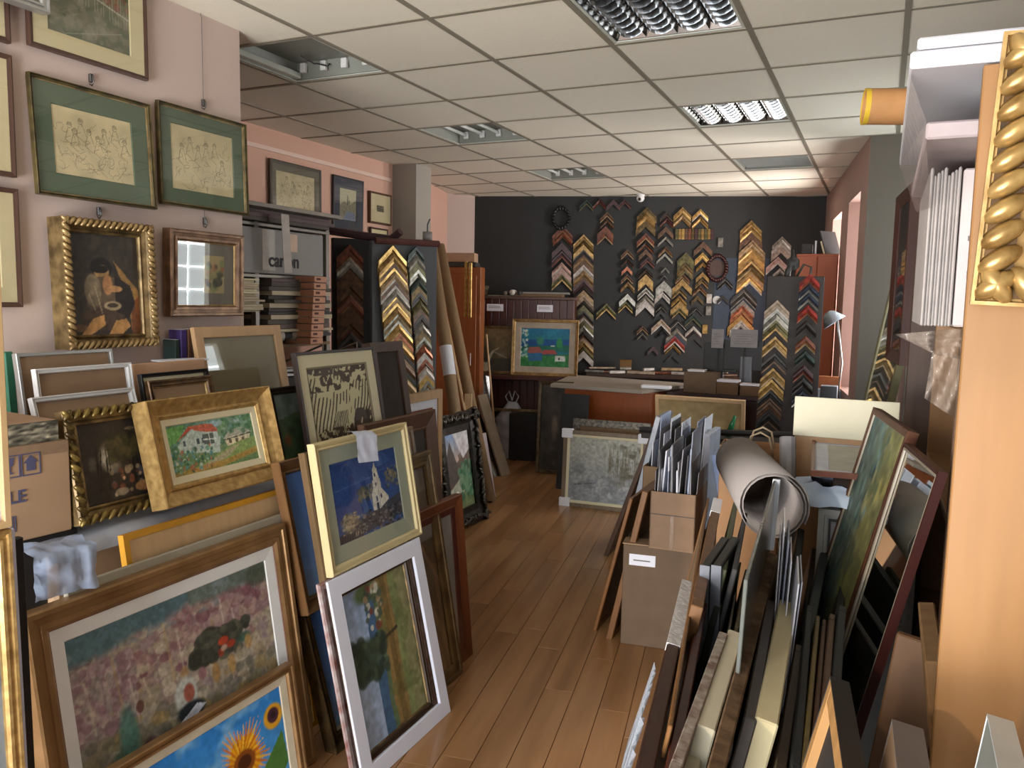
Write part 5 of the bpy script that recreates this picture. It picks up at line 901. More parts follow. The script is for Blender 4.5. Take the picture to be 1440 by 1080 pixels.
for k, (u, sx_, sz_, yy, mm, lb, rz) in enumerate(((.25, .42, .012, .05, M('9a9488', .8), 'flat grey sheet on the left half of the dresser top', 3), (.66, .5, .03, .02, KRAFT2, 'flat brown carton on the right half of the dresser top', -2), (.72, .5, .02, .03, M('8a8880', .5), 'crumpled grey sheet over the brown carton', 4))):
    o = MB().bev(-sx_/2, sx_/2, 0, .26, 0, sz_, .003).obj('flat_package', mm); o.matrix_world = ondr(u, yy, {0: .0, 1: .0, 2: .031}[k]) @ Matrix.Rotation(R(rz*.5), 4, 'Z'); tag(o, lb, 'package')
for k, (u, rd, c, lb) in enumerate(((.33, .022, '7a6f64', 'brown roll of tape on the dresser top'), (.40, .03, 'd6d0c4', 'white paper roll end on the dresser top'), (.47, .024, '3a3a3c', 'dark roll next to the white one on the dresser top'))):
    o = MB().tube([(0, 0, 0), (0, .2, 0)], rd, 14).obj('roll', M(c, .7), None, True); o.matrix_world = ondr(u, .02, rd+.013); tag(o, lb, 'roll')
o = cloth(-.12, .12, -.05, .1, 0, .1, 4, .015, 12, 12).obj('paper_bag', M('6f6454', .7), None, True); o.matrix_world = ondr(.06, .08, .1); tag(o, 'crumpled brown paper at the left end of the dresser top', 'paper')
m_ = lambda tl, tr, bl: meas(tl, tr, bl, Y=7.75, yaw=BYAW)
m = m_((680, 447.5), (732, 447), (677, 514)); m['loc'] = m['loc']; picture('framed_painting', 'heron painting in a narrow gold frame behind the blue village', 'painting', dict(loc=(dr.matrix_world @ Vector((-dw/2+dw*.26, -.13, .871))), w=m['w']*1.02, h=m['h'], yaw=BYAW, lean=6), .028, GOLDD, 'step', .03, (), a_heron, 80, lip=GOLDL)
m2 = m_((724, 439), (818, 439), (723, 517.5)); picture('framed_painting', 'blue village painting with red roofs in a gold frame on the dresser ledge', 'painting', dict(loc=(dr.matrix_world @ Vector((-dw/2+dw*.74, -.2, .871))), w=m2['w'], h=m2['h'], yaw=BYAW-3, lean=5), .032, gold('b08c58', .35, '7a5c34'), 'step', .035, [(.065, M('b8ab98', .8), 'liner', .003)], a_village, 120, lip=GOLDL)
q = AZ(720, 610, .3); boxthing('gold_moulding', 'gold moulding lying on a dark box before the dresser', 'moulding', mtx(dr.matrix_world @ Vector((-dw/2+dw*.5, -.36, .50)), BYAW), (.62, .03, .03), GOLDD)
boxthing('storage_crate', 'black crate on the floor in front of the dresser', 'box', mtx(dr.matrix_world @ Vector((-dw/2+dw*.72, -.42, 0)), BYAW), (.6, .3, .49), BLACK)
# ------------------------------------------------------------------ counter and what leans on it
DT = .88
p1, p2, p3, p4 = AZ(774, 540, DT), AZ(900, 549, DT), AZ(804, 527, DT), AZ(945, 541, DT)
dk = root('work_counter', 'work counter with grey top and orange wood front at the back', 'counter', mtx((0, 0, 0)))
b = MB(); P = [p1, p2+(p2-p1)*.02, p4+(p4-p3)*.15+np.array([0, .3, 0]), p3]; vv = [(p[0], p[1], DT) for p in P]+[(p[0], p[1], DT-.03) for p in P]; b.add(vv, [(0, 1, 2, 3), (7, 6, 5, 4), (0, 4, 5, 1), (1, 5, 6, 2), (2, 6, 7, 3), (3, 7, 4, 0)]); b.obj('top', M('a39a8e', .5, 0, .04), dk)
f0, f1 = plane_hit(796, 560, p1+np.array([0, .03, 0]), np.array([.08, -1, 0])), plane_hit(922, 560, p1+np.array([0, .03, 0]), np.array([.08, -1, 0]))
fl = MB(); fl.box(float(f0[0]), float(f1[0]), float(p1[1])+.0, float(p1[1])+.5, .02, DT-.031); fl.obj('cabinet_body', wood('84441f', .4, .1), dk); 
MB().box(float(f0[0])+.01, float(f1[0])-.01, float(p1[1])-.018, float(p1[1])-.001, .5, DT-.035).obj('front_panel', wood('8f4c24', .38, .1), dk)
# frames against the counter
YY = float(p1[1])
m = meas((757, 541), (795, 541), (760, 640), Y=YY-.1, yaw=8, floor=True); picture('framed_picture', 'large dark glazed picture in an old gold frame left of the counter', 'picture', dict(loc=(m['loc'][0]-.02, m['loc'][1], 0), w=.34, h=m['h'], yaw=8, lean=4), .035, gold('6f5c40', .4, '3a2c1c'), 'step', .03, (), a_nude, 80, glass=True)
m = meas((790, 554), (800, 554), (783, 690), Y=YY-.42, yaw=4, floor=True); solid('black_board', MB().bev(-.09, .16, 0, .03, 0, m['h'], .003), BLACK, mtx((m['loc'][0]+.03, YY-.45, 0), 4, 8), 'tall black panel leaning left of the winter picture', 'panel')
m = meas((793, 604), (911, 611), (789, 693), Z=.62, yaw=4, floor=True); print('winter', m)
lc = m['loc']; picture('framed_painting', 'old patterned frame top behind the winter picture', 'frame', dict(loc=(lc[0], lc[1]+.11, 0), w=m['w']*.94, h=m['h']+.08, yaw=m['yaw'], lean=8), .06, M('7a7264', .4, .3, .5, 40, 'lace', .4, .4, 0, None, '2f2a26'), 'flat', .03, (), None, plain=KRAFT2)
wp = picture('framed_painting', 'winter landscape with reeds in a pale frame with white corner pads', 'painting', m, .032, wood('7d6c58', .5), 'flat', .03, [(.022, CREAM, 'liner', .003)], a_winter, 150)
for sx_ in (-1, 1):
    for sz in (0, 1): x = sx_*(m['w']/2-.03); z = .0 if sz == 0 else m['h']-.06; MB().bev(x-.045, x+.045, -.008, .04, z-.004, z+.07, .004).obj('corner_pad', PAPER, wp)
q = AY(833, 697, lc[1]-.05); solid('card', MB().bev(-.07, .07, 0, .05, 0, .003, .001), CREAM, mtx((float(AZ(878, 697, 0)[0]), float(AZ(878, 697, 0)[1]), .002), 20, 0), 'small cream card on the floor by the winter picture', 'card')
# second counter behind with cartons and computer
C2Y = 7.35; q0, q1 = AY(938, 560, C2Y), AY(1070, 560, C2Y); z2 = .84
k2 = root('rear_counter', 'long dark wood counter under the computer screens', 'counter', mtx((0, 0, 0))); MB().bev(float(q0[0]), float(q1[0])+.05, C2Y, C2Y+.75, z2-.04, z2, .004).obj('top', wood('3a2018', .35), k2); MB().bev(float(q0[0])+.03, float(q1[0]), C2Y+.04, C2Y+.7, .0, z2-.04, .004).obj('cabinet_body', wood('2e1712', .4), k2)
def onc(x, w, d, h, m, name, lb, cat, yo=.02, z=z2+.001, rz=0):
    p = AY(x, 540, C2Y+yo); return boxthing(name, lb, cat, mtx((float(p[0]), C2Y+yo, z), rz, 0), (w, d, h), m)
onc(984, .30, .2, .19, M('6f5b46', .8), 'carton', 'brown carton on the rear counter left of the keyboard papers', 'box', .01); onc(978, .16, .12, .02, WHITE, 'white_package', 'white package on top of the brown carton on the rear counter', 'package', .03, z2+.193)
onc(1023, .19, .2, .11, M('6b5238', .8), 'carton', 'low brown carton in the middle of the rear counter', 'box', .01); onc(1056, .19, .2, .09, M('6b5238', .8), 'carton', 'low brown carton at the right end of the rear counter', 'box', .01, rz=2)
onc(1022, .2, .16, .02, PAPER, 'paper_stack', 'stack of white papers on the middle carton', 'paper', .02, z2+.113); onc(1054, .17, .14, .015, PAPER, 'paper_stack', 'stack of white papers on the right carton', 'paper', .02, z2+.093)
def monitor(x, y, w, h, lb, yo, rz=0, stand=True):
    p = AY(x, y, C2Y+yo); r = root('monitor', lb, 'monitor', mtx((float(p[0]), C2Y+yo, z2+.001), rz)); MB().bev(-w/2, w/2, 0, .03, float(p[2])-z2-h/2, float(p[2])-z2+h/2, .004).obj('screen', BLACK, r)
    MB().bev(-.10, .10, -.08, .1, 0, .012, .004).obj('foot', DGREY, r); MB().bev(-.035, .035, .03, .05, 0, float(p[2])-z2, .004).obj('neck', M('55565a', .4), r); return r
monitor(1012, 503, .30, .27, 'black screen in the middle of the rear counter', .3)
mr = monitor(1050, 500, .42, .28, 'black screen back with grey pillar foot at the right of the rear counter', .28)
MB().bev(-.055, .055, -.012, -.001, .05, .34, .004).obj('stand_pillar', M('5a5c62', .4), mr)
for k, (x0, x1, y0, y1, lb) in enumerate(((1000, 1018, 463, 489, 'narrow printed notice above the rear counter screens'), (1027, 1066, 464, 488, 'wide printed notice above the rear counter screens'))):
    a, c = AY(x0, y1, C2Y+.2), AY(x1, y0, C2Y+.2); n_ = root('paper_notice', lb, 'notice', mtx(((a[0]+c[0])/2, C2Y+.2, a[2]), 2)); ww = float(c[0]-a[0]); hh = float(c[2]-a[2]); MB().bev(-ww/2, ww/2, 0, .003, 0, hh, .001).obj('sheet', M('8f8c8c', .8), n_)
    for j in range(5): MB().box(-ww*.35+.01*(j % 2), ww*.33-.02*(j % 3), -.001, .0, hh*(.2+.13*j), hh*(.2+.13*j)+.006).obj('text_line', GREY, n_)
    MB().tube([(0, .004, -(a[2]-z2)), (0, .004, .02)], .004, 6).obj('stand_rod', DGREY, n_)
# clutter of offcuts on the bench under the dark wall
bn = root('rear_bench', 'dark bench along the back wall covered with wood offcuts', 'bench', mtx((float(bwall(890, 540, .25)[0]), float(bwall(890, 540, .25)[1]), 0), BYAW)); MB().bev(-.5, 1.1, -.2, .2, .86, .90, .004).obj('top', DARKB, bn); MB().bev(-.46, 1.05, -.15, .18, 0, .86, .004).obj('cabinet_body', M('241a16', .6), bn)
rr = random.Random(12); words = ['left end', 'second', 'third', 'fourth', 'fifth', 'sixth', 'seventh', 'eighth', 'ninth', 'tenth', 'eleventh', 'twelfth', 'thirteenth', 'fourteenth', 'fifteenth', 'sixteenth', 'seventeenth', 'right end']
for k in range(18):
    L = rr.uniform(.12, .3); c = ['tan', 'brown', 'white', 'beige', 'rust', 'silver'][rr.randrange(6)]; o = MB().bev(-L/2, L/2, -.015, .015, 0, rr.uniform(.015, .03), .003).obj('wood_offcut', CMM[c]); o.matrix_world = bn.matrix_world @ Matrix.Translation((-.42+k*.083, rr.uniform(-.14, .1), .902+.03*(k % 3 == 1))) @ Matrix.Rotation(rr.uniform(-.7, .7), 4, 'Z'); tag(o, '%s moulding offcut on the rear bench, %s' % (WORD[c], words[k] if 'end' in words[k] else words[k]+' from the left'), 'offcut', 'offcuts on the rear bench')
q = bwall(880, 505, .2); boxthing('block', 'yellow-brown block among the offcuts on the rear bench', 'block', mtx((float(q[0]), float(q[1]), .935), BYAW), (.13, .08, .1), M('6a4a1c', .6))
q = AY(893, 530, 7.6); boxthing('foam_strip', 'long white package on the right end of the grey counter top', 'package', mtx(AZ(921, 547, DT+.001), 4, 0), (.26, .12, .03), WHITE); boxthing('foam_strip', 'second white package lying on the first on the grey counter', 'package', mtx(AZ(921, 547, DT+.033)*[1, 1, 0]+[0, .01, DT+.033], 2, 0), (.25, .10, .025), PAPER)
# pale framed board in front of the rear counter
m = meas((921, 556), (1048, 563), (922, 612), Y=6.5, yaw=2, floor=True); picture('framed_board', 'wide brown board in a pale wood frame before the rear counter', 'board', m, .03, PALEW, 'flat', .03, (), a_brown, 60, artmat=PRINT)
# orange cabinet by the right corner with easel picture, lamp and desk
cab = root('cabinet', 'tall orange wood cabinet in the right rear corner', 'cabinet', mtx((float(AY(1150, 357, 7.5)[0]), 7.5, 0), 6)); cw = float(AY(1179, 357, 7.5)[0]-AY(1120, 357, 7.5)[0]); ch = float(AY(1150, 357, 7.5)[2])
MB().bev(-cw/2, cw/2, 0, .26, 0, ch, .004).obj('carcass', wood('a85a34', .45, .06), cab); MB().bev(-cw/2+.01, -.003, -.018, 0, .06, ch-.02, .003).obj('door', wood('a85a34', .45, .06), cab); MB().bev(.003, cw/2-.01, -.018, 0, .06, ch-.02, .003).obj('door', wood('a85a34', .45, .06), cab)
p = AY(1172, 356, 7.55); r = root('propped_photo', 'small photo propped slanting on top of the orange cabinet', 'photo', mtx((float(p[0]), 7.6, ch+.002), 50, 22)); MB().bev(-.09, .09, 0, .012, 0, .22, .002).obj('frame', DGREY, r); MB().bev(-.02, .02, .012, .09, 0, .16, .002).obj('prop', CREAM, r)
p = AY(1139, 350, 7.58); r = root('desk_gadget', 'grey box and upright white stick on the orange cabinet', 'device', mtx((float(p[0]), 7.58, ch+.001), 0)); MB().bev(-.07, .02, 0, .08, 0, .09, .008).obj('box', DGREY, r); MB().tube([(.045, .03, 0), (.045, .03, .12)], .008, 8).obj('stick', PAPER, r)
# carved dark bust / handles above the brown board
p = AY(1116, 383, 5.7); r = root('dark_ornament', 'dark twisted ornament rising behind the brown sample board', 'ornament', mtx((float(p[0]), 5.84, float(p[2])-.06), 10)); MB().tube([(-.06, 0, 0), (-.05, 0, .08), (-.02, 0, .14), (-.03, 0, .22)], .024, 8, r2=.010).obj('body', M('2a2724', .5), r, True); MB().tube([(0, 0, .02), (.05, 0, .12), (.1, 0, .1), (.09, 0, .0)], .009, 7).obj('handle', M('3a342e', .5), r, True); MB().bev(-.06, .02, -.015, .015, .08, .17, .02).obj('bulge', M('2a2724', .5), r, True)
MB().bev(-.1, .12, -.02, .02, -.03, .005, .003).obj('base', M('2a2724', .5), r)
# desk lamp, tray, chair area at right of the brown board
p = AY(1173, 470, 6.8); dl = root('desk_lamp', 'desk lamp with pale blue shade in the right rear corner', 'lamp', mtx((float(p[0]), 6.8, .862), 0)); LB = M('9fb6c4', .3, .1)
b = MB(); n = 18; v = []; tz = float(AY(1182, 447, 6.8)[2])-.86
for (rr_, zz) in ((.02, .05), (.045, .035), (.095, -.05), (.09, -.05), (.04, .03)):
    for k in range(n): a = 2*PI*k/n; v.append((rr_*math.cos(a), rr_*math.sin(a), zz))
b.add(v, [(i*n+k, i*n+(k+1) % n, (i+1)*n+(k+1) % n, (i+1)*n+k) for i in range(4) for k in range(n)]+[tuple(range(n))]); sh = b.obj('lamp_shade', LB, dl, True); sh.matrix_local = Matrix.Translation((-.03, 0, tz)) @ Matrix.Rotation(R(-35), 4, 'Y')
MB().tube([(.05, 0, .01), (.07, 0, tz*.5), (.01, 0, tz+.04)], .008, 8).obj('arm', SILVER, dl, True); MB().tube([(.05, 0, 0), (.05, 0, .015)], .06, 16).obj('base', SILVER, dl, True)
rd = root('side_desk', 'low desk with blue-white tops at the right rear window', 'desk', mtx((float(AY(1185, 500, 6.8)[0])-.19, 6.7, 0), 6)); MB().bev(-.24, .16, 0, .4, .80, .86, .006).obj('top', M('8fa2b4', .4), rd); MB().bev(-.22, .14, .03, .38, 0, .80, .004).obj('body', M('4a4440', .6), rd)
for k, (w1, h1, z_, cc, lb) in enumerate(((.22, .10, .862, 'a9b8c8', 'pale blue tray on the side desk by the rear window'), (.2, .10, 1.0, 'b87a50', 'orange folder standing on the pale blue tray'))):
    boxthing('tray' if k == 0 else 'folder', lb, 'tray' if k == 0 else 'folder', mtx((float(AY(1176, 500, 6.75)[0])-.06, 6.83, z_), 0), (w1, .05 if k else .2, h1 if k else .13), M(cc, .6))
q = AY(1160, 530, 6.4); boxthing('carton', 'small grey white carton right of the brown sample board', 'box', mtx((float(q[0])+.03, 6.42, .86), 0), (.12, .1, .2), M('8e98a4', .5)); boxthing('floor_cabinet', 'dark low cabinet under the small grey white carton', 'cabinet', mtx((float(q[0])+.05, 6.36, 0), 0), (.22, .3, .858), M('3a3230', .6))
# ------------------------------------------------------------------ right side: boxes of papers, bags, the big roll
def slab(name, lb, cat, pt, pb, y0, t, L, m, yaw=0, group=None, dz=0, edge=None, top=None, kind='box', zb=0.0, glass=None, tk=None):
    """a board stood on its edge: near vertical edge seen from pt (top) to pb (bottom) at depth y0, thickness t, running back L"""
    T = AY(*pt, y0); B = AY(*pb, y0); k = (T[0]-B[0])/(T[2]-B[2]); X0 = B[0]-k*(B[2]-zb); H = math.hypot(T[2]-zb, T[0]-X0); an = math.degrees(math.atan2(T[0]-X0, T[2]-zb))
    mt = Matrix.Translation((X0, y0, zb)) @ Matrix.Rotation(R(yaw), 4, 'Z') @ Matrix.Rotation(R(an), 4, 'Y')
    r = root(name, lb, cat, mt, group)
    if kind == 'box': MB().bev(0, t, 0, L, 0, H, min(.003, t*.2)).obj('panel', m, r)
    else:   # picture frame seen from its edge
        f = kind; 
        for (a, c, e, g) in ((0, f, 0, H), (L-f, L, 0, H), (f, L-f, 0, f), (f, L-f, H-f, H)): MB().bev(0, t, a, c, e, g, .003).obj('rail', m, r)
        MB().box(t*.45, t*.6, f-.002, L-f+.002, f-.002, H-f+.002).obj('canvas', tk or KRAFT2, r)
    if edge is not None: MB().bev(-.0015, t+.0015, -.0025, .0005, H*edge[1], H*edge[2]+.002, .0008).obj('edge_tape', edge[0], r)
    return r, H
# two wood frames by the aisle
slab('wood_frame', 'left of two brown wooden frames leaning at the aisle beside the cartons', 'frame', (885, 700), (843, 852), 3.72, .018, .5, wood('7a4f28', .4), kind=.04)
slab('wood_frame', 'right of two brown wooden frames leaning at the aisle, touching the lower carton', 'frame', (903, 690), (853, 893), 3.66, .03, .5, wood('7a5230', .4), kind=.04)
slab('wood_frame', 'dark frame leaning behind the two aisle frames near the winter picture', 'frame', (914, 612), (880, 700), 4.9, .03, .4, wood('4d3526', .4), kind=.05)
# lower carton, upper carton with envelopes
q = AZ(872, 905, 0); q2 = AZ(906, 911, 0); 
lc_ = root('cardboard_box', 'tall lower carton with a small white label standing in the aisle', 'box', mtx((float(q[0]), float(q[1]), 0), 8, 0)); LH = .50
MB().bev(0, .5, 0, .40, 0, LH, .005).obj('carton', M('6b5644', .8, 0, .08), lc_); MB().bev(-.004, .24, -.004, .1, LH, LH+.006, .001).obj('flap', KRAFT, lc_); MB().bev(.25, .5, -.004, .12, LH, LH+.008, .001).obj('flap', KRAFT, lc_)
MB().bev(.03, .155, -.002, 0, LH-.10, LH-.045, .0006).obj('paper_label', PAPER, lc_); MB().box(.05, .13, -.003, -.002, LH-.077, LH-.071).obj('label_line', GREY, lc_)
e0, e1 = AZ(912, 773, LH), AZ(976, 777, LH); ew = float(np.linalg.norm((e1-e0)[:2])); eh = float(AY(913, 693, e0[1])[2])-LH
eb = root('cardboard_box', 'upper carton packed with grey and white envelopes', 'box', mtx((float(e0[0]), float(e0[1]), LH+.01), 3, 0))
for (a, c, d, e) in ((0, ew, 0, .006), (0, ew, .34, .346), (0, .006, 0, .346), (ew-.006, ew, 0, .346)): MB().bev(a, c, d, e, 0, eh, .001).obj('carton_side', M('846a54', .8, 0, .08), eb)
MB().box(0, ew, 0, .346, 0, .006).obj('carton_bottom', KRAFT, eb); MB().box(ew*.46, ew*.54, -.001, 0, 0, eh*.62).obj('packing_tape', filmm('8a6a4c', .7, .3, .1), eb); MB().box(0, ew, -.0012, 0, eh*.60, eh*.615).obj('carton_slot', DGREY, eb)
rr = random.Random(5); names = ['leftmost', 'second', 'third', 'fourth', 'fifth', 'sixth', 'seventh', 'eighth', 'ninth', 'tenth', 'eleventh', 'twelfth', 'thirteenth', 'fourteenth', 'fifteenth', 'sixteenth', 'seventeenth', 'eighteenth', 'rightmost']
hs = [.10, .14, .2, .12, .24, .26, .12, .2, .22, .16, .24, .13, .15, .2, .26, .3, .2, .14, .1]
cols = [M('8a888c', .6), PAPER, M('bcc6dc', .7), M('5a585a', .6), PAPER, M('a5a2a6', .6)]
for k in range(19):
    wv = ew*(.03+.93*k/19); lean = rr.uniform(-6, 10); o = MB().bev(0, .003+.002*(k % 3), 0, .28, 0, eh*.98+hs[k]*rr.uniform(.75, 1.0), .0008).obj('envelope', cols[(k*5+k//3) % 6]); c_ = cols[(k*5+k//3) % 6]
    o.matrix_world = eb.matrix_world @ Matrix.Translation((wv, .02+rr.uniform(0, .02), .008)) @ Matrix.Rotation(R(lean*.35), 4, 'Y') @ Matrix.Rotation(R(rr.uniform(-3, 3)), 4, 'X'); tag(o, '%s envelope standing in the upper carton, %s of its row' % ({True: 'white', False: 'grey'}[c_ is PAPER], names[k]), 'envelope', 'envelopes in the upper carton')
# second open carton further back with taller sheets
g0 = AY(905, 640, 4.35); bk = root('cardboard_box', 'rear open carton full of tall white sheets behind the envelopes', 'box', mtx((float(g0[0]), 4.35, 0), 2, 0)); BWd = float(AY(1000, 640, 4.35)[0]-g0[0])*.95; BH = float(AY(905, 655, 4.35)[2])
for (a, c, d, e) in ((0, BWd, 0, .006), (0, BWd, .34, .346), (0, .006, 0, .346), (BWd-.006, BWd, 0, .346)): MB().bev(a, c, d, e, 0, BH, .001).obj('carton_side', KRAFT2, bk)
MB().box(0, BWd, 0, .346, 0, .006).obj('carton_bottom', KRAFT2, bk)
for k in range(16):
    top = [618, 600, 582, 606, 590, 586, 600, 602, 592, 612, 620, 606, 590, 586, 600, 612][k]; px = 912+5.4*k; T = float(AY(px, top, 4.45)[2]); c_ = [PAPER, M('8f8c8e', .6), M('b4bfd8', .7), PAPER, M('57555a', .6)][k % 5]
    o = MB().bev(0, .004, 0, .26, 0, max(.1, T-.01), .0008).obj('paper_sheet', c_); o.matrix_world = bk.matrix_world @ Matrix.Translation((.02+BWd*.9*k/16, .03+.01*(k % 3), .008)) @ Matrix.Rotation(R([1.5, 2.5, 1][k % 3]), 4, 'Y'); tag(o, '%s tall sheet in the rear open carton, %s' % ('white' if c_ is PAPER else 'grey-blue', ('%s from the left' % (['first', 'second', 'third', 'fourth', 'fifth', 'sixth', 'seventh', 'eighth', 'ninth', 'tenth', 'eleventh', 'twelfth', 'thirteenth', 'fourteenth', 'fifteenth', 'sixteenth'][k]))), 'sheet', 'tall sheets in the rear carton')
slab('wrapped_board', 'white wrapped board with blue stripe right of the envelopes', 'board', (1000, 640), (1009, 700), 4.0, .03, .35, M('9fb0d8', .5), edge=(M('3f66c4', .5), .45, .75))
slab('wrapped_board', 'grey film-wrapped board left of the rear carton', 'board', (922, 585), (905, 650), 4.45, .03, .3, filmm('b0b6c0', .8, .2, .4))
slab('wrapped_board', 'pale wrapped board behind the blue-striped one', 'board', (990, 610), (985, 700), 4.3, .035, .3, M('b7bccb', .6))
# paper carrier bag
q = AY(1012, 700, 3.75); pb = root('paper_bag', 'brown paper carrier bag with twisted handles behind the big roll', 'bag', mtx((float(AY(1052, 700, 3.75)[0]), 3.75, 0), 4)); bw_ = float(AY(1096, 640, 3.75)[0]-AY(1010, 640, 3.75)[0])/2; bh = float(AY(1050, 628, 3.75)[2])
b = MB(); 
for (a, c, d, e) in ((-bw_, bw_, 0, .003), (-bw_, bw_, .17, .173), (-bw_, -bw_+.003, 0, .173), (bw_-.003, bw_, 0, .173)): b.box(a, c, d, e, 0, bh)
b.box(-bw_, bw_, 0, .17, 0, .003); b.obj('body', M('a8805c', .75, 0, .06), pb)
for yy in (.0, .17): MB().tube([(-.02+.06*0, yy, bh-.04), (-.0, yy, bh+.05), (.04, yy, bh+.07), (.08, yy, bh+.05), (.10, yy, bh-.04)], .005, 7).obj('handle', M('c9b494', .7), pb, True)
# black rail with green bottle behind
a, c = AY(900, 604, 5.0), AY(1122, 612, 5.0); solid('black_rail', MB().tube([a, c], .02, 8), BLACK, None, 'black rail running behind the cartons and the paper bag', 'rail'); 
gb = root('stand_table', 'dark trestle shelf carrying the black rail behind the boxes', 'table', Matrix.Translation((0, 0, 0))); MB().bev(float(a[0]), float(c[0]), 5.03, 5.3, float(a[2])-.06, float(a[2])-.02, .004).obj('top', M('2c2522', .6), gb)
for x in (float(a[0])+.05, float(c[0])-.05): MB().bev(x-.02, x+.02, 5.1, 5.14, 0, float(a[2])-.06, .003).obj('leg', M('2c2522', .6), gb)
q = AY(1024, 605, 5.15); r = root('green_bottle', 'slanting green bottle standing on the dark trestle shelf', 'bottle', mtx((float(q[0]), 5.15, float(a[2])-.02), 0, 0, 16)); MB().tube([(0, 0, 0), (0, 0, .085), (0, 0, .1), (0, 0, .14)], .02, 12, r2=.009).obj('body', M('2a7a4c', .15, 0, .1), r, True)
# big roll
def scroll(name, lb, pb_, pt_, r0, m, turns=2.2):
    B = np.asarray(pb_); T = np.asarray(pt_); d = Vector(T-B); L = d.length; d.normalize(); a = d.orthogonal().normalized(); c = d.cross(a); n = int(22*turns); v = []
    for j in range(2):
        for k in range(n+1):
            t = 2*PI*turns*k/n; rad = r0*(.80+.2*k/n); p = (a*math.cos(t)+c*math.sin(t))*rad+d*(L*j); v.append(tuple(p))
    f = [(k, k+1, n+2+k, n+1+k) for k in range(n)]; b = MB(); b.add(v, f); o = b.obj(name, m, None, True); o.location = B; md = o.modifiers.new('t', 'SOLIDIFY'); md.thickness = .002; return tag(o, lb, 'roll')
ROLLM = M('968f8c', .7, 0, .03, 5)
rb = AY(1088, 712, 2.62); rt_ = AY(1040, 648, 3.7)
scroll('paper_roll', 'big loose roll of white-grey paper lying on top of the pile', rb, rt_, .112, ROLLM)
# white board, tan board, table with tray frame
q0, q1 = AY(1118, 612, 3.45), AY(1268, 632, 3.45); zt = float(AY(1118, 557, 3.45)[2]); tl_, tr_ = AY(1118, 557, 3.45), AY(1266, 568, 3.45)
bw2 = float(tr_[0]-tl_[0]); bd = root('cabinet', 'pale wood low cabinet with a bright cream sheet across its top', 'cabinet', mtx(((tl_[0]+tr_[0])/2, 3.46, 0), 0)); MB().bev(-bw2/2+.005, bw2/2, .004, .4, 0, float(q0[2])+.05, .004).obj('carcass', wood('b58c62', .5, .08), bd)
solid('white_board', MB().bev(-bw2/2, bw2/2, 0, .006, 0, zt-float(q0[2]), .002), M('dcd6bc', .6, 0, .02), mtx(((tl_[0]+tr_[0])/2, 3.45, float(q0[2])), 0, 0), 'bright cream board standing along the top of the pale low cabinet', 'board')
solid('wrapped_tube', MB().tube([AY(1108, 790, 3.2), AY(1108, 615, 3.35)], .032, 10), filmm('a8a4a4', .7, .2, .4), None, 'film-wrapped grey profile standing left of the pale low cabinet', 'profile')
# white metal cabinet under the paper plate
cz = .95; c0, c1 = AZ(1160, 712, cz), AZ(1220, 716, cz); cy = float(c0[1]); wc = root('white_cabinet', 'small white framed cabinet under the blue-white paper disc', 'cabinet', mtx((float(c0[0])+.14, cy, 0), 0)); MB().bev(-.16, .16, .012, .34, 0, cz-.01, .004).obj('body', M('b8b7b4', .5), wc)
rg = MB().ring(.32, .40, [(0, .012), (0, 0), (.02, 0), (.022, .006), (.03, .006), (.03, .012)], cz-.41).obj('door_frame', M('c6c4bd', .4), wc); MB().ring(.25, .33, [(0, .008), (0, .002), (.008, .002), (.008, .008)], cz-.375).obj('dark_trim', M('4a4c4c', .5), wc); MB().box(-.12, .12, .006, .010, cz-.36, cz-.06).obj('door_panel', M('aca8ac', .5), wc)
pq = AZ(1180, 690, cz+.04); b = MB(); n = 30; v = [(0, 0, .03)]
for (rad, zz) in ((.10, .03), (.15, .02), (.175, -.01), (.18, -.03)):
    for k in range(n): t = 2*PI*k/n; w_ = 1+.04*math.sin(5*t)+.02*math.sin(9*t); v.append((rad*w_*math.cos(t), rad*w_*math.sin(t), zz+.006*math.sin(7*t)))
b.add(v, [(0, 1+k, 1+(k+1) % n) for k in range(n)]+[(1+i*n+k, 1+i*n+(k+1) % n, 1+(i+1)*n+(k+1) % n, 1+(i+1)*n+k) for i in range(3) for k in range(n)])
solid('paper_disc', b, M('c2d4ee', .6, 0, .03), mtx((float(pq[0]), float(pq[1])+.05, cz+.032), 0), 'blue-white crumpled paper disc on the white framed cabinet', 'paper', None, True)
tz = 1.08; t0, t1, t2, t3 = AZ(1155, 626, tz), AZ(1250, 629, tz), AZ(1176, 663, tz), AZ(1245, 667, tz); tw = float(t1[0]-t2[0])
lf = root('tray_frame', 'white mat picture lying flat in a thin red-brown frame', 'frame', Matrix.Translation(((t2[0]+t3[0])/2+.05, (t2[1]+t0[1])/2-.28, tz)) @ Matrix.Rotation(R(4), 4, 'Z') @ Matrix.Rotation(-PI/2+R(3), 4, 'X'))
fh = float(t0[1]-t2[1]); fw_ = .42; MB().ring(fw_, fh, [(0, .02), (0, 0), (.012, 0), (.012, .012)]).obj('moulding', wood('7d4a38', .4), lf); MB().ring(fw_-.02, fh-.02, [(0, .012), (0, .007), (.05, .008), (.05, .012)], .01).obj('mat', M('d8dce8', .7), lf); MB().box(-fw_/2+.05, fw_/2-.05, .009, .012, .05, fh-.05).obj('inner_panel', M('bcbcae', .6), lf)
boxthing('storage_crate', 'dark crate hidden under the flat red-brown framed mat', 'box', mtx((float((t2[0]+t3[0])/2)+.06, 3.06, 0), 0), (.3, .3, tz-.03), M('3f2f28', .7))
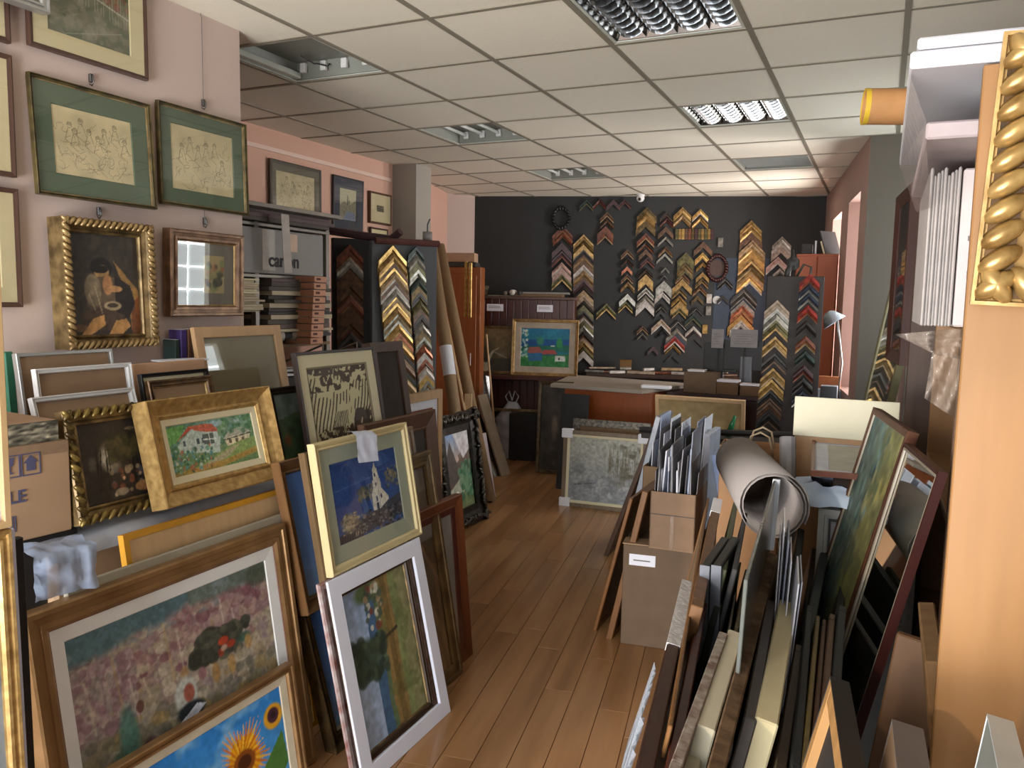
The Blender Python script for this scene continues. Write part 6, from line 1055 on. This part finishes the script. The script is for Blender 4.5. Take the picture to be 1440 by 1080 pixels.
# ------------------------------------------------------------------ right pile of boards and frames on edge
film = filmm('9aa2ac', .55, .15, .8, 40)
def bar(name, lb, cat, far, near, z, t, m, lean=13, endm=None, frame=None, tk=None, top=None, H=None):
    """a board standing along the aisle, its long top edge seen from above from far to near (height z), leaning right"""
    a, c = AZ(*far, z), AZ(*near, z); d = (a-c)[:2]; L = float(np.linalg.norm(d)); yaw = math.degrees(math.atan2(-d[0], d[1])); le = R(11 if lean > 5 else lean); Hh = z/math.cos(le)
    mt = Matrix.Translation((c[0], c[1], z)) @ Matrix.Rotation(R(yaw), 4, 'Z') @ Matrix.Rotation(le, 4, 'Y') @ Matrix.Translation((0, 0, -Hh))
    r = root(name, lb, cat, mt)
    if frame:
        for (a0, c0, e, g) in ((0, frame, 0, Hh), (L-frame, L, 0, Hh), (frame, L-frame, 0, frame), (frame, L-frame, Hh-frame, Hh)): rl = MB().bev(0, t, a0, c0, e, g, .002).obj('rail', m, r)
        MB().box(t*.4, t*.6, frame-.002, L-frame+.002, frame-.002, Hh-frame+.002).obj('canvas', tk or KRAFT2, r)
    else: rl = MB().bev(0, t, 0, L, 0, Hh, min(.003, t*.2)).obj('panel', m, r)
    if top: MB().bev(-.0015, t+.0015, L*top[1], L*top[2], Hh-.02, Hh+.0015, .0007).obj('edge_tape', top[0], rl)
    return r, L, Hh
film = filmm('9aa2ac', .55, .15, .8, 40); CVM = M('cfc8b0', .7, 0, .04, 14, bump=.2); CVM2 = M('d6caa2', .7, 0, .05, 14, bump=.2)
r, L, H = bar('wrapped_board', 'dark wooden board in torn bubble film at the aisle side of the pile', 'board', (960, 815), (893, 1090), .86, .03, wood('3a2014', .4), 8, top=(M('cfcfd2', .4, 0, .2, 60, bump=1.0), .55, 1.0))
b = MB(); rr = random.Random(3); v = []
for k in range(40):
    y = -.01+(L*.45)*k/39; v += [(-.006-.012*rr.random(), y, H*1.0-.01+.02*rr.random()), (-.022-.01*rr.random(), y, H*.75+.02*rr.random()), (-.008-.01*rr.random(), y, H*.3)]
b.add(v, [(3*k+q, 3*k+q+1, 3*k+q+4, 3*k+q+3) for k in range(39) for q in (0, 1)]); b.obj('torn_film', film, r)
bar('wooden_board', 'dark brown board second from the aisle in the right pile', 'board', (972, 850), (915, 1090), .84, .028, wood('2c1810', .4), 9)
bar('wooden_board', 'red-brown board beside the yellow-edged frame', 'board', (986, 835), (933, 1090), .86, .022, wood('4f2214', .35), 10)
bar('wood_frame', 'frame with a yellow wood edge crossing the right pile', 'frame', (995, 700), (940, 1020), .90, .008, wood('74502a', .4), 10, frame=.03)
bar('wood_frame', 'thick wood frame with a white paper patch on its far end', 'frame', (1004, 700), (972, 850), .93, .030, wood('6f4c2c', .45), 10, frame=.05, top=(PAPER, .82, 1.0))
GB1 = M('5e626c', .5, 0, .05)
for k, (x0, lb) in enumerate(((985, 'left grey-topped wrapped board'), (1001, 'right grey-topped wrapped board'))): slab('wrapped_board', lb+' of the pair behind the cream canvases', 'board', (x0, 795), (x0-4, 890), 2.1, .024, .3, M('2a2a28', .5), edge=(GB1, .72, 1.0))
bar('plaster_frame', 'rough white crumbling frame edge left of the first cream canvas', 'frame', (1012, 887), (936, 1090), .89, .020, M('a39b90', .7, 0, .5, 40, 'plaster', 1.0, .3, 0, None, '6f5a50'), 12, frame=.05)
bar('canvas', 'long cream canvas edge in the middle of the right pile', 'canvas', (1025, 884), (979, 1018), .88, .036, CVM, 13)
bar('canvas', 'nearer cream canvas edge in front of the long one', 'canvas', (968, 1026), (950, 1100), .82, .036, CVM, 13)
bar('bark_board', 'brown worm-eaten bark-like plank between the cream canvases', 'plank', (1080, 776), (994, 1080), .93, .028, M('7a6248', .8, 0, .5, 26, 'bark', 1.2, .3, 0, None, '46321f', 1, 1), 14)
bar('wrapped_board', 'grey steel-coloured board between the bark plank and wide cream canvas', 'board', (1078, 842), (1046, 1008), .9, .024, M('55504e', .4, .2, .15), 14)
bar('canvas', 'wide cream canvas edge right of the grey steel-coloured board', 'canvas', (1097, 842), (1062, 1008), .9, .042, CVM2, 14)
DK = M('1f2224', .5, 0, .1)
for k, (far, near, z, t, mm, lb, fr_) in enumerate((
    ((1122, 742), (1108, 850), 1.02, .024, DK, 'black board with shiny edge right of the white envelopes', None), ((1141, 770), (1122, 930), .98, .020, M('33373a', .4), 'slate grey board in the middle of the dark group', None),
    ((1157, 762), (1128, 890), 1.0, .028, M('2b3032', .45), 'wide charcoal board leaning across the dark group', None), ((1119, 905), (1088, 1090), .84, .020, wood('3a2a1c', .4), 'dark brown frame right of the wide cream canvas', .04),
    ((1135, 850), (1112, 1090), .86, .016, DK, 'black frame edge in the dark group, left of the olive-gold one', .04), ((1148, 865), (1126, 1090), .86, .010, wood('6a5a34', .4), 'thin olive-gold frame edge in the dark group', .04),
    ((1157, 870), (1137, 1090), .86, .010, wood('4a3222', .4), 'thin brown frame edge in the dark group', .04), ((1167, 862), (1147, 1090), .87, .014, wood('5a4230', .4), 'brown frame edge before the blue-green painting', .04),
    ((1180, 850), (1160, 1090), .88, .018, DK, 'black frame edge touching the blue-green painting', .04), ((1048, 800), (1034, 880), .96, .010, wood('8a7a5c', .5), 'thin pale stretcher edge left of the glass sheet', .03),
    ((1062, 800), (1048, 880), .95, .012, wood('a38a68', .5), 'light wood stretcher behind the bark plank', .03), ((1040, 790), (1025, 880), .97, .006, M('8c8470', .6), 'thin cardboard sheet edge left of the pale stretcher', None),
    ((1033, 700), (1014, 800), 1.06, .016, M('4c5038', .6), 'olive board behind the thick wood frame', None), ((1046, 720), (1030, 800), 1.05, .014, DGREY, 'dark thin board left of the big roll', None),
    ((1068, 760), (1054, 850), 1.0, .018, M('3c3a38', .6), 'dark board under the left side of the big roll', None), ((1100, 752), (1086, 850), 1.0, .018, M('34332f', .6), 'dark board under the right side of the big roll', None),
    ((1020, 760), (1004, 850), 1.0, .02, M('2c3028', .6), 'dark green board behind the grey-topped pair', None), ((1185, 800), (1168, 900), .95, .02, M('2a2a28', .6), 'dark board in front of the white framed cabinet', None))):
    if near[1] < 1000: z = min(z, 1.65-2.12*(near[1]-430)/1125)
    bar('board' if fr_ is None else 'wood_frame', lb, 'board' if fr_ is None else 'frame', far, near, z, t, mm, 9+(k*5) % 6, frame=fr_)
r, L, H = bar('glass_sheet', 'grey glass sheet with a white taped upright edge sticking out of the pile', 'glass', (1088, 674), (1046, 815), 1.12, .008, M('5d625e', .15, 0, .1), 2); MB().bev(-.002, .020, L-.014, L+.002, H-.22, H+.002, .001).obj('edge_tape', M('dfe6f4', .5), r)
for k, (x0, y0, x1, y1, Y, t, mm, lb) in enumerate(((1102, 742, 1093, 850, 2.1, .004, PAPER, 'tall white envelope edge right of the bark plank'), (1108, 762, 1098, 860, 2.07, .004, M('aeb4c4', .7), 'thin blue-white sheet beside the tall envelope'), (1096, 770, 1090, 850, 2.05, .003, PAPER, 'short white envelope edge at the end of the bark plank'),
    (1112, 790, 1103, 880, 2.0, .003, PAPER, 'narrow white card edge behind the wide cream canvas'), (1122, 822, 1112, 900, 1.9, .004, PAPER, 'small white card edge beside the wide cream canvas'), (1127, 820, 1116, 900, 1.92, .003, M('b4b9c4', .7), 'thin grey card edge right of the small white card'))):
    slab('card_sheet', lb, 'sheet', (x0, y0), (x1, y1), Y, t, .22, mm, yaw=6, zb=.35)
# blue-green painting and the big mirror
m = meas((1262, 582), (1283, 608), (1190, 835), Y=2.75, yaw=(-90, -50)); print('bg', m)
T1 = AY(1283, 608, 2.22); B1 = AY(1172, 935, 2.22); kx = (T1[0]-B1[0])/(T1[2]-B1[2]); an = math.degrees(math.atan(kx)); X0 = B1[0]-kx*B1[2]
def leanR(Tn, Bn, Yn, W_, yaw):
    T = AY(*Tn, Yn); B = AY(*Bn, Yn); k = (T[0]-B[0])/(T[2]-B[2]); X0 = B[0]-k*B[2]; H = math.hypot(T[2], T[0]-X0); le = math.degrees(math.atan(k*math.cos(R(yaw+90))))
    u = np.array([math.cos(R(yaw)), math.sin(R(yaw)), 0]); return dict(loc=np.array([X0, Yn, 0])-u*W_/2, w=W_, h=T[2]/math.cos(R(le)), yaw=yaw, lean=le)
m = leanR((1283, 610), (1206, 834), 2.42, .55, -80); m['loc'][2] = 0
picture('framed_painting', 'blue-green and yellow abstract painting leaning left of the big mirror', 'painting', m, .022, wood('5c3826', .4), 'flat', .03, (), a_bluegreen, 120, lip=M('a9a08c', .5))
m = leanR((1326, 668), (1208, 1015), 1.98, .40, -81); print('mirror', m)
mi = picture('leaning_mirror', 'large mirror in a thin dark red frame reflecting the paper roll', 'mirror', m, .016, wood('3a1814', .35), 'thin', .022, (), None, plain=None, back=True, lip=M('8c8272', .4))
MB().box(-m['w']/2+.014, m['w']/2-.014, .009, .012, .014, m['h']-.014).obj('mirror_glass', mirrorm(), mi)
# boards and tilted frames at the lower right
slab('board', 'brown hardboard standing behind the foot of the big mirror', 'board', (1262, 885), (1235, 1010), 1.75, .10, .02, M('5f4228', .6), yaw=-10); slab('board', 'brown ribbed board leaning on the light shelf panel', 'board', (1300, 930), (1310, 1060), 1.45, .03, .3, wood('7a5c3a', .6), yaw=0)
def farbar(name, lb, cat, P, Pn, foot, Yf, t, m, frame=None, rm=None, topm=None, tk=None):
    """a board running towards the viewer: P far top corner, Pn a later point of the top edge, foot a point on the far upright edge"""
    p = AY(*P, Yf); n_ = AZ(*Pn, float(p[2])); f_ = AY(*foot, Yf); le = math.atan2(p[0]-f_[0], p[2]-f_[2]); d = (n_-p)[:2]; yaw = math.atan2(d[0], -d[1]); L = max(.34, float(np.linalg.norm(d))*1.3); H = float(p[2])/math.cos(le)
    r = root(name, lb, cat, Matrix.Translation((p[0], p[1], p[2])) @ Matrix.Rotation(yaw, 4, 'Z') @ Matrix.Rotation(le, 4, 'Y') @ Matrix.Translation((0, -L, -H)))
    if frame:
        for (a0, c0, e, g) in ((0, frame, 0, H), (L-frame, L, 0, H), (frame, L-frame, 0, frame), (frame, L-frame, H-frame, H)): MB().bev(0, t, a0, c0, e, g, .002).obj('rail', rm, r)
        MB().box(t*.5, t*.6, frame-.002, L-frame+.002, frame-.002, H-frame+.002).obj('canvas', tk or KRAFT2, r)
    else: MB().bev(0, t, 0, L, 0, H, .002).obj('panel', m, r)
    if topm: MB().box(-.0008, t+.0008, -.001, L+.001, H-.001, H+.0015).obj('dark_side', topm, r); MB().box(-.0008, t+.0008, L, L+.0015, 0, H).obj('dark_side', topm, r)
    return r
farbar('stretcher_frame', 'black-sided canvas stretcher with light wood face, bottom right of the pile', 'frame', (1168, 952), (1186, 1080), (1127, 1080), 1.25, .026, LTW, frame=.028, rm=wood('a07848', .5), topm=BLACK, tk=M('1f1a17', .8))
farbar('canvas', 'grey-sided canvas with kraft back below the big mirror', 'canvas', (1255, 1013), (1262, 1080), (1238, 1080), 1.12, .036, KRAFT2, topm=M('5c5552', .7, 0, .06))
farbar('picture_frame', 'white silvery frame corner before the light wood shelf panel', 'frame', (1389, 1006), (1404, 1080), (1372, 1080), .98, .024, M('6f726c', .5), topm=M('a9b0b2', .4, .2, .1))
# ------------------------------------------------------------------ shelving on the right with the big gold frame
SX = .100; PN = wood('8e6840', .4, .08); shr = root('shelving_unit', 'tall light wood shelving unit along the right wall', 'shelf', Matrix.Translation((0, 0, 0)))
MB().bev(SX+.004, .62, 1.30, 1.322, 0, 1.985, .002).obj('end_panel', PN, shr); MB().bev(SX+.07, .62, 3.2, 3.222, 0, 1.985, .002).obj('end_panel', PN, shr); MB().bev(.60, .62, 1.322, 3.2, 0, 1.985, .002).obj('back_panel', wood('4a3426', .6), shr)
for z in (.1, .62, 1.12, 1.60, 1.965): MB().bev(SX+.07, .60, 1.322, 3.2, z, z+.02, .002).obj('shelf_board', wood('8c6a48', .5), shr)
MB().bev(SX+.07, .6, 2.2, 2.22, .12, 1.965, .002).obj('divider', wood('5c4230', .5), shr)
q = AY(1352, 440, 1.26); q2 = AY(1365, 437, 1.262); gt = AY(1411, 56, 1.25)
gh = float(gt[2]-q2[2]); gx = float(q2[0]); gl = math.degrees(math.atan2(float(gt[0]-q2[0])*0+.0, 1))
rg = picture('ornate_gold_frame', 'big carved gold ribbon frame hanging on the end of the light shelving', 'frame', dict(loc=(gx+.26, 1.262, float(q2[2])), w=.52, h=gh, yaw=0, lean=0, roll=2.4), .13, gold('b8965e', .36, '9a7848', 6), 'bevel', .03, (), None, back=True, plain=KRAFT2)
rope(.52, gh, .026, .026, gold('b0915a', .3, '7a5c30', 30), rg, 1.15, -54, 1.22, .58); MB().ring(.505, gh-.015, [(0, .002), (0, -.004), (.036, -.004), (.036, .002)], .0075).obj('dark_groove', gold('5a3f1c', .4, '2c1e0c'), rg); MB().ring(.524, gh+.004, [(0, .004), (0, -.006), (.005, -.006), (.005, .004)], -.002).obj('outer_bead', GOLDL, rg)
# things on and in the shelving
WB = M('c2c2c8', .5, 0, .03)
solid('wrapped_boards', MB().bev(.012, .30, 1.30, 2.15, 1.988, 2.012, .003), WB, None, 'long white wrapped board lying on top of the shelving', 'board'); solid('wrapped_boards', MB().bev(.02, .30, 1.30, 2.1, 2.014, 2.030, .003), WB, None, 'second white board on top of the long white one', 'board')
solid('wrapped_boards', MB().bev(.04, .3, 1.36, 2.05, 1.90, 1.925, .003), M('a89a9a', .4), None, 'film-wrapped grey board jutting out below the shelf top', 'board')
b = MB(); v = [(.04, 1.36, 1.90), (.04, 2.05, 1.90), (.055, 1.36, 1.80), (.05, 1.98, 1.86), (.04, 1.36, 1.925), (.012, 1.32, 1.988), (.012, 2.15, 1.988)]; b.add(v, [(0, 1, 3, 2), (4, 5, 6, 1)]); solid('plastic_film', b, filmm('b7aaa8', .35, .12, .5), None, 'clear film hanging from the boards at the shelf top', 'film')
a, c = AY(1216, 150, 2.6), AY(1275, 150, 2.62); tb = root('cardboard_tube', 'short thick kraft tube with a yellow end under the white boards', 'tube', Matrix.Translation(Vector(a))); d = Vector(c-a)*4.4; rd = float(AY(1216, 124, 2.6)[2]-AY(1216, 174, 2.6)[2])/2
MB().tube([(0, 0, 0), d], rd, 20, cap=False).obj('tube', M('b08050', .7), tb, True); MB().tube([-d.normalized()*.004, d.normalized()*.01], rd*1.01, 20, cap=False).obj('yellow_rim', M('c9a830', .5), tb, True); MB().tube([d*.04, d*.05], rd*.98, 20).obj('inner_disc', M('a8862c', .7), tb)
boxthing('shelf_box', 'brown carton inside the shelving behind the kraft tube', 'box', mtx((.42, 2.45, 1.985), 0), (.35, .5, .16), KRAFT2)
fo = root('foam_pack', 'thick pack of white foam sheets with a printed box on the upper shelf', 'package', mtx((0, 0, 0)))
for k in range(9): MB().bev(0.056+.0050*k, .0606+.0050*k, 1.5+.004*(k % 2), 1.95, 1.622, 1.88-.004*((k*3) % 4), .002).obj('foam_sheet', M('a39c98', .8, 0, .08, 30, bump=.4), fo)
MB().bev(.103, .30, 1.49, 1.9, 1.622, 1.875, .003).obj('printed_box', M('b7acaa', .7, 0, .03), fo)
for (x, z, w1, h1) in ((.125, 1.80, .006, .045), (.118, 1.81, .004, .03), (.132, 1.80, .004, .04), (.115, 1.76, .012, .008), (.117, 1.70, .010, .012), (.13, 1.69, .006, .03)): MB().box(x, x+w1, 1.488, 1.49, z, z+h1).obj('printed_mark', M('6f6664', .8), fo)
picture('wood_frame', 'light wood frame leaning inside the top of the shelving', 'frame', dict(loc=(.25, 2.1, 1.625), w=.6, h=.33, yaw=-78, lean=12), .045, wood('a8804e', .4), 'bevel', .03, (), None, plain=M('5f4a34', .7))
# plastic film hanging from shelf
def film_sheet(pts, m, name, lb, Y=1.5, seed=2):
    b = MB(); n = 16; v = []; r_ = np.random.RandomState(seed)
    (x0, y0), (x1, y1), (x2, y2), (x3, y3) = pts
    for j in range(n):
        for i in range(n):
            u, t = i/(n-1), j/(n-1); px = (x0*(1-u)+x1*u)*(1-t)+(x3*(1-u)+x2*u)*t; py = (y0*(1-u)+y1*u)*(1-t)+(y3*(1-u)+y2*u)*t; v.append(tuple(AY(px, py, Y+.025*math.sin(9*u+5*t)+.02*r_.rand())))
    b.add(v, [(j*n+i, j*n+i+1, (j+1)*n+i+1, (j+1)*n+i) for j in range(n-1) for i in range(n-1)]); return solid(name, b, m, None, lb, 'film', None, True)
FLM = filmm('b7a89a', .38, .12, 1.0, 18)
film_sheet([(1258, 470), (1352, 462), (1350, 505), (1318, 500)], FLM, 'plastic_film', 'clear plastic film jutting from the shelf below the foam pack', 1.55, 2)
film_sheet([(1312, 490), (1350, 500), (1345, 590), (1300, 560)], FLM, 'plastic_film', 'crumpled clear film hanging lower beside the light shelf panel', 1.6, 5)
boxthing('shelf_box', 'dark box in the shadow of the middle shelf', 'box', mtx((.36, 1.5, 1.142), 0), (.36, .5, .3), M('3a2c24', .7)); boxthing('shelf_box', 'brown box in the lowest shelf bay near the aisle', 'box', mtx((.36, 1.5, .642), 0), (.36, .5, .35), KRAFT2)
# dark frame hanging beyond the shelving and green painting on the pier
m = meas((1252, 275), (1283, 300), (1243, 505), Y=3.95, yaw=-72, h=None); 
T = AY(1283, 262, 3.42); Bt = AY(1262, 512, 3.42); Hh = float(T[2]-Bt[2])
picture('framed_picture', 'long dark brown frame hanging edge-on beyond the shelving', 'frame', dict(loc=(float(T[0])-.03, 3.53, float(Bt[2])), w=.42, h=Hh, yaw=-84, lean=0), .05, wood('3f221a', .4), 'bevel', .04, (), None, plain=M('4f4438', .5), glass=True)
solid('hanging_board', MB().bev(.09, .42, 3.3, 3.32, 0, 2.15, .004), wood('4a382e', .6), None, 'dark brown upright panel at the far end of the shelving', 'panel')
m = dict(loc=(float(AY(1222, 560, 4.6)[0])-.02, 4.6, .98)); 
T = AY(1246, 376, 3.95); B = AY(1216, 568, 3.95)
picture('framed_painting', 'tall green painting with a pale edge leaning by the right window', 'painting', dict(loc=(float(B[0])-.05, 4.22, .62), w=.5, h=(float(T[2])-.62)/math.cos(R(8)), yaw=-78, lean=9), .03, M('6f6a4c', .5), 'flat', .03, (), a_dark, 80, glass=True, lip=M('c9c49c', .4))
boxthing('side_cabinet', 'dark side cabinet carrying the tall green painting', 'cabinet', mtx((float(B[0])-.02, 3.98, 0), 8), (.36, .6, .612), M('3a322c', .6))
for ob in list(bpy.data.objects):
    if ob.name.startswith('tmp'): bpy.data.objects.remove(ob)
bpy.context.view_layer.update()
